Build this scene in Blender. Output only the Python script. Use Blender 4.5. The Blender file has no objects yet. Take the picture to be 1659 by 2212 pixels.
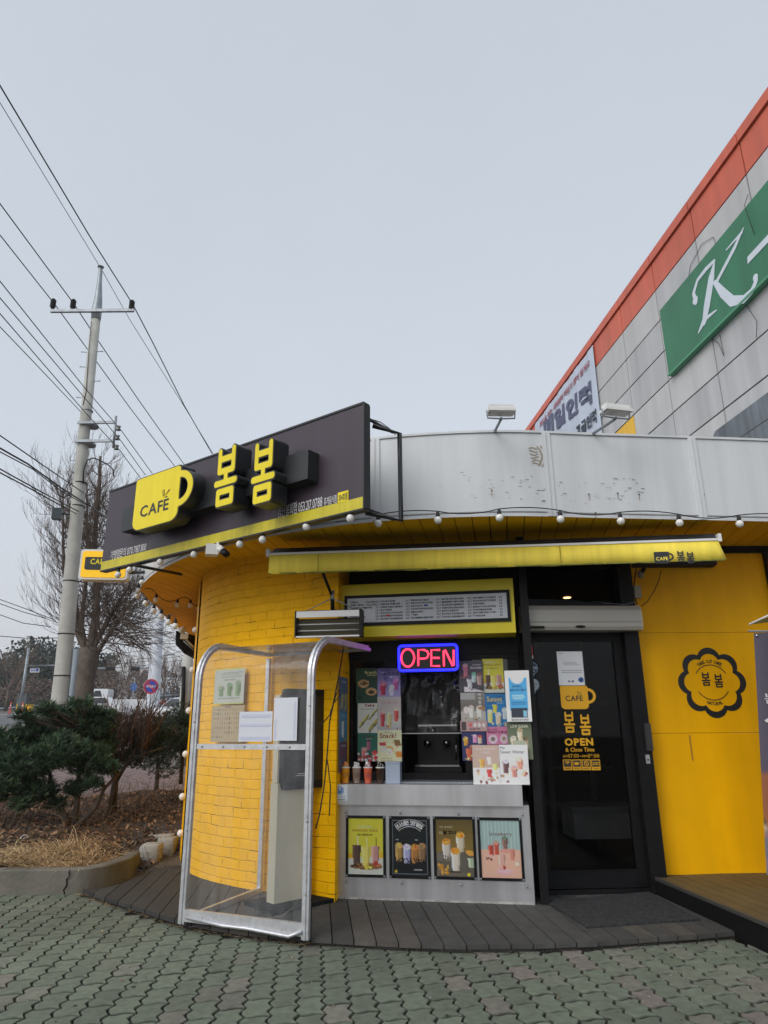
import bpy, math, random
import numpy as np
from mathutils import Vector, Matrix
random.seed(7); rng = np.random.default_rng(7)
S = bpy.context.scene
COL = S.collection
R = math.radians

# ------------------------------------------------------------------ camera, sky, sun, exposure
CAM_H = 1.42; TH = math.atan(459 / 1484.0); ROLL = R(-0.5)
FWD = np.array([0, math.cos(TH), math.sin(TH)]); UPV = np.array([0, -math.sin(TH), math.cos(TH)]); RX = np.array([1.0, 0, 0])
c_, s_ = math.cos(ROLL), math.sin(ROLL)
c_right = c_ * RX + s_ * UPV; c_up = -s_ * RX + c_ * UPV
cam = bpy.data.cameras.new('camera'); cam.sensor_fit = 'VERTICAL'; cam.sensor_height = 36.0; cam.sensor_width = 27.0
cam.lens = 1484 / 2212 * 36.0; cam.clip_start = 0.05; cam.clip_end = 3000
cam_o = bpy.data.objects.new('camera', cam); COL.objects.link(cam_o)
m = Matrix.Identity(4)
for i in range(3):
    m[i][0] = c_right[i]; m[i][1] = c_up[i]; m[i][2] = -FWD[i]
m[2][3] = CAM_H
cam_o.matrix_world = m
S.camera = cam_o
S.view_settings.view_transform = 'Standard'; S.view_settings.look = 'None'
S.view_settings.exposure = 0.0; S.view_settings.gamma = 1.0

SUN_EL, SUN_ROT = R(38), R(222)
w = bpy.data.worlds.new('World'); S.world = w; w.use_nodes = True
nt = w.node_tree; nt.nodes.clear()
out = nt.nodes.new('ShaderNodeOutputWorld')
sky = nt.nodes.new('ShaderNodeTexSky'); sky.sky_type = 'NISHITA'; sky.sun_disc = False
sky.sun_elevation = SUN_EL; sky.sun_rotation = SUN_ROT; sky.dust_density = 4.0
bg = nt.nodes.new('ShaderNodeBackground'); bg.inputs['Strength'].default_value = 0.05
hs = nt.nodes.new('ShaderNodeHueSaturation'); hs.inputs['Saturation'].default_value = 0.35
nt.links.new(sky.outputs[0], hs.inputs['Color']); nt.links.new(hs.outputs[0], bg.inputs['Color'])
tc = nt.nodes.new('ShaderNodeTexCoord'); sp = nt.nodes.new('ShaderNodeSeparateXYZ')
nt.links.new(tc.outputs['Generated'], sp.inputs[0])
rmp = nt.nodes.new('ShaderNodeValToRGB'); e = rmp.color_ramp.elements
e[0].position = 0.0; e[0].color = (0.57, 0.58, 0.61, 1); e[1].position = 1.0; e[1].color = (0.51, 0.565, 0.64, 1)
k = e.new(0.35); k.color = (0.525, 0.575, 0.64, 1)
nt.links.new(sp.outputs['Z'], rmp.inputs[0])
no = nt.nodes.new('ShaderNodeTexNoise'); no.inputs['Scale'].default_value = 1.6; no.inputs['Detail'].default_value = 4
nt.links.new(tc.outputs['Generated'], no.inputs['Vector'])
mr = nt.nodes.new('ShaderNodeMapRange'); mr.inputs[1].default_value = 0.3; mr.inputs[2].default_value = 0.7; mr.inputs[3].default_value = 0.955; mr.inputs[4].default_value = 1.035
nt.links.new(no.outputs[0], mr.inputs[0])
vm = nt.nodes.new('ShaderNodeVectorMath'); vm.operation = 'SCALE'
nt.links.new(rmp.outputs[0], vm.inputs[0]); nt.links.new(mr.outputs[0], vm.inputs['Scale'])
bg2 = nt.nodes.new('ShaderNodeBackground'); bg2.inputs['Strength'].default_value = 0.955
nt.links.new(vm.outputs[0], bg2.inputs['Color'])
ad = nt.nodes.new('ShaderNodeAddShader')
nt.links.new(bg.outputs[0], ad.inputs[0]); nt.links.new(bg2.outputs[0], ad.inputs[1]); nt.links.new(ad.outputs[0], out.inputs['Surface'])

sl = bpy.data.lights.new('sun', 'SUN'); sl.energy = 1.35; sl.angle = R(40); sl.color = (1.0, 0.97, 0.93)
so = bpy.data.objects.new('sun', sl); COL.objects.link(so)
sd = Vector((math.sin(SUN_ROT) * math.cos(SUN_EL), math.cos(SUN_ROT) * math.cos(SUN_EL), math.sin(SUN_EL)))
so.rotation_euler = sd.to_track_quat('Z', 'Y').to_euler()

# ------------------------------------------------------------------ photo pixel -> point on a real plane (1659 x 2212 reading grid)
O = np.array([0, 0, CAM_H])
def ray(x, y):
    u = (x - 829.5) / 1484.0; v = -(y - 1106) / 1484.0
    return FWD + u * c_right + v * c_up
def atz(x, y, z):
    r = ray(x, y); return O + r * ((z - CAM_H) / r[2])
def aty(x, y, Y):
    r = ray(x, y); return O + r * (Y / r[1])
def A(*p): return np.array(p, dtype=float)
def X3(a, b): return np.array((a[1] * b[2] - a[2] * b[1], a[2] * b[0] - a[0] * b[2], a[0] * b[1] - a[1] * b[0]))

class Fr:
    """flat frame: a along u, b up, d out towards the street"""
    def __init__(s, o, u, n=None, v=(0, 0, 1)):
        s.o = A(*o); s.u = A(*u) / np.linalg.norm(u); s.v = A(*v)
        s.n = X3(s.u, s.v) if n is None else A(*n)
        s.n = s.n / np.linalg.norm(s.n)
    def P(s, a, b, d=0.0): return s.o + s.u * a + s.v * b + s.n * d
    def px(s, x, y, d=0.0):
        r = ray(x, y); p0 = s.o + s.n * d
        p = O + r * (np.dot(p0 - O, s.n) / np.dot(r, s.n)); q = p - p0
        return float(q @ s.u), float(q @ s.v)
    def box(s, x0, y0, x1, y1, d=0.0):
        a = s.px(x0, y0, d); b = s.px(x1, y1, d); c = s.px(x1, y0, d); e_ = s.px(x0, y1, d)
        return ((a[0] + e_[0]) / 2, (b[1] + e_[1]) / 2, (b[0] + c[0]) / 2, (a[1] + c[1]) / 2)

FA = Fr((-0.40, 6.13, 0), (0.986, -0.1666, 0))          # shop front
FB = Fr((1.267, 6.193, 0), (0.9985, 0.0537, 0))         # door
FP = Fr((2.28, 6.30, 0), (0.9998, 0.02, 0))             # yellow panel by the door
FS = Fr((-2.81, 6.667, 0), (2.664, -1.987, 0))          # big sign
KD = A(-0.09645, 0.99534, 0)                            # paving, planks and hall all run this way
KN = A(KD[1], -KD[0], 0)
FK = Fr(tuple(O * [1, 1, 0] + KN * 8.0), tuple(-KD))     # hall facade, a = -distance along it
FR = Fr((-0.41, 6.0, 0), (0.1666, 0.986, 0))            # return face beside the window
DZ = 0.10; PZ = 0.055; ZS = 3.0

# ------------------------------------------------------------------ colours, materials
def lin(c):
    return c / 12.92 if c <= 0.04045 else ((c + 0.055) / 1.055) ** 2.4
def rgb(r, g, b): return (lin(r / 255), lin(g / 255), lin(b / 255))
MATS = {}
def M(name, col=(0.5, 0.5, 0.5), rough=0.6, metal=0.0, noise=None, bump=None, spec=0.5, emit=None, attr=False, streak=None, vec='Object', coat=0.0, dirt=None):
    if name in MATS: return MATS[name]
    mt = bpy.data.materials.new(name); mt.use_nodes = True; n = mt.node_tree; N = n.nodes; b = N['Principled BSDF']
    b.inputs['Base Color'].default_value = (*col, 1); b.inputs['Roughness'].default_value = rough; b.inputs['Metallic'].default_value = metal
    b.inputs['Specular IOR Level'].default_value = spec; b.inputs['Coat Weight'].default_value = coat
    t = N.new('ShaderNodeTexCoord'); src = None
    if attr:
        a = N.new('ShaderNodeVertexColor'); a.layer_name = 'Col'; src = a.outputs['Color']
    def mulnoise(src, scale3, amt, detail=5, lo=0.3, hi=0.7):
        mp = N.new('ShaderNodeMapping'); mp.inputs['Scale'].default_value = scale3
        n.links.new(t.outputs[vec], mp.inputs[0])
        q = N.new('ShaderNodeTexNoise'); q.inputs['Scale'].default_value = 1.0; q.inputs['Detail'].default_value = detail
        n.links.new(mp.outputs[0], q.inputs['Vector'])
        r = N.new('ShaderNodeMapRange'); r.inputs[1].default_value = lo; r.inputs[2].default_value = hi; r.inputs[3].default_value = 1 - amt; r.inputs[4].default_value = 1 + amt * 0.6
        n.links.new(q.outputs[0], r.inputs[0])
        v = N.new('ShaderNodeVectorMath'); v.operation = 'SCALE'
        if src is None: v.inputs[0].default_value = col
        else: n.links.new(src, v.inputs[0])
        n.links.new(r.outputs[0], v.inputs['Scale']); return v.outputs[0]
    if noise: src = mulnoise(src, (noise[0],) * 3, noise[1])
    if streak: src = mulnoise(src, (streak[0], streak[0], streak[0] * 0.06), streak[1], 3)
    if dirt:
        q = N.new('ShaderNodeTexNoise'); q.inputs['Scale'].default_value = dirt[0]; q.inputs['Detail'].default_value = 8; q.inputs['Roughness'].default_value = 0.7
        n.links.new(t.outputs[vec], q.inputs['Vector'])
        r = N.new('ShaderNodeMapRange'); r.inputs[1].default_value = dirt[1]; r.inputs[2].default_value = dirt[1] + 0.12; r.inputs[4].default_value = dirt[3]
        n.links.new(q.outputs[0], r.inputs[0])
        x = N.new('ShaderNodeMix'); x.data_type = 'RGBA'; n.links.new(r.outputs[0], x.inputs[0])
        if src is None: x.inputs[6].default_value = (*col, 1)
        else: n.links.new(src, x.inputs[6])
        x.inputs[7].default_value = (*dirt[2], 1); src = x.outputs[2]
    if src is not None: n.links.new(src, b.inputs['Base Color'])
    if bump:
        q = N.new('ShaderNodeTexNoise'); q.inputs['Scale'].default_value = bump[0]; q.inputs['Detail'].default_value = 6
        n.links.new(t.outputs[vec], q.inputs['Vector'])
        bp = N.new('ShaderNodeBump'); bp.inputs['Strength'].default_value = bump[1]; bp.inputs['Distance'].default_value = bump[2]
        n.links.new(q.outputs[0], bp.inputs['Height']); n.links.new(bp.outputs[0], b.inputs['Normal'])
    if emit:
        b.inputs['Emission Color'].default_value = (*emit[0], 1); b.inputs['Emission Strength'].default_value = emit[1]
    MATS[name] = mt; return mt

def glass_mat(name, tint=(1, 1, 1), ior=1.45, rough=0.02, haze=0.0, hazecol=(0.6, 0.6, 0.6), noise=0.0):
    if name in MATS: return MATS[name]
    mt = bpy.data.materials.new(name); mt.use_nodes = True; n = mt.node_tree; N = n.nodes
    N.remove(N['Principled BSDF']); o = N['Material Output']
    tr = N.new('ShaderNodeBsdfTransparent'); tr.inputs[0].default_value = (*tint, 1)
    gl = N.new('ShaderNodeBsdfGlossy'); gl.inputs['Roughness'].default_value = rough
    fr = N.new('ShaderNodeFresnel'); fr.inputs[0].default_value = ior
    mx = N.new('ShaderNodeMixShader'); n.links.new(fr.outputs[0], mx.inputs[0]); n.links.new(tr.outputs[0], mx.inputs[1]); n.links.new(gl.outputs[0], mx.inputs[2])
    last = mx.outputs[0]
    if haze > 0:
        df = N.new('ShaderNodeBsdfDiffuse'); df.inputs[0].default_value = (*hazecol, 1)
        m2 = N.new('ShaderNodeMixShader'); m2.inputs[0].default_value = haze
        t = N.new('ShaderNodeTexCoord'); mp = N.new('ShaderNodeMapping'); mp.inputs['Scale'].default_value = (9, 9, 1.2)
        q = N.new('ShaderNodeTexNoise'); q.inputs['Scale'].default_value = 1.5; q.inputs['Detail'].default_value = 5
        n.links.new(t.outputs['Object'], mp.inputs[0]); n.links.new(mp.outputs[0], q.inputs['Vector'])
        r = N.new('ShaderNodeMapRange'); r.inputs[1].default_value = 0.35; r.inputs[2].default_value = 0.75; r.inputs[3].default_value = haze * 0.6; r.inputs[4].default_value = haze * 1.6
        n.links.new(q.outputs[0], r.inputs[0]); n.links.new(r.outputs[0], m2.inputs[0])
        n.links.new(last, m2.inputs[1]); n.links.new(df.outputs[0], m2.inputs[2]); last = m2.outputs[0]
        if noise:
            bp = N.new('ShaderNodeBump'); bp.inputs['Strength'].default_value = noise; bp.inputs['Distance'].default_value = 0.05
            q2 = N.new('ShaderNodeTexNoise'); q2.inputs['Scale'].default_value = 6; n.links.new(t.outputs['Object'], q2.inputs['Vector'])
            n.links.new(q2.outputs[0], bp.inputs['Height']); n.links.new(bp.outputs[0], gl.inputs['Normal'])
    n.links.new(last, o.inputs[0]); MATS[name] = mt; return mt

# ------------------------------------------------------------------ mesh builder
class MB:
    def __init__(s): s.v = []; s.f = []; s.mi = []; s.c = None; s.uv = None; s.sm = []
    def add(s, vs, fs, mi=0, col=None, smooth=False):
        k = len(s.v)
        s.v.extend([tuple(map(float, p)) for p in vs]); s.f.extend([tuple(i + k for i in f) for f in fs])
        s.mi.extend([mi] * len(fs)); s.sm.extend([smooth] * len(fs))
        if col is not None or s.c is not None:
            if s.c is None: s.c = [(1, 1, 1)] * k
            s.c.extend([(1, 1, 1)] * (k - len(s.c)))
            if col is None: col = (1, 1, 1)
            if len(col) == 3 and not hasattr(col[0], '__len__'): s.c.extend([tuple(col)] * len(vs))
            else: s.c.extend([tuple(q) for q in col])
        return s
    def slab(s, fr, a0, b0, a1, b1, d0, d1, mi=0, col=None):
        vs = [fr.P(a, b, d) for d in (d0, d1) for a, b in ((a0, b0), (a1, b0), (a1, b1), (a0, b1))]
        return s.add(vs, [(3, 2, 1, 0), (4, 5, 6, 7), (0, 1, 5, 4), (1, 2, 6, 5), (2, 3, 7, 6), (3, 0, 4, 7)], mi, col)
    def quad(s, fr, a0, b0, a1, b1, d, mi=0, col=None):
        return s.add([fr.P(a0, b0, d), fr.P(a1, b0, d), fr.P(a1, b1, d), fr.P(a0, b1, d)], [(0, 1, 2, 3)], mi, col)
    def box(s, c, size, rz=0.0, mi=0, col=None, tilt=None):
        c = A(*c); cx, sx = math.cos(rz), math.sin(rz)
        vs = []
        for z in (-.5, .5):
            for x, y in ((-.5, -.5), (.5, -.5), (.5, .5), (-.5, .5)):
                p = A(x * size[0], y * size[1], z * size[2])
                vs.append(c + A(p[0] * cx - p[1] * sx, p[0] * sx + p[1] * cx, p[2]))
        return s.add(vs, [(3, 2, 1, 0), (4, 5, 6, 7), (0, 1, 5, 4), (1, 2, 6, 5), (2, 3, 7, 6), (3, 0, 4, 7)], mi, col)
    def tube(s, pts, r, n=6, mi=0, caps=True, col=None, smooth=True):
        pts = [A(*p) for p in pts]; rs = r if hasattr(r, '__len__') else [r] * len(pts)
        vs = []; fs = []; prev = None
        for i, p in enumerate(pts):
            t = pts[min(i + 1, len(pts) - 1)] - pts[max(i - 1, 0)]; t = t / (np.linalg.norm(t) + 1e-12)
            if prev is None:
                h = A(0, 0, 1) if abs(t[2]) < 0.9 else A(1, 0, 0); x = X3(t, h)
            else: x = prev - t * np.dot(prev, t)
            x = x / (np.linalg.norm(x) + 1e-12); prev = x; y = X3(t, x)
            for k in range(n):
                a = 2 * math.pi * k / n; vs.append(p + (x * math.cos(a) + y * math.sin(a)) * rs[i])
        for i in range(len(pts) - 1):
            for k in range(n):
                a, b = i * n + k, i * n + (k + 1) % n; fs.append((a, b, b + n, a + n))
        if caps: fs.append(tuple(range(n))[::-1]); fs.append(tuple((len(pts) - 1) * n + k for k in range(n)))
        return s.add(vs, fs, mi, col, smooth)
    def lathe(s, c, prof, n=16, mi=0, col=None, axis=None, smooth=True):
        c = A(*c); vs = []; fs = []
        ax = A(0, 0, 1) if axis is None else A(*axis) / np.linalg.norm(axis)
        h = A(1, 0, 0) if abs(ax[0]) < 0.9 else A(0, 1, 0); x = X3(ax, h); x /= np.linalg.norm(x); y = X3(ax, x)
        for r, z in prof:
            for k in range(n):
                a = 2 * math.pi * k / n; vs.append(c + ax * z + (x * math.cos(a) + y * math.sin(a)) * r)
        for i in range(len(prof) - 1):
            for k in range(n):
                a, b = i * n + k, i * n + (k + 1) % n; fs.append((a, b, b + n, a + n))
        fs.append(tuple(range(n))[::-1]); fs.append(tuple((len(prof) - 1) * n + k for k in range(n)))
        return s.add(vs, fs, mi, col, smooth)
    def ball(s, c, r, n=12, mi=0, col=None, sz=1.0):
        prof = [(max(1e-4, r * math.sin(math.pi * i / 8)), -r * sz * math.cos(math.pi * i / 8)) for i in range(9)]
        return s.lathe(c, prof, n, mi, col)
    def prism(s, poly, z0, z1, mi=0, col=None):
        n = len(poly); vs = [(x, y, z0) for x, y in poly] + [(x, y, z1) for x, y in poly]
        return s.add(vs, [tuple(range(n))[::-1], tuple(range(n, 2 * n))] + [(i, (i + 1) % n, (i + 1) % n + n, i + n) for i in range(n)], mi, col)
    def shape(s, fr, sh, ox, oy, sx, sy, d0, d1=None, mi=0, mside=None, col=None):
        V, F, B = sh
        if d1 is None:
            return s.add([fr.P(ox + x * sx, oy + y * sy, d0) for x, y in V], F, mi, col)
        vs = [fr.P(ox + x * sx, oy + y * sy, d1) for x, y in V]; s.add(vs, F, mi, col)
        k = {}; pv = []; fs = []
        for a, b in B:
            q = []
            for i in (a, b):
                if i not in k: k[i] = len(pv); x, y = V[i]; pv += [fr.P(ox + x * sx, oy + y * sy, d1), fr.P(ox + x * sx, oy + y * sy, d0)]
                q.append(k[i])
            fs.append((q[0], q[0] + 1, q[1] + 1, q[1]))
        return s.add(pv, fs, mi if mside is None else mside, col)
    def text(s, fr, body, a0, b0, a1, b1, d, mi=0, col=None, bold=0.0, keep=False, shear=0.0):
        V, F = text_mesh(body, bold)
        if not V: return s
        if keep:
            W = (a1 - a0); sc = min(W, (b1 - b0) * (keep if keep > 1 else 99))
        return s.add([fr.P(a0 + (x + shear * y * (b1 - b0) / max(a1 - a0, 1e-6)) * (a1 - a0), b0 + y * (b1 - b0), d) for x, y in V], F, mi, col)
    def build(s, name, mats, parent=None, label=None):
        me = bpy.data.meshes.new(name); vs = s.v
        if parent is not None:
            inv = ROOT_INV[parent.name] if parent.name in ROOT_INV else None
            if inv is not None: vs = [tuple(inv @ Vector(p)) for p in vs]
        me.from_pydata(vs, [], s.f)
        for mt in (mats if isinstance(mats, (list, tuple)) else [mats]): me.materials.append(mt)
        me.polygons.foreach_set('material_index', s.mi); me.polygons.foreach_set('use_smooth', s.sm)
        if s.c is not None:
            s.c.extend([(1, 1, 1)] * (len(s.v) - len(s.c)))
            at = me.color_attributes.new('Col', 'FLOAT_COLOR', 'POINT')
            at.data.foreach_set('color', [x for q in s.c for x in (q[0], q[1], q[2], 1.0)])
        if s.uv is not None:
            ul = me.uv_layers.new(name='UVMap'); buf = []
            for f in s.f:
                for i in f: buf.extend(s.uv[i])
            ul.data.foreach_set('uv', buf)
        me.update()
        o = bpy.data.objects.new(name, me); COL.objects.link(o)
        if parent is not None:
            o.parent = parent; ROOT_INV[o.name] = ROOT_INV.get(parent.name, Matrix.Identity(4))
        if label: o['label'] = label
        return o
ROOT_INV = {}
def tag(o, label, cat, group=None):
    o['label'] = label; o['category'] = cat
    if group: o['group'] = group
    return o
def struct(o, kind='structure'): o['kind'] = kind; return o
def thing(name, label, cat, loc=(0, 0, 0), rz=0.0, group=None):
    o = bpy.data.objects.new(name, None); COL.objects.link(o); o.empty_display_size = 0.1
    o.location = tuple(map(float, loc)); o.rotation_euler = (0, 0, rz)
    ROOT_INV[o.name] = (Matrix.Translation(Vector(tuple(map(float, loc)))) @ Matrix.Rotation(rz, 4, 'Z')).inverted()
    return tag(o, label, cat, group)
def local_thing(name, label, cat, group=None):
    """root at the origin; parts in local coordinates, moved afterwards"""
    return thing(name, label, cat, (0, 0, 0), 0, group)
def copy_tree(o, parent=None):
    c = o.copy(); COL.objects.link(c); c.parent = parent
    for ch in list(o.children): copy_tree(ch, c)
    return c

TXT = {}; GLY = {}
GLYPHS = "가강거건게경고곡구균그금급기께꿀나너널넛노녹뇨뉴는능니닐다단달담당더도독돌될드디딸떼라랙러레렉력로료루르리림마망매맹메멜모몬몽무문민밀바박버베벽복봄봉브블사산살새서성션소숭쉐스슬시식심싱아안어얼에여오와요우원유을음의이인일임자잘전점존주즈즐증지차처청체초츠치카캐커케코콕콤쿠크키타터토트티패퍼페포푸프플피하함허헤혜호회효후휴흑희힘ABCDEFGHIJKLMNOPQRSTUVWXYZabcdefghijklmnopqrstuvwxyz0123456789.,:;~!&/()\'º-"
def glyphs(bold):
    """every character once per weight: one text block, one character per line"""
    if bold in GLY: return GLY[bold]
    cu = bpy.data.curves.new('t', 'FONT'); cu.body = '\n'.join(GLYPHS); cu.resolution_u = 2; cu.offset = bold; cu.space_line = 3.0
    ob = bpy.data.objects.new('t', cu); me = bpy.data.meshes.new_from_object(ob); G = {}
    V = [(v.co.x, v.co.y) for v in me.vertices]; idx = [min(len(GLYPHS) - 1, max(0, int(round((-y + .35) / 3.0)))) for x, y in V]
    for ch in GLYPHS: G[ch] = ([], [])
    mp = {}
    for i, (x, y) in enumerate(V): ch = GLYPHS[idx[i]]; mp[i] = len(G[ch][0]); G[ch][0].append((x, y + 3.0 * idx[i]))
    for p in me.polygons: v = list(p.vertices); G[GLYPHS[idx[v[0]]]][1].append(tuple(mp[q] for q in v))
    bpy.data.objects.remove(ob); bpy.data.curves.remove(cu); bpy.data.meshes.remove(me); GLY[bold] = G; return G
def text_mesh(body, bold=0.0):
    bold = min((0.0, 0.02, 0.045), key=lambda q: abs(q - bold)); k = (body, bold)
    if k in TXT: return TXT[k]
    G = glyphs(bold); V = []; F = []; x0 = 0.0
    for ch in body:
        if ch == ' ' or ch not in G or not G[ch][0]: x0 += .28; continue
        gv, gf = G[ch]; a = min(v[0] for v in gv); b = max(v[0] for v in gv); n = len(V)
        V += [(x - a + x0, y) for x, y in gv]; F += [tuple(q + n for q in f) for f in gf]; x0 += b - a + .075
    if V:
        a0 = min(v[0] for v in V); a1 = max(v[0] for v in V); y0 = min(v[1] for v in V); y1 = max(v[1] for v in V)
        V = [((x - a0) / max(a1 - a0, 1e-6), (y - y0) / max(y1 - y0, 1e-6)) for x, y in V]
    TXT[k] = (V, F); return TXT[k]

# implicit 2D shapes -> clean outline meshes
def seg(x, y, ax, ay, bx, by, ra, rb=None):
    rb = ra if rb is None else rb
    dx, dy = bx - ax, by - ay; t = np.clip(((x - ax) * dx + (y - ay) * dy) / (dx * dx + dy * dy + 1e-12), 0, 1)
    return np.hypot(x - ax - t * dx, y - ay - t * dy) - (ra + (rb - ra) * t)
def rbox(x, y, cx, cy, w_, h_, r):
    qx = np.abs(x - cx) - w_ / 2 + r; qy = np.abs(y - cy) - h_ / 2 + r
    return np.hypot(np.maximum(qx, 0), np.maximum(qy, 0)) + np.minimum(np.maximum(qx, qy), 0) - r
def circ(x, y, cx, cy, r): return np.hypot(x - cx, y - cy) - r
def march(f, x0, y0, x1, y1, n=70):
    st = max(x1 - x0, y1 - y0) / n; nx = int(math.ceil((x1 - x0) / st)) + 1; ny = int(math.ceil((y1 - y0) / st)) + 1
    X, Y = np.meshgrid(x0 + np.arange(nx) * st, y0 + np.arange(ny) * st); D = f(X, Y)
    V = []; F = []; vid = {}
    def corner(i, j):
        k = (i, j)
        if k not in vid: vid[k] = len(V); V.append((X[j, i], Y[j, i]))
        return vid[k]
    def edge(a, b):
        k = (a, b) if a < b else (b, a)
        if k not in vid:
            d0 = D[a[1], a[0]]; d1 = D[b[1], b[0]]; t = d0 / (d0 - d1)
            vid[k] = len(V); V.append((X[a[1], a[0]] * (1 - t) + X[b[1], b[0]] * t, Y[a[1], a[0]] * (1 - t) + Y[b[1], b[0]] * t))
        return vid[k]
    for j in range(ny - 1):
        for i in range(nx - 1):
            cs = [(i, j), (i + 1, j), (i + 1, j + 1), (i, j + 1)]; ins = [D[c[1], c[0]] < 0 for c in cs]
            if not any(ins): continue
            p = []
            for q in range(4):
                a, b = cs[q], cs[(q + 1) % 4]
                if ins[q]: p.append(corner(*a))
                if ins[q] != ins[(q + 1) % 4]: p.append(edge(a, b))
            if len(p) >= 3: F.append(tuple(p))
    cnt = {}
    for f_ in F:
        for q in range(len(f_)):
            a, b = f_[q], f_[(q + 1) % len(f_)]; cnt[(a, b)] = 1
    B = [(a, b) for (a, b) in cnt if (b, a) not in cnt]
    return V, F, B
def f_bom(x, y, g=0.0):
    r = 0.080 + g; d = seg(x, y, .19, 1.43, .19, .90, r)
    for q in ((.81, 1.43, .81, .90), (.19, 1.22, .81, 1.22), (.19, .90, .81, .90), (.5, .90, .5, .62), (.07, .60, .93, .60), (.19, .085, .81, .085), (.19, .375, .81, .375), (.19, .085, .19, .375), (.81, .085, .81, .375)):
        d = np.minimum(d, seg(x, y, *q, r))
    return d
def f_cup(x, y, g=0.0):
    d = rbox(x, y, .5, .5, 1 + 2 * g, 1 + 2 * g, .16 + g)
    d = np.minimum(d, np.maximum(rbox(x, y, .5, .8, 1 + 2 * g, .4 + 2 * g, .06), 0.0 * x - 1))
    h = np.abs(np.hypot((x - 1.0) / 0.85, (y - .56)) - .27) - .06 - g
    return np.minimum(d, np.maximum(h, -(x - .9)))
def f_flower(x, y, r0=1.0, w_=0.13):
    a = np.arctan2(y, x) + math.pi / 8
    k = np.round((a - math.pi / 8) / (math.pi / 4)) * math.pi / 4
    d = np.hypot(x - .66 * np.cos(k), y - .66 * np.sin(k)) - .345
    outer = np.minimum(d, np.hypot(x, y) - .72)
    return outer
def sh_flower_ring(): return march(lambda x, y: np.maximum(f_flower(x, y), -(f_flower(x / .82, y / .82))), -1.1, -1.1, 1.1, 1.1, 90)
BOM = march(f_bom, -.1, -.05, 1.1, 1.6, 60); BOMG = march(lambda x, y: f_bom(x, y, .035), -.15, -.1, 1.15, 1.65, 60)
CUP = march(f_cup, -.1, -.1, 1.4, 1.1, 70); CUPG = march(lambda x, y: f_cup(x, y, .02), -.1, -.1, 1.4, 1.1, 70)
FLW = sh_flower_ring()
LEAF = march(lambda x, y: np.minimum(np.maximum(seg(x, y, .1, .1, .02, .9, .12, .16), -seg(x, y, .1, .1, .02, .9, .04, .07)), seg(x, y, .35, .1, .85, .75, .05, .10)), -.3, -.2, 1.1, 1.2, 40)
DISC = march(lambda x, y: circ(x, y, 0, 0, 1), -1.1, -1.1, 1.1, 1.1, 24)
def arc(r, a0, a1, wd):
    n = 24; V = []; F = []
    for i in range(n + 1):
        a = a0 + (a1 - a0) * i / n; V += [((r - wd) * math.cos(a), (r - wd) * math.sin(a)), ((r + wd) * math.cos(a), (r + wd) * math.sin(a))]
        if i: F.append((2 * i - 2, 2 * i - 1, 2 * i + 1, 2 * i))
    return V, F, []
def arctext(mb, fr, body, cx, cy, r, size, a0, a1, d, mi=0, inside=False, col=None, bold=0.02):
    n = len(body)
    for i, ch in enumerate(body):
        if ch == ' ': continue
        a = a0 + (a1 - a0) * (i + .5) / n; V, F = text_mesh(ch, bold)
        wd = size * (0.25 if ch in 'I1' else .75)
        ca, sa = math.cos(a), math.sin(a)
        ux, uy = (sa, -ca) if not inside else (-sa, ca); vx, vy = (ca, sa) if not inside else (-ca, -sa)
        pts = [fr.P(cx + ca * r + ux * (x - .5) * wd + vx * y * size, cy + sa * r + uy * (x - .5) * wd + vy * y * size, d) for x, y in V]
        mb.add(pts, F, mi, col)

# ------------------------------------------------------------------ common materials
mYellow = M('yellow_paint', rgb(246, 180, 0), .5, spec=.15, noise=(1.6, .12), streak=(5, .10), bump=(2.5, .25, .01), dirt=(6, .66, rgb(170, 118, 14), .45))
mBlack = M('black_metal', (0.007, 0.007, 0.008), .5, noise=(8, .3), spec=.22)
mBlackMatte = M('black_matte', (0.012, 0.012, 0.013), .85, noise=(5, .3), spec=.15)
mAlu = M('aluminium', (0.60, 0.61, 0.63), .45, .7, noise=(20, .15), dirt=(30, .60, (.12, .11, .10), .7))
mSteel = M('brushed_steel', (0.60, 0.595, 0.61), .40, .85, streak=(9, .16), noise=(1.2, .20), bump=(60, .05, .001))
mGalv = M('galvanised_steel', (0.30, 0.33, 0.36), .5, .5, noise=(6, .2))
mWhite = M('white_plastic', (0.72, 0.72, 0.70), .4, noise=(6, .06))
mPrint = M('print', attr=True, rough=.5, noise=(6, .05))
mPrintGloss = M('print_gloss', attr=True, rough=.22, noise=(5, .04))
mCable = M('black_cable', (0.012, 0.012, 0.012), .6)
mConc = M('concrete', (0.33, 0.32, 0.29), .9, noise=(3, .22), bump=(25, .4, .01), dirt=(9, .60, (.12, .11, .09), .6))
mGlass = glass_mat('window_glass', (.85, .9, .9), 1.5, .01)
mDoorGlass = glass_mat('door_glass', (.62, .63, .64), 1.30, .02)
mAcryl = glass_mat('clear_acrylic', (.93, .94, .95), 1.42, .05, .085, (.66, .68, .72), .06)
mFilm = glass_mat('plastic_film', (.85, .85, .83), 1.4, .10, .05, (.45, .45, .42), .9)
mBulb = M('milk_bulb', (0.78, 0.77, 0.74), .25, noise=(30, .06))
mNeonR = M('neon_red', (.9, .05, .1), .4, emit=((1.0, .035, .085), 2.6))
mNeonRCore = M('neon_red_core', (.9, .1, .2), .4, emit=((1.0, .10, .16), 4))
mNeonB = M('neon_blue', (.02, .02, .9), .4, emit=((.012, .016, 1.0), 3.2))

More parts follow.
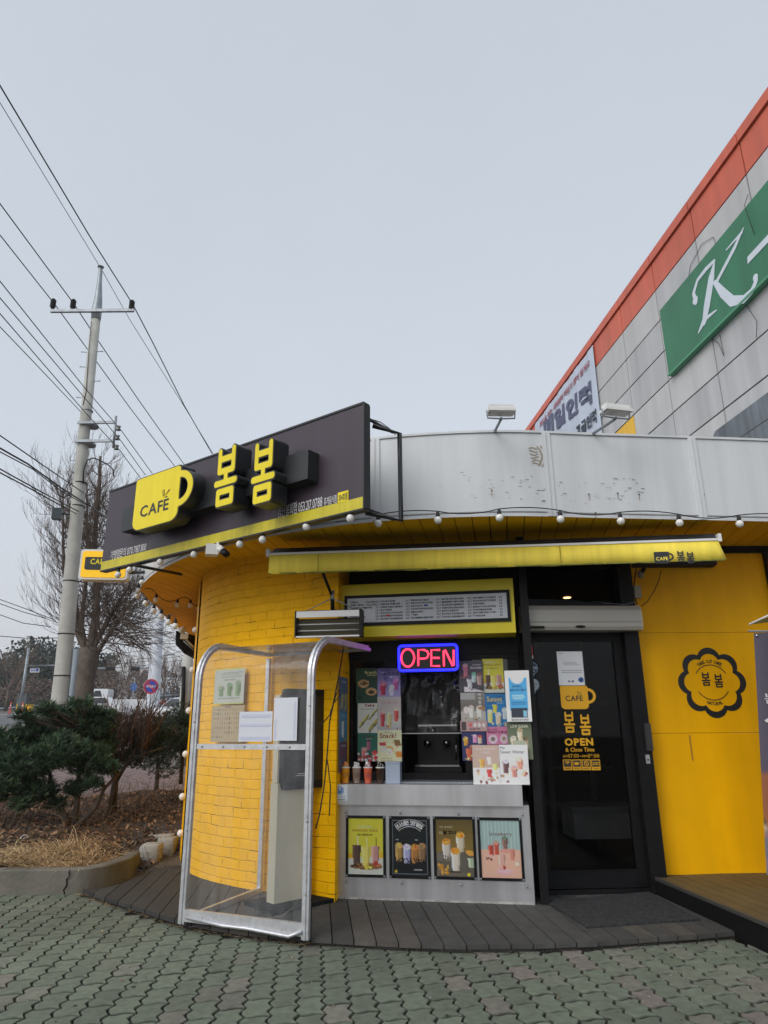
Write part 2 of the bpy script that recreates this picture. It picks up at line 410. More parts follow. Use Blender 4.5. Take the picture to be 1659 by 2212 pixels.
# ------------------------------------------------------------------ ground, paving, deck
def gz(x, y):
    if y > 150: return .044 * 145 + .01 * (y - 150)
    z = .044 * (y - 5)
    t = min(max((y - 6.3) / 1.4, 0), 1)
    return z * t + 0.0 * (1 - t)
def sheet(name, mt, x0, x1, ys, dz, nx=1):
    mb = MB(); xs = np.linspace(x0, x1, nx + 1); n = len(xs)
    mb.add([(x, y, gz(x, y) + dz) for y in ys for x in xs], [(j * n + i, j * n + i + 1, (j + 1) * n + i + 1, (j + 1) * n + i) for j in range(len(ys) - 1) for i in range(nx)])
    return struct(mb.build(name, mt))
mSoilG = M('ground_soil', (.10, .085, .065), .95, noise=(.8, .3), bump=(20, .5, .02))
sheet('ground', mSoilG, -420, 420, [-60, 2, 6.3, 6.6, 6.9, 7.2, 7.5, 7.8, 12, 40, 150, 420], 0.0)
mBrickPave = M('sidewalk_brick', (.26, .17, .155), .9)
def brick_nodes(mt, scale, row, col1, col2, mort, vec='Object', msize=.012, rot=0.0, rough=.85, bumps=.4):
    n = mt.node_tree; N = n.nodes; b = N['Principled BSDF']; t = N.new('ShaderNodeTexCoord'); mp = N.new('ShaderNodeMapping'); mp.inputs['Rotation'].default_value = (0, 0, rot)
    br = N.new('ShaderNodeTexBrick'); br.inputs['Scale'].default_value = 1; br.inputs['Brick Width'].default_value = scale; br.inputs['Row Height'].default_value = row
    br.inputs['Mortar Size'].default_value = msize; br.inputs['Color1'].default_value = (*col1, 1); br.inputs['Color2'].default_value = (*col2, 1); br.inputs['Mortar'].default_value = (*mort, 1)
    n.links.new(t.outputs[vec], mp.inputs[0]); n.links.new(mp.outputs[0], br.inputs['Vector'])
    q = N.new('ShaderNodeTexNoise'); q.inputs['Scale'].default_value = 2.0; q.inputs['Detail'].default_value = 6
    n.links.new(t.outputs[vec], q.inputs['Vector'])
    r = N.new('ShaderNodeMapRange'); r.inputs[1].default_value = .3; r.inputs[2].default_value = .7; r.inputs[3].default_value = .75; r.inputs[4].default_value = 1.15
    n.links.new(q.outputs[0], r.inputs[0]); v = N.new('ShaderNodeVectorMath'); v.operation = 'SCALE'
    n.links.new(br.outputs['Color'], v.inputs[0]); n.links.new(r.outputs[0], v.inputs['Scale']); n.links.new(v.outputs[0], b.inputs['Base Color'])
    bp = N.new('ShaderNodeBump'); bp.inputs['Strength'].default_value = bumps; bp.inputs['Distance'].default_value = .01; bp.invert = True
    n.links.new(br.outputs['Fac'], bp.inputs['Height']); n.links.new(bp.outputs[0], b.inputs['Normal']); b.inputs['Roughness'].default_value = rough
brick_nodes(mBrickPave, .24, .12, (.235, .165, .155), (.19, .135, .13), (.075, .062, .058), rot=R(5.5))
sheet('sidewalk', mBrickPave, -60, -2.2, [8.2, 12, 24, 35.4], .012)
mAsph = M('asphalt', (.115, .117, .118), .92, noise=(1.2, .15), bump=(60, .3, .005))
sheet('road', mAsph, -140, 60, [36, 50, 66, 70], .004)
sheet('cross_road', mAsph, -22, 6, [70, 90, 120, 150, 400], .004)
mLine = M('road_paint', (.62, .62, .60), .7, noise=(3, .2))
mb = MB()
for (x0, x1, y0, y1) in [(-140, 40, 37.0, 37.35), (-140, -30, 46, 46.3), (-24, 10, 56, 56.3), (-60, -28, 62, 62.5)] + [(-20 + i * 1.1, -19.45 + i * 1.1, 41, 45) for i in range(12)]:
    mb.add([(x0, y0, gz(0, y0) + .012), (x1, y0, gz(0, y0) + .012), (x1, y1, gz(0, y1) + .012), (x0, y1, gz(0, y1) + .012)], [(0, 1, 2, 3)])
struct(mb.build('road_marking', mLine))
mb = MB(); mb.box((-50, 35.7, gz(0, 35.7) + .02), (140, .5, .26)); struct(mb.build('kerb', M('kerb_stone', (.4, .39, .37), .85, noise=(2, .15))))

# wavy interlocking pavers, each with its own tone, in one paving object
def inpoly(x, y, P):
    c = False; n = len(P)
    for i in range(n):
        x1, y1 = P[i]; x2, y2 = P[i - 1]
        if (y1 > y) != (y2 > y) and x < (x2 - x1) * (y - y1) / (y2 - y1) + x1: c = not c
    return c
DS = KN; 
def st(p): return float(A(*p[:2], 0) @ KN), float(A(*p[:2], 0) @ KD)
def sxy(s, t): q = KN * s + KD * t; return q[0], q[1]
DECK_FRONT = [atz(x, y, PZ)[:2] for x, y in [(178, 1933), (185, 1936), (235, 1955), (300, 1975), (395, 2006), (520, 2026), (665, 2042), (850, 2053), (1000, 2059), (1150, 2057), (1300, 2051), (1500, 2036), (1600, 2027)]]
PWB = [A(-7.5, 6.60)] + [atz(x, y, PZ)[:2] for x, y in [(0, 1933), (90, 1933), (171, 1931), (231, 1920), (268, 1906), (283, 1900), (302, 1866)]]   # foot of planter wall
gpoly = [tuple(p) for p in ([A(-7.5, 1.5)] + PWB[:4] + DECK_FRONT + [atz(1659, 2061, PZ)[:2], A(3.6, 4.0), A(3.6, 1.5)])]
PW, PL = .1345, .226
mPaver = M('paver', attr=True, rough=.88, noise=(22, .24), bump=(140, .5, .002), vec='Object', dirt=(5.5, .56, (.07, .066, .055), .55))
mb = MB(); base = rgb(108, 116, 100)
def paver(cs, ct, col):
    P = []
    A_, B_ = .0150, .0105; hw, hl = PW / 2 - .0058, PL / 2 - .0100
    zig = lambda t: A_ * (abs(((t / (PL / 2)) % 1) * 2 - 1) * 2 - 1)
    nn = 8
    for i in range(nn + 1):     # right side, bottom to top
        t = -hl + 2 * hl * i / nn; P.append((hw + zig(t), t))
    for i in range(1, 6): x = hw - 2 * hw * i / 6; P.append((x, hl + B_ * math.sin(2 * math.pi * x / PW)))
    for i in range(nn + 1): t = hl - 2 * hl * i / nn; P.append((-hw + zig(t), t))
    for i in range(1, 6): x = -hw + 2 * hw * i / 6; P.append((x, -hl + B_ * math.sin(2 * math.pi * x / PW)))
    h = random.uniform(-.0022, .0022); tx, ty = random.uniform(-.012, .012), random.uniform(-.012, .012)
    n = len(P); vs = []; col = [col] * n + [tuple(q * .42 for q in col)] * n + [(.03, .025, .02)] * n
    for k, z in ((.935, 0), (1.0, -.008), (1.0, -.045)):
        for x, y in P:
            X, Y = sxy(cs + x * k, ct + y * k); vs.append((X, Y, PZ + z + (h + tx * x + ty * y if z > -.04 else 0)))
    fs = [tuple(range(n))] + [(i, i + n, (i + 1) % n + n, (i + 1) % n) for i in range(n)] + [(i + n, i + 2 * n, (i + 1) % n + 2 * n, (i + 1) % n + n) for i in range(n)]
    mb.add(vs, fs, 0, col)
for i in range(-62, 40):
    for j in range(0, 36):
        cs = i * PW; ct = .95 + j * PL + (PL / 2 if i % 2 else 0)
        X, Y = sxy(cs, ct)
        if Y < 2.0 or Y > 7.4 or abs(X) > .62 * Y + 1.0: continue
        cr = [sxy(cs + a, ct + b) for a, b in ((.05, .1), (-.05, .1), (.05, -.1), (-.05, -.1))]
        if sum(inpoly(x, y, gpoly) for x, y in cr) < 2: continue
        v = random.uniform(.84, 1.12); pk = max(0, random.gauss(-.55 + .5 * (X > .3), .55))
        red = (rgb(128, 118, 112)); f = min(pk, .8)
        patch = .92 + .12 * math.sin(X * 1.7 + 2) * math.sin(Y * 2.3)
        col = tuple((base[q] * (1 - f) + red[q] * f) * v * patch for q in range(3))
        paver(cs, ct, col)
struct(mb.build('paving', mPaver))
mb = MB(); mb.prism([(-8, 1.0), (4.0, 1.0), (4.0, 5.0), (2.3, 5.3), (-2, 6.5), (-8, 6.62)], 0.0, PZ - .016)
struct(mb.build('joint_sand', M('joint_sand', (.045, .036, .028), .95, noise=(5, .35))))

# deck of grooved dark planks
BRK = [atz(x, y, .1)[:2] for x, y in [(722, 1949)]]
brick_pts = [(-.41, 6.0), (-.59, 6.13), (-.8, 6.26), (-1.0, 6.38), (-1.17, 6.49), (-1.36, 6.63), (-1.56, 6.80), (-1.77, 7.04), (-1.93, 7.31), (-2.03, 7.55), (-2.09, 7.78)]
deck_poly = [tuple(p) for p in DECK_FRONT] + [(2.42, 5.45), (2.15, 6.3), (1.2, 6.35), (-.2, 6.3), (-1.2, 6.8), (-1.75, 7.3), (-1.95, 7.75)] + [tuple(atz(x, y, .1)[:2]) for x, y in [(345, 1872), (312, 1887), (270, 1906), (232, 1919)]]
def clip_span(s):
    # t-interval of deck_poly along the line s = const
    P = [st(p) for p in deck_poly]; r = []
    for i in range(len(P)):
        (s1, t1), (s2, t2) = P[i], P[i - 1]
        if (s1 > s) != (s2 > s): r.append(t1 + (t2 - t1) * (s - s1) / (s2 - s1))
    return (min(r), max(r)) if len(r) >= 2 else None
mDeck = M('deck_plank', attr=True, rough=.82, noise=(9, .25), bump=(50, .3, .003), dirt=(16, .62, (.11, .10, .085), .55))
mb = MB(); pitch = .139; s0 = st((-.311, 6.0))[0]
for i in range(-24, 22):
    a = s0 + i * pitch + .004; b = a + pitch - .008
    sa, sb = clip_span(a), clip_span(b)
    if not sa or not sb: continue
    v = random.uniform(.75, 1.15); col = tuple(q * v for q in ((.040, .039, .037) if random.random() < .75 else (.052, .047, .041)))
    j = random.uniform(-.006, .006); h = random.uniform(-.0015, .0015)
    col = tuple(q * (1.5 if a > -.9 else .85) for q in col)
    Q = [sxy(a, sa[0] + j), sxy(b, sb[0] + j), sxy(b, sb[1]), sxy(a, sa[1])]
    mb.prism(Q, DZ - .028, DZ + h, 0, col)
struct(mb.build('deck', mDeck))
mb = MB(); f = [tuple(p) for p in DECK_FRONT]
inner = [(x * .985, y * .995 + .03) for x, y in deck_poly]
mb.prism(inner, .0, DZ - .03); struct(mb.build('deck_base', M('deck_base', (.02, .018, .016), .9)))
# dirt, moss and straw along the deck edge
mb = MB()
for q in range(5200):
    k = random.random() ** 1.0 * (len(DECK_FRONT) - 1.001); i = int(k); p = DECK_FRONT[i] * (1 - k + i) + DECK_FRONT[i + 1] * (k - i)
    if p[0] > -.2 and random.random() < .55: continue
    x = p[0] + random.gauss(0, .012); y = p[1] - abs(random.gauss(0, .026)) + .012; s = random.uniform(.002, .007); a = random.uniform(0, 6.3)
    z = PZ + random.uniform(0, .012); g = random.uniform(.5, 1.3); col = tuple(g * c for c in random.choice([(.03, .026, .02), (.045, .036, .025), (.10, .07, .04)]))
    mb.add([(x + s * math.cos(a + t), y + s * math.sin(a + t), z + random.uniform(0, s)) for t in (0, 2.1, 4.2)], [(0, 1, 2)], 0, col)
for q in range(150):
    k = random.random() * 6.0; i = int(k); p = DECK_FRONT[i] * (1 - k + i) + DECK_FRONT[i + 1] * (k - i)
    a = random.uniform(0, 6.3); l = random.uniform(.02, .09); x, y = p[0], p[1] - .01
    mb.tube([(x, y, PZ + .003), (x + l * .5 * math.cos(a), y + l * .4 * math.sin(a) - .01, PZ + .02 * random.random()), (x + l * math.cos(a + .3), y + l * math.sin(a) * .6 - .01, PZ + .012)], .0011, 3, 0, col=(.36, .26, .14))
for q in range(260):     # trodden gum, grit and pale chips on the paving
    x = random.uniform(-4, 3.2); y = random.uniform(2.6, 6.0)
    if not inpoly(x, y, gpoly): continue
    dark = random.random() < .3; s = random.uniform(.006, .016) if dark else random.uniform(.002, .006); a = random.uniform(0, 3); col = (.028, .027, .024) if dark else random.choice([(.5, .48, .44), (.3, .26, .2), (.06, .05, .035)])
    mb.add([(x + s * math.cos(a + k * .785) * random.uniform(.75, 1.1), y + s * math.sin(a + k * .785) * random.uniform(.7, 1), PZ + .0035) for k in range(8)], [tuple(range(8))], 0, col)
for q in range(70):      # dead stems and small leaves caught in the joints
    x = random.uniform(-4, 3); y = random.uniform(3.2, 6.0)
    if not inpoly(x, y, gpoly): continue
    a = random.uniform(0, 6.3); l = random.uniform(.012, .035); mb.add([(x, y, PZ + .003), (x + l * math.cos(a), y + l * math.sin(a), PZ + .007), (x + l * .5 * math.cos(a + .5), y + l * .5 * math.sin(a + .5), PZ + .012)], [(0, 1, 2)], 0, random.choice([(.22, .13, .06), (.12, .08, .04), (.34, .25, .14)]))
o = struct(mb.build('ground_litter', M('litter', attr=True, rough=.9)), 'stuff')

# ------------------------------------------------------------------ yellow platform and dark edge on the right
mb = MB(); e0 = atz(1409, 1929, DZ)[:2]; e1 = atz(1659, 2061, PZ)[:2]; ed = (e1 - e0) / np.linalg.norm(e1 - e0); e2 = e1 + ed * 2.0
mb.prism([tuple(e0), tuple(e2), (e2[0] + 3.5, e2[1] + .2), (5.2, 6.6), (e0[0], 6.6)], 0.0, .205, 0)
struct(mb.build('platform_edge', mBlack))
mPlat = M('platform_plank', (.115, .080, .030), .7, noise=(5, .2))
mb = MB(); nrm = A(-ed[1], ed[0])
if nrm[0] < 0: nrm = -nrm
for i in range(18):
    a, b = i * .105 + .035, i * .105 + .132
    q = [e0 + nrm * a, e2 + nrm * a, e2 + nrm * b, e0 + nrm * b - ed * 0]
    q = [p if p is not None else p for p in q]
    q[0] = q[0] - ed * min(.0 + a * 1.2, .0); mb.prism([tuple(p) for p in q], .206, .222)
struct(mb.build('platform', mPlat))
mb = MB(); p0 = e0 + nrm * .002; p1 = e2 + nrm * .002; mb.prism([tuple(p0), tuple(p1), tuple(p1 + nrm * .03), tuple(p0 + nrm * .03)], .206, .228); struct(mb.build('platform_trim', M('dark_trim', (.05, .05, .045), .6)))

# ------------------------------------------------------------------ the shop building
shop = thing('cafe_building', 'single-storey yellow cafe with rounded brick corner and pale metal fascia', 'building', (0, 7, 0))
def crom(P, n=6):
    P = [A(*p) for p in P]; out = []
    for i in range(len(P) - 1):
        p0, p1, p2, p3 = P[max(i - 1, 0)], P[i], P[i + 1], P[min(i + 2, len(P) - 1)]
        for k in range(n):
            t = k / n; out.append(.5 * ((2 * p1) + (-p0 + p2) * t + (2 * p0 - 5 * p1 + 4 * p2 - p3) * t * t + (-p0 + 3 * p1 - 3 * p2 + p3) * t ** 3))
    out.append(P[-1]); return out
def ribbon(pts, z0, z1, mt, name, parent, back=None, uvs=True):
    mb = MB(); L = 0; uv = []; vs = []
    for i, p in enumerate(pts):
        if i: L += float(np.linalg.norm(pts[i] - pts[i - 1]))
        vs += [(p[0], p[1], z0), (p[0], p[1], z1)]; uv += [(L, z0), (L, z1)]
    mb.add(vs, [(2 * i, 2 * i + 2, 2 * i + 3, 2 * i + 1) for i in range(len(pts) - 1)]); mb.uv = uv
    return mb.build(name, mt, parent)
mBrick = M('painted_brick', rgb(250, 196, 10), .55, spec=.15)
def painted_brick(mt):
    n = mt.node_tree; N = n.nodes; b = N['Principled BSDF']; t = N.new('ShaderNodeTexCoord')
    q = N.new('ShaderNodeTexNoise'); q.inputs['Scale'].default_value = 5; q.inputs['Detail'].default_value = 3
    n.links.new(t.outputs['UV'], q.inputs['Vector'])
    v = N.new('ShaderNodeVectorMath'); v.operation = 'SCALE'; v.inputs['Scale'].default_value = .034; n.links.new(q.outputs['Color'], v.inputs[0])
    a = N.new('ShaderNodeVectorMath'); a.operation = 'ADD'; n.links.new(t.outputs['UV'], a.inputs[0]); n.links.new(v.outputs[0], a.inputs[1])
    br = N.new('ShaderNodeTexBrick'); br.inputs['Scale'].default_value = 1; br.inputs['Brick Width'].default_value = .215; br.inputs['Row Height'].default_value = .082
    br.inputs['Mortar Size'].default_value = .007; br.inputs['Mortar Smooth'].default_value = .6
    n.links.new(a.outputs[0], br.inputs['Vector'])
    q2 = N.new('ShaderNodeTexNoise'); q2.inputs['Scale'].default_value = 4.5; q2.inputs['Detail'].default_value = 5; n.links.new(t.outputs['UV'], q2.inputs['Vector'])
    # cracks in some of the mortar joints
    br2 = N.new('ShaderNodeTexBrick'); br2.inputs['Scale'].default_value = 1; br2.inputs['Brick Width'].default_value = .215; br2.inputs['Row Height'].default_value = .082; br2.inputs['Mortar Size'].default_value = .0022
    a2 = N.new('ShaderNodeVectorMath'); a2.operation = 'ADD'; n.links.new(a.outputs[0], a2.inputs[0]); a2.inputs[1].default_value = (0, -.0025, 0)
    n.links.new(a2.outputs[0], br2.inputs['Vector'])
    mp = N.new('ShaderNodeMapping'); mp.inputs['Scale'].default_value = (5, 9, 1); n.links.new(t.outputs['UV'], mp.inputs[0])
    q3 = N.new('ShaderNodeTexNoise'); q3.inputs['Scale'].default_value = 1; q3.inputs['Detail'].default_value = 3; n.links.new(mp.outputs[0], q3.inputs['Vector'])
    th = N.new('ShaderNodeMapRange'); th.inputs[1].default_value = .57; th.inputs[2].default_value = .63; n.links.new(q3.outputs[0], th.inputs[0])
    mu = N.new('ShaderNodeMath'); mu.operation = 'MULTIPLY'; n.links.new(br2.outputs['Fac'], mu.inputs[0]); n.links.new(th.outputs[0], mu.inputs[1])
    r = N.new('ShaderNodeMapRange'); r.inputs[1].default_value = .3; r.inputs[2].default_value = .7; r.inputs[3].default_value = .9; r.inputs[4].default_value = 1.05; n.links.new(q2.outputs[0], r.inputs[0])
    sv = N.new('ShaderNodeVectorMath'); sv.operation = 'SCALE'; sv.inputs[0].default_value = rgb(250, 187, 0); n.links.new(r.outputs[0], sv.inputs['Scale'])
    mx = N.new('ShaderNodeMix'); mx.data_type = 'RGBA'; n.links.new(mu.outputs[0], mx.inputs[0]); n.links.new(sv.outputs[0], mx.inputs[6]); mx.inputs[7].default_value = (.16, .085, .01, 1)
    n.links.new(mx.outputs[2], b.inputs['Base Color'])
    q4 = N.new('ShaderNodeTexNoise'); q4.inputs['Scale'].default_value = 30; q4.inputs['Detail'].default_value = 4; n.links.new(t.outputs['UV'], q4.inputs['Vector'])
    h = N.new('ShaderNodeMath'); h.operation = 'MULTIPLY_ADD'; n.links.new(br.outputs['Fac'], h.inputs[0]); h.inputs[1].default_value = -1.0
    s4 = N.new('ShaderNodeMath'); s4.operation = 'MULTIPLY'; n.links.new(q4.outputs[0], s4.inputs[0]); s4.inputs[1].default_value = .45; n.links.new(s4.outputs[0], h.inputs[2])
    bp = N.new('ShaderNodeBump'); bp.inputs['Strength'].default_value = .7; bp.inputs['Distance'].default_value = .010; n.links.new(h.outputs[0], bp.inputs['Height']); n.links.new(bp.outputs[0], b.inputs['Normal'])
painted_brick(mBrick)
bw = crom(brick_pts, 8)
full = [A(-.33, 6.52), A(-.41, 6.0)] ; full = [A(-.33, 6.52) + (A(-.41, 6.0) - A(-.33, 6.52)) * t for t in np.linspace(0, 1, 5)][:-1] + bw
ribbon(full[::-1], .0, 3.02, mBrick, 'brick_wall', shop)
# smooth trim behind the brick end, then the long side wall
mb = MB(); side = [(-2.08, 7.66), (-2.155, 7.87), (-3.12, 11.4), (-3.12, 16.0)]
for i in range(len(side) - 1):
    (x0, y0), (x1, y1) = side[i], side[i + 1]; mb.add([(x0, y0, 0), (x1, y1, 0), (x1, y1, 3.0), (x0, y0, 3.0)], [(0, 1, 2, 3)])
mb.build('side_wall', mYellow, shop)
# roof slab outline = fascia line
fas = [(8.0, 6.05), (5.5, 5.72), (3.17, 5.45), (1.8, 5.31), (.9, 5.23), (-.08, 5.36), (-.9, 5.72), (-1.64, 6.25), (-1.89, 6.48), (-2.44, 7.2), (-2.89, 8.03), (-3.03, 8.51), (-3.14, 9.38), (-3.36, 10.68), (-3.46, 11.5), (-3.7, 16.2)]
fc = crom(fas, 8)
mFas = M('fascia_metal', rgb(205, 208, 210), .42, .0, noise=(1.2, .06), streak=(7, .10), dirt=(3.5, .68, rgb(150, 140, 125), .45))
ribbon([A(*p) for p in fc], ZS - .005, 3.72, mFas, 'fascia', shop)
mb = MB()
for (i0, off, w_, h_) in ((0, .0, .03, .02),):
    for i in range(len(fc) - 1):
        p, q = fc[i], fc[i + 1]; t = (q - p) / np.linalg.norm(q - p); n_ = A(t[1], -t[0]) * -1
        n_ = A(-t[1], t[0])
        for zz0, zz1 in ((3.715, 3.735),):
            mb.add([(*(p + n_ * .012), zz0), (*(q + n_ * .012), zz0), (*(q + n_ * .012), zz1), (*(p + n_ * .012), zz1), (*(p - n_ * .08), zz1), (*(q - n_ * .08), zz1)], [(0, 1, 2, 3), (3, 2, 5, 4)])
mb.build('coping', mFas, shop)
# seams of the fascia panels
def fascia_pt(x, y, z):
    r = ray(x, y); best = None
    for i in range(len(fc) - 1):
        p, q = fc[i], fc[i + 1]; e_ = q - p; den = r[0] * e_[1] - r[1] * e_[0]
        if abs(den) < 1e-9: continue
        s_r = (p[0] * e_[1] - p[1] * e_[0]) / den; u = (p[0] * r[1] - p[1] * r[0]) / den
        if s_r > 0 and -1e-6 <= u <= 1 + 1e-6 and (best is None or s_r < best[0]):
            t = e_ / np.linalg.norm(e_); best = (s_r, O + r * s_r, t)
    return best
for x in (812, 1186, 1506):
    b_ = fascia_pt(x, 1040, 0); p = b_[1]; t = -b_[2]; fr = Fr((p[0], p[1], 0), (t[0], t[1], 0))
    mb = MB(); mb.slab(fr, -.035, ZS - .004, .035, 3.716, .0, .012); mb.slab(fr, -.012, ZS - .004, -.004, 3.717, .012, .020); mb.build('fascia_seam', mFas, shop)
mb = MB(); b_ = fascia_pt(1160, 985, 0); p = b_[1]; t = -b_[2]; fr = Fr((p[0], p[1], 0), (t[0], t[1], 0)); a_, z_ = fr.px(1150, 985)
g = march(lambda x, y: np.minimum.reduce([np.maximum(np.abs(np.hypot(x + .25, y) - .75) - .06, -(x - .18)), np.maximum(np.abs(np.hypot(x + .25, y) - .98) - .045, -(x - .45) + 0 * y)] + [np.abs(y - .5 + .2 * k + .05 * np.sin(x * 9 + k)) * 1.0 + np.maximum(0, np.abs(x + .12 - .04 * k) - .30) * 2 - .035 for k in range(6)]), -1, -1.1, 1, 1.1, 90)
mb.shape(fr, g, a_ + .02, z_, .115, .135, .004)
for q in range(70):
    a1, z1 = a_ + random.uniform(-.62, .9), z_ - random.uniform(.16, .40); mb.quad(fr, a1, z1, a1 + random.uniform(.006, .035), z1 + random.uniform(.002, .005), .004 + random.uniform(0, .001), 1)
for xx, yy in ((1062, 1060), (1272, 1068), (1380, 1068), (1334, 1066), (1286, 1140 - 32), (1520, 1095), (1520, 1068)):
    a1, z1 = fr.px(xx - (0 if xx < 1300 else 0), yy); mb.shape(fr, DISC, a1, z1, .008, .008, .004, None, 1); mb.quad(fr, a1 - .003, z1 - .05, a1 + .002, z1, .0035, 2)
mb.build('glue_mark', [M('glue_brown', rgb(158, 146, 128), .7), M('scuff', (.12, .11, .10), .8), M('rust', (.28, .17, .09), .8)], shop)
# roof slab and soffit boards
mSoff = M('soffit_board', rgb(244, 190, 14), .6, noise=(2, .1), spec=.1)
mb = MB(); n = len(fc); xs = [tuple(p) for p in fc] + [(8.0, 16.2)]
xi = [(2 + (x - 2) * .98, 11 + (y - 11) * .98) for x, y in xs]
mb.prism(xi, 3.04, 3.60); mb.build('roof', M('roof_sheet', (.3, .3, .3), .8), shop)
mb = MB(); bd = A(.1666, .986); bn = A(.986, -.1666); P = [(float(A(*p) @ bn), float(A(*p) @ bd)) for p in xs]
def pclip(P, s):
    r = []
    for i in range(len(P)):
        (s1, t1), (s2, t2) = P[i], P[i - 1]
        if (s1 > s) != (s2 > s): r.append(t1 + (t2 - t1) * (s - s1) / (s2 - s1))
    return sorted(r)
sm = min(p[0] for p in P); sM = max(p[0] for p in P); s = sm
while s < sM - .14:
    a, b = s + .004, s + .136; ra, rb = pclip(P, a), pclip(P, b)
    if len(ra) >= 2 and len(rb) >= 2:
        Q = [bn * a + bd * (ra[0] + .015), bn * b + bd * (rb[0] + .015), bn * b + bd * rb[-1], bn * a + bd * ra[-1]]
        mb.prism([tuple(q) for q in Q], 3.0, 3.02)
    s += .14
mb.build('soffit', mSoff, shop)
mb = MB(); mb.prism(xs, 3.022, 3.036); mb.build('soffit_backing', mBlackMatte, shop)

# front: dark metal frame around serving window, counter wall, door
def fa(x, y, d=0): return FA.px(x, y, d)
mb = MB(); W = -.40
uR = fa(1143, 1500, -.02)[0]; uC = fa(1112, 1500, W)[0]
uL = -.02
mb.slab(FA, uL, 2.02, uR, 3.0, W - .05, W + .06)                                # header over the window
mb.slab(FA, uL - .0, .1, uL + .06, 2.05, W - .04, W + .02)
mb.build('window_header', mBlack, shop)
# black column between window and door
u2 = fa(1175, 1900, -.02)[0]
mb = MB(); mb.slab(FA, uR - .02, 0.1, u2 + .03, 2.999, -.55, -.02); mb.build('column', mBlack, shop)
# window frame: mullions and sill; panes
mb = MB(); xw = [fa(x, 1500, W)[0] for x in (741, 776, 826, 858, 1000, 1022, 1100, 1122)]
zt = fa(900, 1388, W)[1]; zb = .955
zt = 2.03
mb.slab(FA, xw[0] - .03, zb, xw[0] + .035, zt, W - .03, W + .03)
mb.slab(FA, xw[2] + .02, zb, xw[3], zt, W - .03, W + .035)
mb.slab(FA, xw[4], zb, xw[5], zt, W - .03, W + .035)
mb.slab(FA, xw[6], zb, xw[7] + .05, zt, W - .03, W + .035)
mb.slab(FA, xw[0] - .03, zt - .055, xw[7], zt - .001, W - .028, W + .045)
mb.slab(FA, xw[0] - .03, zb - .01, xw[7], zb + .06, W - .028, W + .045)
frm = mb.build('window_frame', mBlack, shop)
for a, b in ((xw[0] + .035, xw[2] + .02), (xw[5], xw[6])):
    MB().slab(FA, a, zb + .06, b, zt - .055, W - .006, W).build('pane', mGlass, frm)
# interior of the serving kitchen: dark room
mInt = M('interior_dark', (.035, .033, .03), .85, noise=(2, .4)); mInt2 = M('interior_grey', (.10, .10, .095), .8, noise=(2, .3))
mb = MB(); L0, L1 = -.06, 3.4
mb.slab(FA, L0 - .35, .0, L1, 3.0, -4.0, -3.9); mb.slab(FA, L0, .0, L0 + .03, 3.0, -3.9, W - .06)
mb.slab(FA, L0, .0, L1, .06, -3.9, W - .06, 0); mb.slab(FA, L0, 2.80, L1, 2.84, -3.9, -.62, 0)
mb.slab(FA, L1, 0, L1 + .05, 3.0, -3.9, -1.2)
mb.build('inner_room', mInt, shop)
mb = MB(); zc = .97
mb.slab(FA, .0, .1, 1.30, .90, -.58, W - .05, 0); mb.build('inner_counter', mInt2, shop)

# counter wall of brushed steel
cL, cR = fa(727, 1850)[0], fa(1150, 1850)[0]
mb = MB(); mb.slab(FA, 0.0, DZ - .01, 1.545, .80, -.35, 0.0); mb.build('counter_front', mSteel, shop)
zA0 = fa(930, 1740, .06)[1]; zA1 = fa(930, 1695, .06)[1]
mb = MB(); mb.slab(FA, -.045, zA0, 1.50, zA1, -.35, .06)
mb.slab(FA, .45, zA1 + .001, 1.2, zA1 + .010, W + .12, W + .34, 1)
for i in range(24): mb.slab(FA, .46 + i * .03, zA1 + .010, .47 + i * .03, zA1 + .014, W + .14, W + .32, 1)
mb.build('counter_top', [mSteel, mGalv], shop)
mb = MB(); mb.slab(FA, 0.002, DZ, 1.543, DZ + .012, .001, .006); mb.build('sealant', M('sealant', (.42, .41, .38), .9, noise=(25, .5)), shop)

# door
d0, z0 = FB.px(1166, 1900); dR = FB.px(1407, 1925)[0]
zTop = FB.px(1250, 1366)[1]; gT = FB.px(1250, 1385)[1]; gx0 = FB.px(1172, 1650)[0]; gx1 = FB.px(1352, 1650)[0]
mb = MB()
mb.slab(FB, dR - .02, .1, dR + .11, 3.0, -.06, .08)         # right jamb
mb.slab(FB, -.10, zTop, dR - .02, zTop + .22, -.07, .03)                      # lintel
mb.slab(FB, -.10, 2.86, dR - .02, 3.0, -.07, .03)
mb.slab(FB, -.10, .1, dR, .135, -.10, .03)
mb.build('door_frame', mBlack, shop)
dr = MB(); stl = .075
dr.slab(FB, -.08, .14, gx0, zTop - .006, -.045, .0); dr.slab(FB, gx1, .14, dR - .022, zTop - .006, -.045, .0)
dr.slab(FB, gx0, gT, gx1, zTop - .006, -.045, -.002); dr.slab(FB, gx0, .14, gx1, .26, -.045, -.002)
dr.slab(FB, gx0, .262, gx1, .27, -.045, .004)
door = dr.build('door', mBlack, shop)
mb = MB(); mb.slab(FB, gx0 - .01, .262, gx1 + .01, gT + .01, -.03, -.022); mb.build('pane', mDoorGlass, door)
mb = MB(); mb.slab(FB, -.1, zTop + .22, dR - .02, 2.86, -.04, -.034); mb.build('transom_pane', glass_mat('transom_glass', (.4, .4, .41), 1.2, .03), shop)
a, z = FB.px(1400, 1592, .09); mb = MB(); mb.slab(FB, a - .028, z - .11, a + .028, z + .11, .080, .105); mb.slab(FB, a - .02, z - .02, a + .02, z + .09, .105, .109)
mb.build('lock', M('lock_black', (.03, .03, .032), .25), shop)
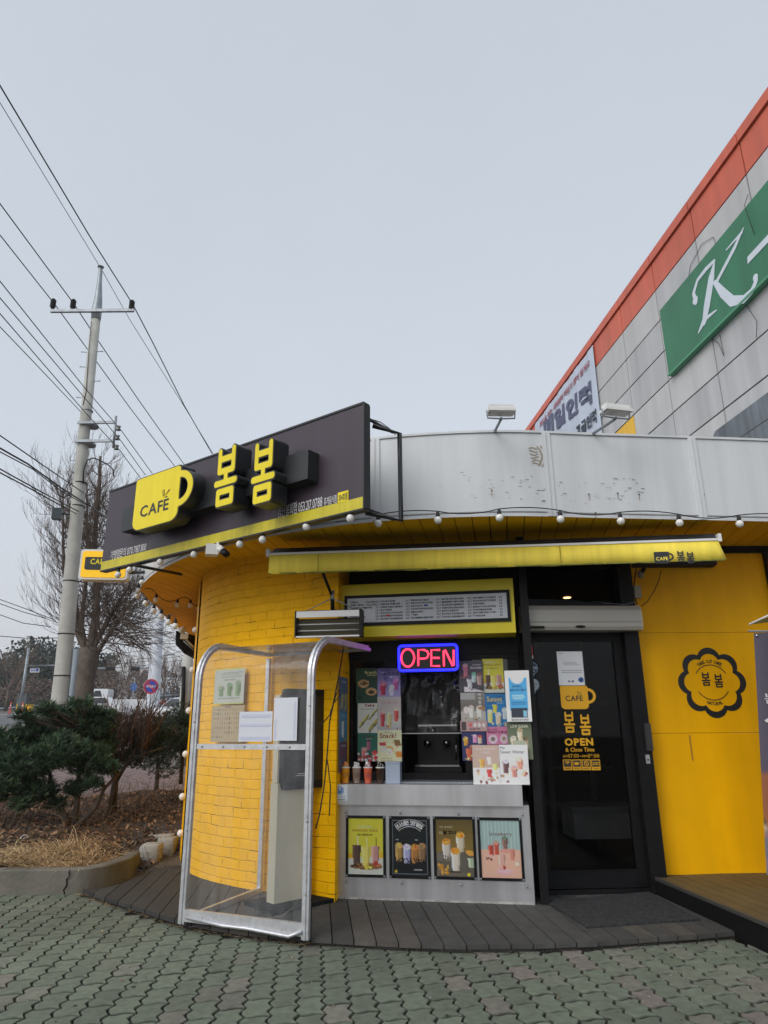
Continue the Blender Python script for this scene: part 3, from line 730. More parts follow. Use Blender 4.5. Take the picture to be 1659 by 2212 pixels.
a, z = FB.px(1400, 1640, .09); mb = MB(); mb.slab(FB, a - .017, z - .035, a + .017, z + .035, .080, .088, 0); mb.shape(FB, DISC, a, z - .005, .008, .008, .0885, None, 1); mb.build('key_plate', [mSteel, mBlack], shop)
# beam above the panel and the panel itself
mb = MB(); mb.slab(FP, -.06, 2.935, 4.2, 3.0, -.05, .03); mb.slab(FP, 1.285, .2, 2.2, 2.935, -.05, .06); mb.build('beam', mBlack, shop)
mb = MB()
for z0_, z1_ in ((.215, 1.325), (1.328, 2.195), (2.198, 2.935)):
    mb.slab(FP, -.005, z0_, 1.285, z1_, -.02, .0)
mb.slab(FP, .36, 1.10, .375, 1.31, .0, .0012, 1)
pn = mb.build('yellow_panel', [mYellow, M('tape_mark', rgb(170, 120, 20), .7)], shop)
# panel emblem
fl = MB(); ca, cz = FP.px(1538, 1474); r_ = abs(FP.px(1611, 1474)[0] - ca)
rot = .0
fl.shape(FP, FLW, ca, cz, r_, r_ * 1.0, .003, None, 0)
for sgn, dx in ((0, -.30), (1, .07)):
    fl.shape(FP, BOM, ca + r_ * dx, cz - r_ * (.10 + .05 * sgn), r_ * .26, r_ * .26, .003)
fl.add([FP.P(ca + x * r_, cz + y * r_ - r_ * .02, .003) for x, y in arc(.52, R(32), R(148), .012)[0]], arc(.52, R(32), R(148), .012)[1])
fl.add([FP.P(ca + x * r_, cz + y * r_ + r_ * .02, .003) for x, y in arc(.52, R(212), R(328), .012)[0]], arc(.52, R(212), R(328), .012)[1])
arctext(fl, FP, 'TAKE OUT CAFE', ca, cz, r_ * .55, r_ * .10, R(126), R(54), .003)
arctext(fl, FP, 'NATURAL', ca, cz, r_ * .65, r_ * .10, R(248), R(292), .003, inside=True)
fl.build('emblem', M('black_vinyl', (.012, .012, .012), .5), pn)

# ------------------------------------------------------------------ big tilted sign box
SL = 3.323; SZ0 = 2.90; SZ1 = 3.722
mSignPanel = M('sign_plum', rgb(60, 50, 60), .38, noise=(1.5, .12), streak=(10, .10))
mSignBlack = M('sign_black', (.020, .022, .024), .35, noise=(4, .3))
mSignYellow = M('sign_yellow', rgb(236, 214, 10), .32, noise=(5, .05), streak=(9, .06))
mSignOlive = M('sign_strip', rgb(200, 186, 40), .4, noise=(6, .12), streak=(14, .15))
mSignWhite = M('sign_white', (.7, .7, .7), .5)
sg = thing('shop_sign', 'long plum sign box with raised yellow cup and letters over the brick corner', 'sign', (-1.5, 5.8, 3.3))
mb = MB(); mb.slab(FS, 0, SZ0, SL, SZ1, -.06, 0)
mb.build('panel', mSignPanel, sg)
mb = MB(); mb.slab(FS, -.006, SZ1 - .004, SL + .006, SZ1 + .012, -.065, .008); mb.slab(FS, SL, SZ0, SL + .012, SZ1 - .004, -.065, .008); mb.slab(FS, -.006, SZ0 - .014, SL + .006, SZ0 - .001, -.065, .008)
mb.build('edge_trim', mSignBlack, sg)
mb = MB(); mb.slab(FS, .0, SZ0, SL - .001, SZ0 + .085, .0005, .004); mb.build('strip', mSignOlive, sg)
def fsb(x0, y0, x1, y1, d=0): return FS.box(x0, y0, x1, y1, d)
def z3px(a, b): return ((280 + a * .51236) * .72763, (1180 + b * .51236) * .72763)
# rail behind the raised shapes
r0 = FS.px(*z3px(163, 700), .12); r1 = FS.px(*z3px(1238, 395), .12)
zr0 = FS.px(*z3px(1238, 475), .12)[1]; zr1 = FS.px(*z3px(1238, 308), .12)[1]
rl0 = FS.px(*z3px(163, 640), .12)[1]
mb = MB(); mb.slab(FS, r0[0], (zr0 + FS.px(*z3px(163, 772), .12)[1]) / 2, r1[0], (zr1 + rl0) / 2, .0, .12); mb.build('rail', mSignBlack, sg)
# cup
D_ = .245
c0 = FS.px(*z3px(240, 480), D_); c1 = FS.px(*z3px(500, 395), D_); c2 = FS.px(*z3px(225, 765), D_); c3 = FS.px(*z3px(480, 700), D_)
cw = ((c1[0] + c3[0]) - (c0[0] + c2[0])) / 2; cz0 = (c2[1] + c3[1]) / 2 - .01; cz1 = (c0[1] + c1[1]) / 2; cu = (c0[0] + c2[0]) / 2
mb = MB(); mb.shape(FS, CUPG, cu, cz0, cw, cz1 - cz0, .10, D_ - .004, 1, 1); mb.shape(FS, CUP, cu, cz0, cw, cz1 - cz0, D_ - .004, D_, 0, 0)
cup = mb.build('raised_cup', [mSignYellow, mSignBlack], sg)
ch = cz1 - cz0
mb = MB(); mb.text(FS, 'CAFE', cu + cw * .16, cz0 + ch * .22, cu + cw * .80, cz0 + ch * .44, D_ + .002, bold=.025)
mb.quad(FS, cu + cw * .70, cz0 + ch * .465, cu + cw * .76, cz0 + ch * .485, D_ + .002)
mb.build('lettering', mSignBlack, cup)
mb = MB()
mb.shape(FS, LEAF, cu + cw * .66, cz0 + ch * .50, cw * .15, ch * .12, D_ + .002)
mb.build('bean_mark', M('bean_brown', rgb(90, 60, 10), .5), cup)
for (xa, xb, ya, yb) in ((690, 822, 280, 632), (902, 1040, 245, 616)):
    p0 = FS.px(*z3px(xa, (ya + yb) / 2), D_); p1 = FS.px(*z3px(xb, (ya + yb) / 2), D_)
    zt_ = FS.px(*z3px((xa * .2 + xb * .8), ya), D_)[1]; zb_ = FS.px(*z3px((xa * .7 + xb * .3), yb), D_)[1]
    wd = p1[0] - p0[0]; hh = zt_ - zb_
    mb = MB(); sx, sy = wd / 1.06, hh / 1.50
    mb.shape(FS, BOMG, p0[0] + .02, zb_ + .0, sx, sy, .08, D_ - .004, 1, 1); mb.shape(FS, BOM, p0[0] + .02, zb_, sx, sy, D_ - .004, D_, 0, 0)
    mb.build('raised_letter', [mSignYellow, mSignBlack], sg)
mb = MB()
def stext(body, xa, ya, xb, yb, h, bold=.01, mi=0, d=.004):
    a0 = FS.px(*z3px(xa, ya), d); a1 = FS.px(*z3px(xb, yb), d); z_ = (a0[1] + a1[1]) / 2
    mb.text(FS, body, a0[0], z_, a1[0], z_ + h, d, mi, bold=bold)
stext('가맹점문의 070.7817.1100', 92, 938, 298, 893, .09, .004)
stext('경산봉회점 053.217.0788', 1062, 697, 1320, 638, .098, .008)
stext('휴게음식점', 1330, 627, 1404, 611, .065)
mb.build('lettering', mSignWhite, sg)
a0 = FS.px(*z3px(1410, 612), .004); a1 = FS.px(*z3px(1472, 568), .004); a2 = FS.px(*z3px(1472, 600), .004)
mb = MB(); mb.quad(FS, a0[0], a2[1], a1[0], a2[1] + .085, .004, 0); mb.text(FS, '334호점', a0[0] + .01, a2[1] + .015, a1[0] - .01, a2[1] + .07, .0055, 1, bold=.02)
mb.build('number_badge', [mSignYellow, mSignBlack], sg)
# brackets to the fascia
mb = MB()
for a, zz_ in ((SL - .06, 2.93), (SL - .06, 3.66), (.35, 2.93), (.35, 3.66)):
    p = FS.P(a, zz_, -.06); q = p - FS.n * (.39 if a > 1 else .64); mb.tube([p, q], .016, 4)
p = FS.P(SL + .0, 3.66, -.20); mb.tube([FS.P(SL - .03, 3.60, -.15), FS.P(SL + .10, 3.56, -.32), FS.P(SL + .10, 2.86, -.32), FS.P(SL - .06, 2.90, -.1)], .02, 4)
mb.build('bracket', mSignBlack, sg)

# ------------------------------------------------------------------ string lights
def strand(name, label, pts, bulbs, hang=True, sag=.03, r=.031):
    rt = thing(name, label, 'string lights', bulbs[0], 0, 'strings of round bulbs around the cafe roof')
    mb = MB(); P = []
    for i in range(len(pts) - 1):
        a, b = A(*pts[i]), A(*pts[i + 1])
        for t in np.linspace(0, 1, 7)[:-1]: P.append(a + (b - a) * t - A(0, 0, sag * 4 * t * (1 - t) * (1 if (i % 2) else -.6)))
    P.append(A(*pts[-1])); mb.tube(P, .0045, 4); mb.build('wire', mCable, rt)
    for k_, b in enumerate(bulbs):
        b = A(*b); s = MB()
        if hang:
            s.lathe(b, [(r * .32, -r * .92), (r * .8, -r * .6), (r, -.0), (r * .95, r * .35), (r * .6, r * .85), (r * .42, r * 1.0)], 14)
            bo = s.build('bulb', mBulb, rt)
            s = MB(); s.lathe(b, [(r * .5, r * .9), (r * .58, r * 1.1), (r * .50, r * 1.9), (r * .25, r * 2.4)], 10); s.build('socket', mCable, bo)
        else:
            s.ball(b, r); bo = s.build('bulb', mBulb, rt)
            s = MB(); s.lathe(b + A(.9 * r, .1 * r, 0), [(r * .5, 0), (r * .5, r * 1.2)], 8, axis=(1, .1, 0)); s.build('socket', mCable, bo)
    return rt
def fbulb(x, y, out=.05):
    b_ = fascia_pt(x, y, 0)
    if b_ is None: return atz(x, y, 2.93)
    p, t = b_[1], b_[2]; n_ = A(t[1], -t[0], 0)
    if n_ @ p > 0: n_ = -n_
    r = ray(x, y); q = p + n_ * out; s_ = np.dot(q - O, n_) / np.dot(r, n_); return O + r * s_
bf = [fbulb(x, y) for x, y in ((817, 1131), (946, 1124), (1079, 1119), (1211, 1122), (1341, 1126), (1468, 1130), (1598, 1132), (1730, 1134))]
strand('string_lights', 'string of round white bulbs along the front edge of the pale fascia', [p + A(0, 0, .075) for p in bf], bf)
bs = [FS.P(*FS.px(x, y, -.02), -.02) for x, y in ((757, 1120), (662, 1138), (567, 1166), (518, 1176), (419, 1198), (346, 1214), (280, 1231), (255, 1242))]
strand('string_lights', 'string of round white bulbs hanging below the plum sign box', [p + A(0, 0, .06) for p in bs], bs)
bl = [fbulb(x, y, .02) for x, y in ((306, 1258), (299, 1276), (296, 1288), (314, 1303), (332, 1320), (348, 1332), (363.5, 1344), (378, 1353))]
strand('string_lights', 'string of round white bulbs following the far curved eave beyond the brick corner', [p + A(0, 0, .07) for p in bl], bl)
bm_ = [atz(x, y, 2.86) for x, y in ((337, 1296), (383, 1307), (411, 1308), (430, 1315))]
strand('string_lights', 'short string of bulbs swagged under the yellow soffit at the left corner', [p + A(0, 0, .07) for p in [atz(312, 1285, 2.88)] + bm_], bm_, sag=.05)
def sidept(x, y, out=.05):
    o_ = A(-2.22, 7.86, 0); n_ = A(-.968, -.25, 0); n_ = n_ / np.linalg.norm(n_); r = ray(x, y); p0 = A(-2.12, 7.72, 0) + n_ * out
    q = aty(x, y, 7.75); return q
bv = [sidept(x, y) for x, y in ((422, 1361), (416, 1447), (408, 1535), (401, 1629), (394, 1721), (390, 1800))]
strand('string_lights', 'vertical string of round bulbs fixed down the left edge of the yellow wall', [p + A(.045, 0, 0) for p in bv], bv, hang=False, sag=0.0, r=.036)

# ------------------------------------------------------------------ small lit sign beyond, mounted at right angles
fr2 = Fr((0, 8.05, 0), (1, .12, 0)); a0, z0, a1, z1 = fr2.box(172, 1187, 277, 1252)
sm_ = thing('projecting_sign', 'small yellow lightbox with pale rim and black cup, behind the big sign', 'sign', fr2.P(a0, z0, 0))
V, F, B = march(lambda x, y: rbox(x, y, .5, .5, 1, 1, .08), -.1, -.1, 1.1, 1.1, 50)
mb = MB(); mb.shape(fr2, (V, F, B), a0, z0, a1 - a0, z1 - z0, -.16, .0, 0, 0); mb.build('case', mWhite, sm_)
mb = MB(); iw = .022; mb.shape(fr2, (V, F, B), a0 + iw, z0 + iw, a1 - a0 - 2 * iw, z1 - z0 - 2 * iw, .002, .006)
mb.build('face', M('lit_yellow', rgb(250, 196, 10), .4, emit=(rgb(250, 190, 10), .25)), sm_)
ca0, cz0_, ca1, cz1_ = fr2.box(183, 1203, 218, 1231, .008)
mb = MB(); mb.shape(fr2, CUP, ca0, cz0_, (ca1 - ca0) * 1.3, cz1_ - cz0_, .008); mb.text(fr2, 'CAFE', ca0 + .06, cz0_ + .065, ca0 + .06 + (ca1 - ca0), cz0_ + .13, .010, 1, bold=.03)
mb.build('logo', [mSignBlack, mSignYellow], sm_)
MB().tube([fr2.P(a1 - .05, z0 + .1, -.08), fr2.P(a1 + .4, z0 + .12, -.08)], .02, 5).build('bracket', mSignBlack, sm_); MB().tube([fr2.P(a1 - .05, z1 - .05, -.08), fr2.P(a1 + .4, z1 - .05, -.08)], .02, 5).build('bracket', mSignBlack, sm_)

# ------------------------------------------------------------------ awning
FW = Fr((-.94, 5.72, 0), (0.992, -.10, 0))
aw0 = FW.px(583, 1190)[0]; aw1 = FW.px(1553, 1190)[0]; zv1 = (FW.px(583, 1183)[1] + FW.px(1553, 1185)[1]) / 2; zv0 = (FW.px(583, 1231)[1] + FW.px(1553, 1221)[1]) / 2
awn = thing('awning', 'retracted shop awning with yellow valance and black roller hood above the serving window', 'awning', FW.P((aw0 + aw1) / 2, zv1, 0))
mAwn = M('awning_fabric', rgb(246, 222, 84), .75, noise=(2.5, .10), streak=(16, .10), bump=(8, .3, .01), dirt=(5, .66, rgb(150, 140, 70), .4))
mb = MB(); n = 90; vs = []; fs = []
for i in range(n + 1):
    t = i / n; a = aw0 + (aw1 - aw0) * t
    for j, (zz_, dd) in enumerate(((zv1, 0), ((zv1 + zv0) / 2, .5), (zv0, 1))):
        wv = .006 * math.sin(t * 37) + .004 * math.sin(t * 83 + 1); x = a + (dd * .045 if i > n - 5 else 0) * (i - n + 5) / 5
        vs.append(FW.P(x, zz_ - (.004 * math.sin(t * 23) + .003 * math.sin(t * 61) if j == 2 else 0), .010 + wv * dd))
for i in range(n):
    for j in range(2): k = i * 3 + j; fs.append((k, k + 3, k + 4, k + 1))
mb.add(vs, fs, 0, None, True)
va = mb.build('valance', mAwn, awn)
md = va.modifiers.new('solid', 'SOLIDIFY'); md.thickness = .003
mb = MB()
for t in (.115, .66): a = aw0 + (aw1 - aw0) * t; mb.slab(FW, a, zv0 + .004, a + .006, zv1, .0165, .0195)
mb.slab(FW, aw0, zv0 - .003, aw1 + .03, zv0 + .007, .006, .0175, 1); mb.build('seam', [M('awning_seam', rgb(168, 152, 40), .8), M('awning_hem', rgb(120, 126, 50), .8, noise=(20, .4))], va)
mb = MB(); mb.slab(FW, aw0 - .01, zv1 - .003, aw1 + .01, zv1 + .015, -.03, .02); mb.build('front_bar', mWhite, awn)
mb = MB(); h = .10
p = [FW.P(aw0 + (.03 if k else 0), zz_, d) for k in (0,) for zz_, d in ((0, 0),)]
za = zv1 + .016; vs = []
for a, ins in ((aw0, 1), (aw1, 0)):
    vs += [FW.P(a, za, .0), FW.P(a + (.03 if ins else 0), za + .055, -.05), FW.P(a + (.05 if ins else 0), za + .085, -.30), FW.P(a + (.05 if ins else 0), za - .03, -.30), FW.P(a, za - .0, -.1)]
mb.add(vs, [(0, 1, 2, 3, 4), (9, 8, 7, 6, 5)] + [(i, (i + 1) % 5 if False else (i + 1) % 5, (i + 1) % 5 + 5, i + 5) for i in range(5)])
mb.build('hood', M('hood_black', (.02, .02, .021), .4, noise=(3, .3)), awn)
for a in (aw0 - .028, aw1 + .002):
    mb = MB(); mb.slab(FW, a, zv1 - .012, a + .026, zv1 + .052, -.06, .024); mb.build('end_cap', mWhite, awn)
mb = MB(); p0 = FW.P(aw0 + .52, zv1 - .01, -.05); p1 = FA.P(.0, 2.56, .04) - A(.05, 0, 0); p1 = aty(718, 1290, 5.95)
mb.tube([aty(697, 1236, 5.70), p1], .014, 6); mb.tube([p1, p1 + A(0, .05, -.12)], .02, 6); mb.build('arm', mBlack, awn)
# logo on the valance
la0, lz0, la1, lz1 = FW.box(1413, 1192, 1446, 1217, .02)
lh = FW.box(1413, 1192, 1446, 1217, .02); mb = MB(); hh = lz1 - lz0
dl = .022
mb.shape(FW, CUP, la0, lz0, la1 - la0, hh, dl, None, 0); mb.text(FW, 'CAFE', la0 + .013, lz0 + hh * .25, la0 + (la1 - la0) * .9, lz0 + hh * .55, dl + .001, 1, bold=.03)
b0 = FW.box(1462, 1190, 1479, 1214, .02); b1 = FW.box(1483, 1192, 1500, 1217, .02)
for b in (b0, b1): mb.shape(FW, BOM, b[0], b[1], (b[2] - b[0]), (b[3] - b[1]) / 1.5, dl, None, 0)
mb.build('logo', [mSignBlack, mAwn], va)

# ------------------------------------------------------------------ floodlights on the parapet
def flood(label, x, y, xb, yb, wpx, yaw):
    b_ = fascia_pt(xb, yb, 0)[1]; b_ = A(b_[0], b_[1] + .03, 3.73); hd = aty(x, y, b_[1] - .38 if yaw else b_[1] - .10)
    t = thing('floodlight', label, 'floodlight', b_, 0, 'floodlights standing on the parapet')
    mb = MB(); mb.tube([b_, b_ * .12 + (hd - A(0, 0, .05)) * .88, hd - A(0, 0, .045)], .012, 6); mb.lathe(b_, [(.03, 0), (.03, .015), (.014, .02)], 10); mb.build('arm', mGalv, t)
    wd = wpx / 1484 * 5.6; mb = MB(); c = hd
    fh = Fr(tuple(c), (math.cos(yaw), math.sin(yaw), 0))
    mb.slab(fh, -wd / 2 * .9, .02, wd / 2 * .9, .040, -.035, .045)
    for i in range(15): a = -wd / 2 * .86 + i * wd * .86 / 14; mb.slab(fh, a - .0035, .040, a + .0035, .058, -.03, .04)
    mb.slab(fh, -wd / 2, -.005, wd / 2, .019, -.05, .06); mb.build('housing', mWhite, t)
    mb = MB(); mb.slab(fh, -wd / 2 * .85, -.012, wd / 2 * .85, -.006, -.04, .05); mb.build('lens', M('lamp_lens', (.6, .6, .58), .15), t)
    mb = MB(); mb.tube([fh.P(-wd / 2 - .005, .02, 0), fh.P(-wd / 2, -.045, 0), fh.P(0, -.05, 0), fh.P(wd / 2, -.045, 0), fh.P(wd / 2 + .005, .02, 0)], .007, 5); mb.build('yoke', mGalv, t)
flood('white finned floodlight near the middle of the parapet, seen straight on', 1082, 892, 1069, 935, 56, .05)
flood('white floodlight on a longer slanted arm in front of the banner', 1330, 891, 1278, 938, 62, .25)
t = tag(MB().tube([aty(803, 906, 5.0), aty(822, 912, 5.2), aty(842, 926, 5.5), aty(862, 948, 5.9)], .005, 4).build('wire', mCable), 'thin black wire from the sign box end over the parapet', 'wire')

# ------------------------------------------------------------------ menu board over the window
mMenuY = M('menu_yellow', rgb(214, 196, 14), .4, noise=(3, .06))
q = [FA.px(x, y, .0) for x, y in ((736, 1264), (1108, 1249), (1114, 1366), (785, 1376))]
a0, a1 = q[0][0], (q[1][0] + q[2][0]) / 2; zt_ = (q[0][1] + q[1][1]) / 2; zb_ = (q[2][1] + q[3][1]) / 2
mn = thing('menu_board', 'long menu board with yellow surround and white price panel above the window', 'menu board', FA.P((a0 + a1) / 2, zb_, 0))
mb = MB(); mb.slab(FA, a0, zb_, a1, zt_, -.34, 0); mb.build('surround', mMenuY, mn)
q = [FA.px(x, y, .0) for x, y in ((745, 1290), (1100, 1272), (1106, 1342))]
b0, b1, y1_, y0_ = q[0][0], q[1][0], (q[0][1] + q[1][1]) / 2 - .0, q[2][1]
mb = MB(); mb.slab(FA, b0, y0_, b1, y1_, .001, .018); fo = mb.build('frame', mBlack, mn)
mb = MB(); i_ = .028; mb.slab(FA, b0 + i_, y0_ + i_, b1 - i_, y1_ - i_, .018, .020); pn_ = mb.build('price_panel', M('menu_white', (.46, .48, .52), .35, noise=(3, .05)), mn)
mb = MB(); H_ = y1_ - y0_ - 2 * i_ - .035; Wd = b1 - b0 - 2 * i_ - .05; x0_ = b0 + i_ + .03; yb_ = y0_ + i_ + .017
cols = [
 [('아메리카노', 'TALL1.3 BIG1.8 2.8'), ('헤이즐넛 아메리카노', 'TALL2.0 BIG2.5'), ('기프 아메리카노/카라멜마키아토', '3.3'), ('에스프레소', '2.0'), ('카페라떼', '3.0'), ('카푸치노 오리지널', '3.8'), ('바닐라', '4.3')],
 [('시그니처 오리지널', '4.2'), ('바닐라라떼/헤이즐넛라떼', '3.5'), ('더치라떼/카페모카/돌체라떼', '3.8'), ('달고나카페라떼', '4.0'), ('초코/오곡/고구마/녹차라떼', '3.5'), ('밀크티라떼/토피넛라떼/밀크티', '3.5'), ('달고나라떼/딸기라떼/블루베리라떼', '3.8')],
 [('흑임초코/민트크림초코', '4.0'), ('버블티(초코,얼그레이,타로,흑당)', '3.9'), ('복숭아아이스티', '2.5'), ('허브티(캐모마일/페퍼민트/얼그레이)', '2.5'), ('레몬티/유자티', '2.8'), ('꿀자몽티', '3.0'), ('허니자몽블랙티/레몬얼그레이', '3.5')],
 [('복숭아얼그레이/청포도에이드', '3.8'), ('레몬/블루레몬/딸기에이드/체리콕', '3.5'), ('라임/자몽/복숭아/블루베리에이드', '3.5'), ('패션후르츠에이드/복숭아에이드', '4.0'), ('망고주스/단호박식혜', '2.5'), ('바나나주스/딸바/망바/초바', '3.0'), ('딸기주스/바나나/아몬드/플레인요거트', '3.8')],
 [('오레오딸기블루베리/딸기스노우크림프라페', '4.8'), ('망고요거트/망고스무디/딸기쿠키프라페', '4.5'), ('커피쿠키쉐이크', '3.5'), ('밀크쉐이크/딸기스무디/초코쿠키민트', '3.8'), ('녹차프라페/민트프라페', '4.2'), ('슬러시(레몬/복숭아/자몽)', '4.5'), ('딸기치즈프라페', '4.8')]]
for ci, cl in enumerate(cols):
    cx_ = x0_ + ci * Wd / 5; cw_ = Wd / 5 * .93
    for ri, (nm, pr) in enumerate(cl):
        yy = yb_ + H_ - (ri + 1) * H_ / 7; hh = H_ / 7 * .70
        wn = min(len(nm) * .0145, cw_ * (.50 if len(pr) > 4 else .78)); wp = min(.0085 * len(pr), .45 * cw_)
        mb.text(FA, nm, cx_, yy, cx_ + wn, yy + hh, .0212, 0, bold=.045); mb.text(FA, pr, cx_ + cw_ - wp, yy, cx_ + cw_ - .002, yy + hh * .95, .0212, 0, bold=.06)
    if ci: mb.quad(FA, cx_ - .012, yb_ + .005, cx_ - .010, yb_ + H_ - .005, .0212)
mb.quad(FA, x0_ + Wd * .4 + .115, yb_ + H_ * 4 / 7 + .004, x0_ + Wd * .4 + .15, yb_ + H_ * 4 / 7 + .02, .0212, 1)
mb.quad(FA, x0_ + Wd * .2 + .05, yb_ + H_ / 7 + .004, x0_ + Wd * .2 + .08, yb_ + H_ / 7 + .02, .0214, 2)
mb.build('lettering', [M('ink', (.015, .015, .02), .6), M('ink_blue', rgb(50, 70, 150), .6), M('ink_red', rgb(180, 40, 50), .6)], pn_)

# ------------------------------------------------------------------ neon OPEN sign
FN = Fr(tuple(FA.P(0, 0, -.22)), tuple(FA.u)); n0 = FN.box(862, 1394, 988, 1448)
ns = thing('neon_sign', 'lit red OPEN neon sign with glowing blue rounded border in the window', 'neon sign', FN.P(n0[0], n0[3], 0))
a0, z0, a1, z1 = n0
mb = MB(); mb.slab(FN, a0 - .005, z0 - .005, a1 + .005, z1 + .005, -.012, -.006); mb.build('back_panel', glass_mat('neon_back', (.12, .12, .12), 1.45, .05), ns)
def rrect(a0, z0, a1, z1, r):
    P = []
    for cx_, cy_, s in ((a1 - r, z1 - r, 0), (a0 + r, z1 - r, 90), (a0 + r, z0 + r, 180), (a1 - r, z0 + r, 270)):
        for k in range(6): t = R(s + k * 18); P.append((cx_ + r * math.cos(t), cy_ + r * math.sin(t)))
    return P + [P[0]]
mb = MB(); mb.tube([FN.P(a, z, .01) for a, z in rrect(a0, z0, a1, z1, .03)], .0115, 8, caps=False); mb.build('border_tube', mNeonB, ns)
def lt(x, y): return FN.P(a0 + (a1 - a0) * x, z0 + (z1 - z0) * y, .012)
def z7u(a, b):
    x, y = (960 + a * .39783) * .72763, (1650 + b * .39783) * .72763; q = FN.px(x, y, .012); return FN.P(q[0], q[1], .012)
T = []
zc_ = [(630 + 48 * math.cos(t), 762 - 66 * math.sin(t)) for t in np.linspace(0, 2 * math.pi, 22)]
T.append(zc_); T.append([(708, 822), (708, 702), (750, 702), (775, 712), (785, 735), (775, 760), (750, 768), (716, 768)])
T.append([(870, 702), (805, 704), (805, 822), (870, 822)]); T.append([(812, 762), (868, 762)])
T.append([(900, 825), (898, 708), (908, 702), (965, 822), (973, 818), (972, 702)])
for pl in T:
    mb = MB(); pts = [z7u(*p) for p in pl]; mb.tube(pts, .0085, 8, 0); mb.build('letter_tube', mNeonR, ns)
mb = MB(); mb.tube([FN.P(a0 + .04, z1, -.01), FN.P(a0 + .05, z1 + .05, -.05)], .003, 4); mb.tube([FN.P(a1 - .02, z1, -.01), FN.P(a1, z1 + .06, -.05)], .003, 4); mb.build('hanger', mCable, ns)

# ------------------------------------------------------------------ hanging infrared heater
FH = Fr(tuple(FA.P(0, 0, .32)), (.985, -.13, 0)); q = [FH.px(x, y) for x, y in ((637, 1316), (782, 1320), (782, 1378), (637, 1374))]
a0, a1 = (q[0][0] + q[3][0]) / 2, (q[1][0] + q[2][0]) / 2; z1 = (q[0][1] + q[1][1]) / 2; z0 = (q[2][1] + q[3][1]) / 2
ht = thing('infrared_heater', 'wall-hung infrared heater with silver reflector and wire grille above the clear booth', 'heater', FH.P((a0 + a1) / 2, z0, 0))
mb = MB(); mb.slab(FH, a0 + .012, z1 - .058, a1 - .012, z1 - .004, .0, .006, 1); mb.slab(FH, a0, z0, a0 + .012, z1, -.08, .008); mb.slab(FH, a1 - .022, z0, a1, z1, -.10, .012); mb.slab(FH, a0 + .012, z1 - .004, a1 - .022, z1, -.09, .008); mb.slab(FH, a0 + .012, z0, a1 - .022, z0 + .012, -.06, .008, 1)
mb.slab(FH, a0 + .012, z0 + .012, a1 - .022, z1 - .06, -.075, -.068, 2); mb.build('housing', [mBlack, M('heater_white', (.62, .62, .62), .3), M('reflector', (.05, .042, .02), .3, .6)], ht)
for f_ in (.36, .68):
    zc = z0 + (z1 - .06 - z0) * f_; mb = MB(); mb.tube([FH.P(a0 + .02, zc, -.03), FH.P(a1 - .03, zc, -.03)], .0045, 8); mb.build('heating_tube', M('quartz_tube', (.7, .7, .68), .25), ht)
mb = MB()
for i in range(46): a = a0 + .016 + i * (a1 - a0 - .045) / 45; mb.tube([FH.P(a, z0 + .01, .002), FH.P(a, z1 - .056, .002)], .0009, 3)
for i in range(7): zc = z0 + .02 + i * (z1 - .06 - z0 - .02) / 6; mb.tube([FH.P(a0 + .012, zc, .003), FH.P(a1 - .022, zc, .003)], .0011, 3)
mb.build('grille', M('chrome_wire', (.12, .12, .11), .3, .8), ht)
mb = MB(); top = aty(718, 1292, 5.85)
mb.tube([FH.P(a0 + .08, z1, -.04), top], .004, 4); mb.tube([FH.P(a1 - .05, z1, -.04), top], .004, 4); mb.tube([top, top + A(0, .1, .08)], .012, 5); mb.build('chain', mGalv, ht)

# ------------------------------------------------------------------ air curtain over the door
FC_ = Fr(tuple(FB.P(0, 0, .20)), tuple(FB.u)); q = [FC_.px(x, y) for x, y in ((1130, 1304), (1384, 1307), (1380, 1361), (1132, 1360))]
a0, a1 = q[3][0], q[1][0]; z1 = (q[0][1] + q[1][1]) / 2; z0 = (q[2][1] + q[3][1]) / 2
ac = thing('air_curtain', 'long off-white air curtain unit mounted over the dark door', 'air curtain', FC_.P((a0 + a1) / 2, z0, 0))
mCream = M('cream_plastic', rgb(196, 190, 170), .4, noise=(4, .06))
H = z1 - z0; prof = [(-.19, 0), (-.02, 0), (.0, .03), (.005, H * .5), (.0, H * .78), (-.035, H * .97), (-.07, H), (-.19, H)]
vs = [FC_.P(a, z0 + z_, d) for a in (a0 + .05, a1 - .012) for d, z_ in prof]; n = len(prof)
mb = MB(); mb.add(vs, [(i, i + 1, i + 1 + n, i + n) for i in range(n - 1)], 0, None); mb.build('casing', M('curtain_grey', rgb(176, 174, 166), .35, noise=(3, .05)), ac)
for (b0, b1) in ((a0 + .003, a0 + .05), (a1 - .012, a1)):
    vs = [FC_.P(a, z0 + z_ * 1.02 - .002, d * 1.01 + .002) for a in (b0, b1) for d, z_ in prof]; mb = MB()
    mb.add(vs, [tuple(range(n))[::-1], tuple(range(n, 2 * n))] + [(i, (i + 1) % n, (i + 1) % n + n, i + n) for i in range(n)]); mb.build('end_cap', mCream, ac)
mb = MB()
for i in range(11):
    a = a0 + .08 + i * (a1 - a0 - .14) / 11; mb.slab(FC_, a, z0 + H * .985, a + .058, z0 + H * 1.012, -.075, -.045)
mb.build('intake_slot', mBlack, ac)
mb = MB(); mb.slab(FC_, a0 + .055, z0 + .012, a0 + .18, z0 + .034, .0, .006); mb.slab(FC_, a0 + .05, z0 + H * .30, a1 - .012, z0 + H * .31, .0025, .006)
mb.shape(FC_, DISC, (a0 + a1) / 2 - .03, z0 + .028, .045, .011, .003, .007); mb.build('display', mBlack, ac)

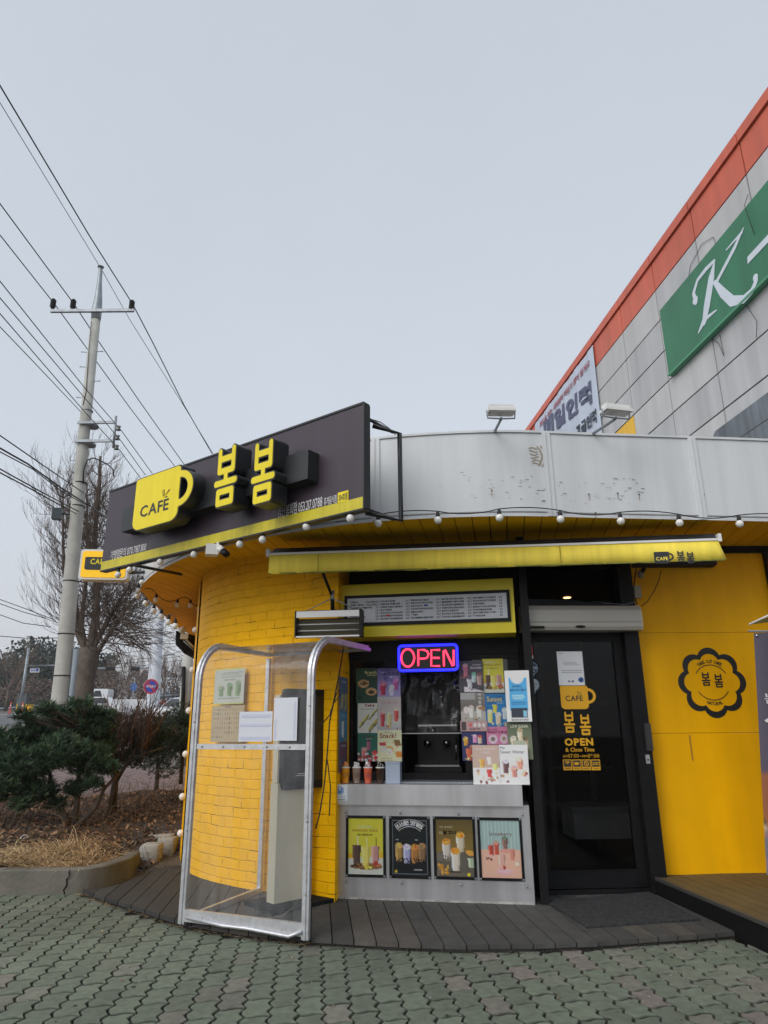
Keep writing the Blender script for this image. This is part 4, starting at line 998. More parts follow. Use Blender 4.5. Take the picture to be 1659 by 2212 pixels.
# ceiling lamp seen inside the transom
lp = FB.P(*FB.px(1225, 1290), 0); c = atz(1225, 1290, 2.795)
dl_ = thing('ceiling_lamp', 'small warm recessed ceiling lamp glowing above the door', 'lamp', c)
MB().lathe(c, [(.055, -.002), (.06, .0), (.06, .01)], 20).build('rim', M('lamp_rim', (.5, .3, .1), .4), dl_)
MB().lathe(c - A(0, 0, .010), [(.04, 0), (.042, .006)], 20).build('lens', M('lamp_glow', (1, .8, .5), .4, emit=((1.0, .62, .25), 22)), dl_)

# ------------------------------------------------------------------ clear booth with aluminium arches
L0_ = A(-1.44, 5.445, DZ); R0_ = A(-.529, 5.04, DZ); back = A(.42, .995, 0) / np.linalg.norm([.42, .995]); side_ = (R0_ - L0_) / np.linalg.norm(R0_ - L0_); WB = float(np.linalg.norm(R0_ - L0_))
booth = thing('clear_booth', 'clear acrylic draught booth on an aluminium frame with curved roof over the order kiosk', 'booth', (L0_ + R0_) / 2)
ZT = 2.03; CR = .27; DP = .985
def arch(base, inset, rtop=ZT, dp=DP, z0=0.0):
    P = [base + A(0, 0, z0)]; zc = rtop - CR
    for k in range(11):
        t = math.pi / 2 * k / 10; P.append(base + back * (CR - CR * math.cos(t)) + A(0, 0, zc - DZ + CR * math.sin(t)))
    P.append(base + back * dp + A(0, 0, rtop - DZ)); return P
def sweep_rect(mb, pts, sd, wd, th, mi=0):
    """rectangular profile, wd along sd, th along the inward normal"""
    vs = []; 
    for i, p in enumerate(pts):
        t = pts[min(i + 1, len(pts) - 1)] - pts[max(i - 1, 0)]; t = t / np.linalg.norm(t); nn_ = X3(t, sd)
        for a, b in ((-.5, -.5), (.5, -.5), (.5, .5), (-.5, .5)): vs.append(p + sd * a * wd + nn_ * b * th)
    fs = [(i * 4 + k, i * 4 + (k + 1) % 4, (i + 1) * 4 + (k + 1) % 4, (i + 1) * 4 + k) for i in range(len(pts) - 1) for k in range(4)] + [(3, 2, 1, 0), tuple(len(pts) * 4 - 4 + k for k in range(4))]
    mb.add(vs, fs, mi)
for b_, nm in ((L0_, 'l'), (R0_, 'r')):
    mb = MB(); sweep_rect(mb, arch(b_, 0), side_, .052, .028); sweep_rect(mb, [p + side_ * 0 - back * .0 for p in arch(b_, 0, ZT + .012)], side_, .012, .045, 0)
    mb.build('arch', mAlu, booth)
# rear posts, rails
bb = L0_ + back * DP
mb = MB(); sweep_rect(mb, [bb, bb + A(0, 0, ZT - DZ - .03)], side_, .035, .035); mb.build('rear_post', mAlu, booth)
mb = MB(); ff = L0_ + back * .02; sweep_rect(mb, [ff + A(0, 0, .02), bb + A(0, 0, .02)], side_, .03, .04); mb.build('bottom_rail', mAlu, booth)
mb = MB(); f1 = L0_ + side_ * .02 + A(0, 0, .055); f2 = R0_ - side_ * .02 + A(0, 0, .055); sweep_rect(mb, [f1, f2], back, .03, .075); 
mb.tube([L0_ + side_ * .05 + A(0, -.035, .05), L0_ + side_ * .35 + A(0, -.035, .028), L0_ + side_ * .55 + A(0, -.035, .03), R0_ - side_ * .12 + A(0, -.035, .015), R0_ - side_ * .03 + A(0, -.03, .05)], .012, 8)
mb.build('bottom_rail', mAlu, booth)
zm = (vz := aty(545, 1613, 5.25))[2]
mb = MB(); sweep_rect(mb, [L0_ + side_ * .03 + A(0, 0, zm - DZ), R0_ - side_ * .03 + A(0, 0, zm - DZ)], back, .02, .038)
for k in range(5):
    p = L0_ + side_ * (.08 + k * .19) + A(0, 0, zm - DZ) - back * .012; mb.ball(p, .008, 8, 1)
mb.build('mid_rail', [mAlu, mGalv], booth)
for z_ in (0.6, 1.35):
    MB().ball(L0_ - back * .016 + A(0, 0, z_), .010, 8).build('bolt', mGalv, booth); MB().ball(R0_ - back * .016 + A(0, 0, z_ + .1), .010, 8).build('bolt', mGalv, booth)
ex = R0_ + back * DP; mb = MB(); sweep_rect(mb, [bb + A(0, 0, ZT - DZ), ex + A(0, 0, ZT - DZ)], back, .04, .02); mb.build('top_rail', mAlu, booth)
# acrylic: front sheet bending into the roof; left side sheet
def curtain(P, Q):
    vs = []; [vs.extend((p, q)) for p, q in zip(P, Q)]
    return vs, [(2 * i, 2 * i + 1, 2 * i + 3, 2 * i + 2) for i in range(len(P) - 1)]
mb = MB(); P = [p + side_ * .02 for p in arch(L0_, 0, ZT, DP, .09)]; Q = [p - side_ * .02 for p in arch(R0_, 0, ZT, DP, .09)]; vs, fs = curtain(P, Q); mb.add(vs, fs, 0, None, True); mb.build('front_sheet', mAcryl, booth)
# notes taped on the booth, back side of paper
FBO = Fr(tuple(L0_ * [1, 1, 0] - back * .018), tuple(side_)); mPaper = M('paper_white', rgb(205, 208, 216), .7, noise=(3, .06))
mTape = M('tape_pale', rgb(186, 190, 208), .4)
for lab, (x0, y0, x1, y1), tp in (('blank landscape white sheet taped low on the clear booth', (516, 1537, 588, 1602), ((.06, .80, .94, .90), (.04, .50, .96, .58), (.05, .06, .95, .16))), ('blank upright white sheet taped beside the landscape one on the booth', (591, 1507, 642, 1600), ((.86, .05, .93, .9), (.06, .05, .12, .5)))):
    b = FBO.box(x0, y0, x1, y1); mb = MB(); mb.quad(FBO, b[0], b[1], b[2], b[3], .0, 0)
    for u0, v0, u1, v1 in tp: mb.quad(FBO, b[0] + (b[2] - b[0]) * u0, b[1] + (b[3] - b[1]) * v0, b[0] + (b[2] - b[0]) * u1, b[1] + (b[3] - b[1]) * v1, .0015, 1)
    o = mb.build('taped_sheet', [mPaper, mTape]); tag(o, lab, 'paper sheet', 'sheets taped on the booth')

# ------------------------------------------------------------------ self-order kiosk
kA, kB = A(-.858, 5.829, 0), A(-.659, 6.012, 0); ku = (kB - kA) / np.linalg.norm(kB - kA)
FKI = Fr(tuple(kA), tuple(ku)); 
kio = thing('order_kiosk', 'cream self-order kiosk with black tilted screen standing inside the clear booth', 'kiosk', FKI.P(.16, DZ, -.06))
mKio = M('kiosk_cream', rgb(206, 200, 176), .4, noise=(3, .05)); mKioG = M('kiosk_grey', rgb(150, 146, 132), .45, noise=(3, .05))
mb = MB(); mb.slab(FKI, 0, .13, .34, .98, -.10, .0); mb.slab(FKI, .004, .985, .336, 1.66, -.09, -.02); mb.build('body', mKio, kio)
mb = MB(); mb.slab(FKI, -.10, DZ + .001, .46, .128, -.26, .17); mb.build('base', mBlackMatte, kio)
mb = MB(); V, F, B = march(lambda x, y: rbox(x, y, .5, .5, 1, 1, .06), -.05, -.05, 1.05, 1.05, 40)
mb.shape(FKI, (V, F, B), .02, .93, .42, .78, -.02, .035, 0); sc_ = mb.build('screen_case', mBlack, kio)
mb = MB(); mb.quad(FKI, .05, .99, .41, 1.66, .0365); mb.build('screen', M('screen_glass', (.01, .01, .012), .06), sc_)
mb = MB(); [mb.quad(FKI, .14 + .02 * k, 1.03 + .014 * k, .26 - .01 * k, 1.034 + .014 * k, .038) for k in range(2)]; mb.build('lettering', mSignWhite, sc_)
t = tag(MB().tube([FKI.P(-.1, .12, .1), FKI.P(-.25, DZ + .01, .12), FKI.P(-.4, DZ + .02, .0), FKI.P(-.55, DZ + .008, .1), FKI.P(-.72, DZ + .01, .05)], .0045, 5).build('power_cable', mCable), 'black power cable trailing on the deck inside the booth', 'cable')
t = tag(MB().tube([FKI.P(.05, .13, .18), FKI.P(-.1, DZ + .012, .26), FKI.P(-.28, DZ + .012, .22), FKI.P(-.5, DZ + .008, .33)], .0035, 5).build('cable', M('pale_cable', (.3, .3, .27), .6)), 'thin pale cable lying on the deck inside the booth', 'cable')
# cables along the wall by the window
P = [aty(x, y, 5.93) for x, y in ((742, 1400), (734, 1450), (720, 1520), (712, 1560), (706, 1640), (700, 1700), (690, 1760), (682, 1790))]
t = tag(MB().tube(P, .006, 5).build('power_cable', mCable), 'long black cable hanging down the yellow wall beside the window', 'cable')
P = [aty(x, y, 5.90) for x, y in ((720, 1520), (726, 1500), (732, 1490), (735, 1500), (720, 1520), (712, 1545), (690, 1570))]
t = tag(MB().tube(P, .005, 5).build('power_cable', mCable), 'looped black cable running from the wall to the kiosk back', 'cable')
P = [aty(x, y, 5.92) for x, y in ((707, 1640), (710, 1665), (714, 1700), (712, 1750), (711, 1762))]
t = tag(MB().tube(P, .005, 5).build('power_cable', mCable), 'loose end of black cable dangling above the counter notice', 'cable')

# ------------------------------------------------------------------ painted print surfaces (posters)
class Cv:
    def __init__(s, w_, h_, bg): s.w, s.h = w_, h_; s.a = np.ones((h_, w_, 3)) * A(*lin3(bg)); s.Y, s.X = np.meshgrid(np.linspace(1, 0, h_), np.linspace(0, 1, w_), indexing='ij'); s.asp = h_ / w_
    def put(s, mask, c, al=1.0): s.a[mask] = s.a[mask] * (1 - al) + A(*lin3(c)) * al; return s
    def rect(s, x0, y0, x1, y1, c, al=1.0): return s.put((s.X >= x0) & (s.X <= x1) & (s.Y >= y0) & (s.Y <= y1), c, al)
    def ell(s, x, y, rx, ry, c, al=1.0): return s.put(((s.X - x) / rx) ** 2 + ((s.Y - y) / ry) ** 2 < 1, c, al)
    def grad(s, y0, y1, c0, c1):
        t = np.clip((s.Y - y0) / (y1 - y0), 0, 1)[..., None]; m_ = (s.Y >= y0) & (s.Y <= y1); g = A(*lin3(c0)) * (1 - t) + A(*lin3(c1)) * t; s.a[m_] = g[m_]; return s
    def cup(s, x, y, w_, h_, c, top=None, straw=None):
        t = np.clip((s.Y - y) / h_, 0, 1); hw = w_ * (.36 + .14 * t); m_ = (abs(s.X - x) < hw) & (s.Y > y) & (s.Y < y + h_); s.put(m_, c)
        s.put(m_ & (s.X < x - hw * .45), tuple(min(255, q * 1.25 + 12) for q in c), .6); s.put(m_ & (s.X > x + hw * .55), tuple(q * .7 for q in c), .6)
        if top:
            s.ell(x, y + h_, w_ * .47, w_ * .30 / s.asp * 1.2, top)
            for k in range(6): s.ell(x + random.uniform(-.3, .3) * w_, y + h_ + random.uniform(-.02, .04), w_ * .10, w_ * .08, tuple(max(0, min(255, q + random.uniform(-60, 40))) for q in top))
        if straw: s.rect(x + w_ * .1, y + h_, x + w_ * .16, y + h_ * 1.5, straw)
        return s
    def blobs(s, n, x0, y0, x1, y1, cs, r=.04):
        for k in range(n): s.ell(random.uniform(x0, x1), random.uniform(y0, y1), random.uniform(.4, 1) * r, random.uniform(.4, 1) * r / s.asp, random.choice(cs))
        return s
    def lines(s, x0, y0, x1, n, c, gap=.02, th=.008):
        for k in range(n):
            a = x0 + random.uniform(0, .06); b = x1 - random.uniform(0, .12); s.rect(a, y0 - k * gap, b, y0 - k * gap + th, c, .7)
        return s
    def emit(s, mb, fr, a0, b0, a1, b1, d, mi=0):
        n, m_ = s.h, s.w; vs = [fr.P(a0 + (a1 - a0) * i / (m_ - 1), b1 - (b1 - b0) * j / (n - 1), d) for j in range(n) for i in range(m_)]
        fs = [(j * m_ + i, (j + 1) * m_ + i, (j + 1) * m_ + i + 1, j * m_ + i + 1) for j in range(n - 1) for i in range(m_ - 1)]
        mb.add(vs, fs, mi, [tuple(q) for q in np.clip(s.a.reshape(-1, 3) * 1.45, 0, .8)])
def lin3(c): return (lin(c[0] / 255), lin(c[1] / 255), lin(c[2] / 255))
def poster(name, lab, fr, bx, d, cv, texts=(), group='drink posters in the window', parent=None, mat=None, thick=.0025):
    a0, b0, a1, b1 = bx; mb = MB()
    cv.emit(mb, fr, a0, b0, a1, b1, d + thick)
    mb.slab(fr, a0 + .0005, b0 + .0005, a1 - .0005, b1 - .0005, d, d + thick - .0008, 0, (.4, .4, .4))
    W_, H_ = a1 - a0, b1 - b0
    for tx in texts:
        body, x0, y0, x1, y1, c = tx[:6]; bd = tx[6] if len(tx) > 6 else .015
        mb.text(fr, body, a0 + W_ * x0, b0 + H_ * y0, a0 + W_ * x1, b0 + H_ * y1, d + thick + .0009, 0, lin3(c), bold=bd)
    o = mb.build(name, mat or mPrint, parent)
    if parent is None: tag(o, lab, 'poster' if 'sticker' not in name else 'sticker', group)
    return o
def z7(a, b): return ((960 + a * .39783) * .72763, (1650 + b * .39783) * .72763)
def bx7(fr, x0, y0, x1, y1, d):
    p0 = z7(x0, y0); p1 = z7(x1, y1); return fr.box(p0[0], p0[1], p1[0], p1[1], d)
WD = W + .045
NP = 'posters and stickers around the serving window'
c = Cv(30, 46, (38, 66, 52)); c.ell(.35, .55, .26, .12, (176, 140, 96)); c.ell(.35, .56, .16, .05, (70, 52, 34)); c.ell(.72, .32, .26, .11, (182, 146, 100)); c.ell(.72, .31, .15, .05, (60, 44, 30)); c.blobs(14, .1, .45, .6, .66, [(190, 160, 120), (120, 84, 50)]); c.ell(.18, .15, .12, .06, (26, 50, 38))
poster('poster', 'dark green brunch poster with round filled breads, upper left of the window', FA, bx7(FA, 245, 840, 402, 1098, WD), WD, c, [('Brunch', .42, .84, .97, .92, (230, 224, 150), .03), ('Okay!', .52, .76, .97, .83, (230, 224, 150), .03)], NP)
c = Cv(34, 42, (128, 118, 160)); c.grad(0, 1, (150, 140, 178), (92, 84, 132)); c.blobs(22, 0, .3, 1, 1, [(110, 100, 150), (140, 134, 180), (84, 78, 130)], .12); c.cup(.24, .06, .28, .40, (160, 40, 70), (190, 120, 140)); c.cup(.80, .22, .26, .36, (170, 80, 130), (190, 130, 170)); c.cup(.62, .04, .26, .30, (190, 184, 206), (210, 200, 220))
poster('poster', 'violet berry smoothie poster beside the green brunch poster', FA, bx7(FA, 404, 840, 575, 1052, WD), WD, c, [('THANKS', .08, .88, .62, .97, (52, 44, 92), .02), ('BERRY', .28, .76, .95, .87, (52, 44, 92), .02), ('MUCH', .55, .65, .92, .73, (225, 225, 235), .02)], NP)
c = Cv(30, 42, (206, 196, 188)); 
for x_, y_ in ((.34, .42), (.80, .62), (.80, .28), (.30, .34), (.78, .18)):
    t_ = (c.X - x_) * .8 - (c.Y - y_); c.put((abs(t_ * .9 + .0) < .03) & (abs(c.X - x_) < .22), (54, 44, 38)); c.put((abs(t_ + .05) < .022) & (abs(c.X - x_) < .22), (210, 190, 90))
c.lines(.08, .82, .9, 2, (120, 110, 104)); c.lines(.1, .30, .4, 2, (90, 84, 80)); c.lines(.5, .10, .9, 2, (90, 84, 80))
poster('poster', 'cream cake slice poster below the green brunch poster', FA, bx7(FA, 257, 1100, 403, 1322, WD), WD, c, [('Cake', .36, .88, .86, .98, (150, 30, 30), .04)], NP)
c = Cv(34, 46, (176, 168, 162)); c.grad(0, .3, (150, 158, 162), (188, 180, 172)); c.cup(.22, .10, .2, .42, (180, 60, 70), (210, 170, 160)); c.cup(.50, .06, .2, .44, (190, 180, 120), (210, 206, 180)); c.cup(.80, .26, .2, .36, (190, 70, 60), (210, 180, 170)); c.blobs(10, .05, .02, .9, .14, [(160, 40, 50), (200, 120, 110)])
poster('poster', 'pale grey poster with three bottles of pink and red drinks', FA, bx7(FA, 404, 1052, 580, 1300, WD), WD, c, [('Drink Up!', .2, .74, .88, .88, (205, 140, 150), .0)], NP)
c = Cv(30, 42, (36, 92, 78)); c.cup(.55, .40, .2, .34, (150, 90, 110), (90, 60, 60)); c.cup(.32, .10, .28, .34, (200, 110, 110), (210, 150, 140)); c.cup(.86, .02, .28, .30, (206, 90, 70), (200, 70, 60)); c.blobs(24, .0, .0, 1, .28, [(190, 40, 50), (210, 190, 190), (150, 30, 40), (220, 210, 210)], .10); c.lines(.08, .62, .3, 2, (210, 220, 210)); c.lines(.65, .66, .95, 2, (210, 220, 210))
poster('poster', 'teal strawberry drinks poster at the bottom left of the window', FA, bx7(FA, 257, 1324, 405, 1535, WD), WD, c, [('Winter', .28, .84, .84, .93, (96, 52, 42), .03), ('Special', .42, .77, .72, .82, (220, 220, 220), .0)], NP)
c = Cv(34, 50, (206, 200, 160))
for x_, y_, cc in ((.22, .52, (170, 60, 60)), (.50, .38, (190, 150, 60)), (.48, .32, (220, 210, 190)), (.82, .60, (120, 90, 50)), (.88, .22, (190, 120, 40)), (.25, .40, (190, 190, 180))):
    c.put((abs(c.X - x_ + (c.Y - y_) * .4) < .13) & (abs(c.Y - y_) < .09), cc)
c.blobs(20, .1, .2, .9, .6, [(200, 60, 50), (220, 200, 80), (230, 226, 210)], .04); c.lines(.1, .10, .7, 3, (120, 110, 90), .03)
poster('poster', 'pale yellow snack poster with red Snack lettering under the bottle poster', FA, bx7(FA, 405, 1300, 585, 1535, WD), WD, c, [('Snack!', .1, .74, .78, .90, (150, 34, 30), .03), ("LET'S EAT", .28, .90, .6, .94, (110, 40, 30), .0)], NP)
c = Cv(22, 22, (92, 172, 190)); c.ell(.45, .62, .30, .22, (220, 226, 230)); c.rect(.3, .2, .75, .35, (30, 60, 80)); c.ell(.3, .15, .12, .12, (20, 40, 60)); c.ell(.75, .15, .12, .12, (20, 40, 60)); c.rect(.55, .35, .8, .55, (230, 230, 230))
poster('sticker', 'square light blue delivery sticker with a scooter', FA, bx7(FA, 388, 682, 480, 775, W + .001), W + .001, c, [], NP)
c = Cv(34, 46, (66, 62, 66)); c.put((c.Y + c.X * .2 < .22) & (c.X > .2), (190, 184, 186)); c.cup(.28, .50, .22, .36, (190, 110, 120), (206, 150, 150)); c.cup(.44, .12, .24, .34, (176, 176, 178), (96, 84, 92)); c.cup(.62, .30, .2, .28, (150, 176, 166), (100, 150, 130)); c.cup(.84, .22, .22, .34, (150, 126, 120), (110, 80, 84)); c.blobs(9, .05, .42, .3, .56, [(190, 80, 90), (170, 120, 110)]); c.blobs(10, .4, .06, .8, .14, [(40, 30, 50), (100, 90, 110)])
poster('poster', 'charcoal smoothie poster with four topped cups, top of the right pane', FA, bx7(FA, 1012, 785, 1192, 1016, WD + .01), WD + .01, c, [('Smoothie', .48, .74, .95, .83, (226, 220, 226), .0), ("BONBON'S", .58, .85, .92, .89, (220, 220, 220), .0)], NP)
def banana(w_, h_, dim=1.0):
    k = lambda *q: tuple(x * dim for x in q)
    c = Cv(w_, h_, k(196, 190, 60)); c.rect(0, 0, 1, .30, k(190, 194, 186)); c.ell(.52, .14, .46, .055, k(112, 78, 44)); c.ell(.52, .155, .43, .045, k(140, 100, 58))
    c.ell(.05, .32, .2, .05, k(200, 160, 40)); c.ell(.95, .34, .14, .05, k(206, 170, 40))
    c.cup(.24, .18, .26, .33, k(82, 62, 54), None, k(235, 235, 220)); c.cup(.50, .15, .26, .33, k(216, 196, 104), None, k(230, 220, 160)); c.cup(.77, .19, .25, .31, k(176, 132, 128), None, k(60, 40, 40))
    c.blobs(10, .08, .12, .36, .18, [k(60, 40, 36), k(40, 26, 30)]); c.blobs(9, .44, .10, .7, .16, [k(224, 190, 60), k(230, 206, 90)]); c.blobs(5, .76, .15, .92, .2, [k(160, 60, 50), k(190, 110, 80)], .07); return c
poster('poster', 'yellow banana juice poster half behind the charcoal smoothie poster', FA, bx7(FA, 1190, 760, 1345, 1022, WD - .008), WD - .008, banana(30, 48, .95), [('BONBON', .1, .84, .6, .90, (216, 216, 190), .02), ('ANANA JUICE', .02, .75, .9, .82, (170, 120, 60), .02), ('음료, 달콤함을 담다', .15, .67, .75, .71, (60, 50, 20), .01)], NP)
c = Cv(34, 42, (112, 108, 100)); c.grad(.4, 1, (96, 90, 84), (120, 118, 112)); c.rect(.0, .74, .6, .98, (150, 150, 148)); c.rect(0, .0, 1, .32, (160, 156, 148)); c.ell(.22, .38, .12, .12, (196, 190, 184)); c.cup(.42, .12, .22, .36, (206, 200, 190), (190, 180, 166)); c.cup(.74, .08, .24, .38, (200, 196, 188), (180, 170, 160)); c.blobs(10, .1, .02, .8, .12, [(170, 130, 80), (90, 70, 50)]); c.ell(.85, .44, .14, .06, (150, 110, 80))
poster('poster', 'grey poster with two tall milky cups and a white jug', FA, bx7(FA, 1025, 1018, 1210, 1232, WD), WD, c, [('마', .72, .86, .84, .97, (230, 230, 226), .02), ('의', .72, .73, .84, .83, (230, 230, 226), .02), ('효', .72, .60, .84, .70, (230, 230, 226), .02), ('능', .74, .48, .86, .57, (230, 230, 226), .02)], NP)
c = Cv(34, 48, (30, 104, 158)); c.blobs(14, 0, .1, 1, .9, [(30, 116, 170), (26, 92, 146)], .2); c.cup(.18, .12, .24, .34, (206, 200, 120), (214, 210, 160)); c.cup(.40, .42, .2, .24, (222, 190, 70), None); c.cup(.52, .06, .26, .32, (200, 180, 150), (216, 206, 190)); c.cup(.80, .22, .22, .30, (170, 186, 190), (190, 200, 200)); c.blobs(14, .1, .0, .9, .12, [(190, 160, 120), (110, 160, 170), (210, 200, 190)], .05)
poster('poster', 'bright blue Sunset poster with yellow tropical drinks', FA, bx7(FA, 1210, 1030, 1388, 1275, WD + .004), WD + .004, c, [('Sunset', .08, .76, .72, .92, (222, 206, 120), .02), ('Coconut', .48, .70, .76, .74, (236, 236, 236), .01)], NP)
c = Cv(40, 18, (150, 122, 122)); c.rect(.02, .05, .98, .95, (168, 138, 136)); c.rect(.05, .1, .22, .9, (70, 60, 64)); 
for i in range(4): c.ell(.38 + i * .16, .60, .06, .2, (200, 190, 190) if i else (190, 90, 90))
poster('sticker', 'dusty pink rounded sticker strip with small icons across the right posters', FA, bx7(FA, 1022, 1232, 1225, 1310, WD + .012), WD + .012, c, [('당뇨잘이 안전', .34, .12, .72, .34, (40, 20, 26), .02)], NP)
c = Cv(30, 42, (44, 48, 92)); c.cup(.16, .52, .2, .26, (216, 140, 50), (220, 170, 90)); c.cup(.55, .62, .2, .24, (196, 130, 170), (206, 160, 190)); c.cup(.76, .60, .2, .24, (190, 170, 150), (190, 80, 70)); c.cup(.28, .12, .26, .30, (190, 90, 60), None); c.cup(.62, .16, .26, .28, (190, 40, 50), None); c.blobs(22, .0, .02, 1, .22, [(200, 60, 50), (150, 140, 60), (210, 180, 140), (120, 40, 50)], .07); c.blobs(8, .3, .48, .9, .54, [(200, 120, 70), (220, 190, 120)], .05)
poster('poster', 'navy blue poster with orange and pink fruit drinks, lower right pane', FA, bx7(FA, 1036, 1314, 1213, 1530, WD), WD, c, [('NEW', .42, .86, .6, .90, (230, 230, 240), .02)], NP)
c = Cv(30, 24, (190, 116, 150)); c.ell(.3, .3, .22, .26, (214, 180, 196)); c.ell(.82, .32, .18, .26, (214, 180, 196)); c.ell(.3, .3, .10, .12, (120, 100, 90)); c.ell(.82, .32, .08, .12, (150, 120, 90)); c.rect(.6, .02, .62, .6, (214, 180, 196))
poster('poster', 'pink dessert and brunch poster below the Sunset poster', FA, bx7(FA, 1218, 1275, 1374, 1408, WD + .002), WD + .002, c, [('DESSERT & BRUN', .08, .62, .98, .76, (90, 20, 60), .02), ('NEW MENU', .12, .80, .55, .88, (60, 20, 60), .01)], NP)
FCOL = Fr(tuple(FA.P(0, 0, -.012)), tuple(FA.u))
c = Cv(34, 50, (84, 94, 72)); c.grad(0, 1, (110, 118, 96), (74, 84, 64)); c.cup(.52, .50, .24, .28, (190, 176, 150), (150, 130, 100)); c.cup(.24, .26, .26, .30, (160, 150, 130), (190, 186, 170)); c.cup(.72, .20, .24, .34, (170, 158, 134), (96, 80, 64)); c.rect(.3, .38, .7, .5, (150, 156, 136)); c.blobs(8, .1, .12, .9, .2, [(60, 70, 50), (160, 160, 140)])
poster('poster', 'olive green LOW SUGAR poster on the dark column right of the window', FCOL, bx7(FCOL, 1377, 1238, 1558, 1520, .0), .0, c, [('LOW SUGAR', .14, .84, .86, .92, (226, 226, 206), .03)], NP)
# certificate board
c = Cv(30, 60, (216, 220, 226)); c.rect(.14, .22, .88, .86, (70, 150, 200)); c.ell(.5, .84, .26, .10, (222, 226, 232)); c.ell(.5, .84, .21, .08, (200, 210, 220)); c.rect(.20, .08, .84, .26, (46, 52, 62)); c.rect(.66, .09, .8, .22, (120, 170, 210)); c.lines(.22, .50, .8, 3, (190, 220, 240), .03, .010); c.lines(.22, .36, .84, 2, (20, 50, 110), .035, .014)
poster('notice_board', 'tall white and blue disinfection certificate board on the column', FCOL, bx7(FCOL, 1360, 856, 1545, 1238, .03), .03, c, [('바이러스', .28, .66, .66, .71, (30, 50, 110), .03), ('살균소독 인증서', .18, .59, .82, .64, (30, 50, 110), .03), ('SEZON 1577.8439', .18, .015, .86, .055, (30, 30, 36), .03)], NP, thick=.008)
# two upright posters standing on the counter
for lab, bb_, base_, cups, tx in (
    ('tan pink poster of drinks and plates standing on the counter front', (1115, 1412, 1318, 1700), (172, 150, 140), [(.62, .50, .18, .20, (206, 190, 180), None), (.35, .42, .20, .22, (200, 150, 80), None), (.60, .18, .20, .20, (186, 70, 70), None), (.82, .36, .22, .16, (190, 190, 120), None)], [('건강을 플렉싱하다', .10, .87, .84, .93, (236, 230, 226), .0), ('카페봄봄', .32, .79, .66, .84, (236, 230, 226), .0)]),
    ('white Winter poster of dessert cups standing at the counter right end', (1314, 1410, 1531, 1700), (204, 198, 198), [(.22, .28, .22, .30, (96, 70, 74), (190, 190, 196)), (.70, .38, .24, .26, (206, 140, 120), (216, 190, 180)), (.50, .18, .22, .24, (176, 120, 110), (200, 160, 150))], [('My', .05, .88, .22, .95, (60, 60, 80), .01), ('Sweet Winter', .05, .78, .88, .86, (60, 60, 80), .01)])):
    c = Cv(36, 52, base_); c.rect(0, 0, 1, .42, (208, 206, 208)) if base_[0] < 180 else c.grad(0, .5, (214, 210, 212), (198, 190, 190))
    c.blobs(14, .05, .04, .95, .34, [(190, 90, 80), (170, 140, 120), (206, 180, 150), (120, 70, 70), (214, 206, 200)], .07)
    for q in cups: c.cup(*q)
    FST = Fr(tuple(FA.P(0, 0, .035)), tuple(FA.u))
    b = bx7(FST, *bb_, .0); b = (b[0], zA1 + .002, b[2], b[3])
    poster('poster', lab, FST, b, .0, c, tx, NP, mat=mPrintGloss, thick=.01)
# posters on the return face of the brick pier
for i, (lab, (y0, y1), bg_, cups) in enumerate((('faded teal poster of two yellow drinks, top of three on the brick return', (895, 1155), (62, 88, 104), [(.35, .06, .26, .40, (150, 140, 80), (160, 150, 110)), (.78, .08, .26, .40, (150, 134, 70), (150, 130, 90))]), ('sea blue poster of a tall drink, middle one on the brick return', (1157, 1390), (44, 104, 128), [(.45, .12, .3, .5, (170, 180, 176), (190, 190, 180))]), ('maroon and navy poster, lowest on the brick return', (1392, 1620), (84, 52, 70), [(.3, .04, .24, .4, (60, 90, 100), None), (.7, .06, .24, .36, (50, 84, 110), None)]))):
    c = Cv(16, 36, bg_); 
    for q in cups: c.cup(*q)
    c.blobs(8, .1, .0, .9, .12, [(120, 120, 90), (50, 70, 90)], .14)
    zz0 = FR.px(*z7(110, y1), .01)[1]; zz1 = FR.px(*z7(110, y0), .01)[1]
    poster('poster', lab, FR, (.05, zz0, .36, zz1), .008, c, [('In Jeju' if i == 1 else 'SUMMER', .2, .82, .8, .90, (200, 210, 214), .0)], NP)
# round pins and red sticker on the door side
FBD = Fr(tuple(FB.P(0, 0, .006)), tuple(FB.u))
PIN = march(lambda x, y: np.minimum(circ(x, y, 0, 0, 1), np.maximum.reduce([y + .0, -(y + 1.75), np.abs(x) - (y + 1.75) * .52])), -1.2, -1.9, 1.2, 1.2, 44)
def pin(lab, cx_, cy_, r_, col, col2, tx, tc):
    p = FBD.px(*z7(cx_, cy_)); rr = r_ * .39783 * .72763 / 1484 * 5.9; mb = MB()
    mb.shape(FBD, PIN, p[0], p[1], rr, rr, .0, .001, 0, col=lin3(col2)); mb.shape(FBD, DISC, p[0], p[1], rr * .9, rr * .9, .002, None, 0, col=lin3(col))
    for body, x0, y0, x1, y1 in tx: mb.text(FBD, body, p[0] + rr * x0, p[1] + rr * y0, p[0] + rr * x1, p[1] + rr * y1, .003, 0, lin3(tc), bold=.03)
    tag(mb.build('sticker', mPrint), lab, 'sticker', NP)
pin('round navy map-pin sticker at the left edge of the door', 1556, 838, 46, (34, 60, 104), (150, 180, 200), [('SEZON', -.75, -.2, .85, .25), ('1577-8439', -.5, -.6, .5, -.38)], (226, 226, 230))
pin('white map-pin sticker below the navy one by the door', 1566, 962, 46, (186, 196, 204), (140, 170, 190), [('바이러스 케어존', -.8, .0, .8, .2), ('SEZON', -.35, -.5, .35, -.3)], (50, 56, 70))
c = Cv(16, 26, (160, 34, 48)); c.rect(0, 0, 1, .2, (210, 210, 212))
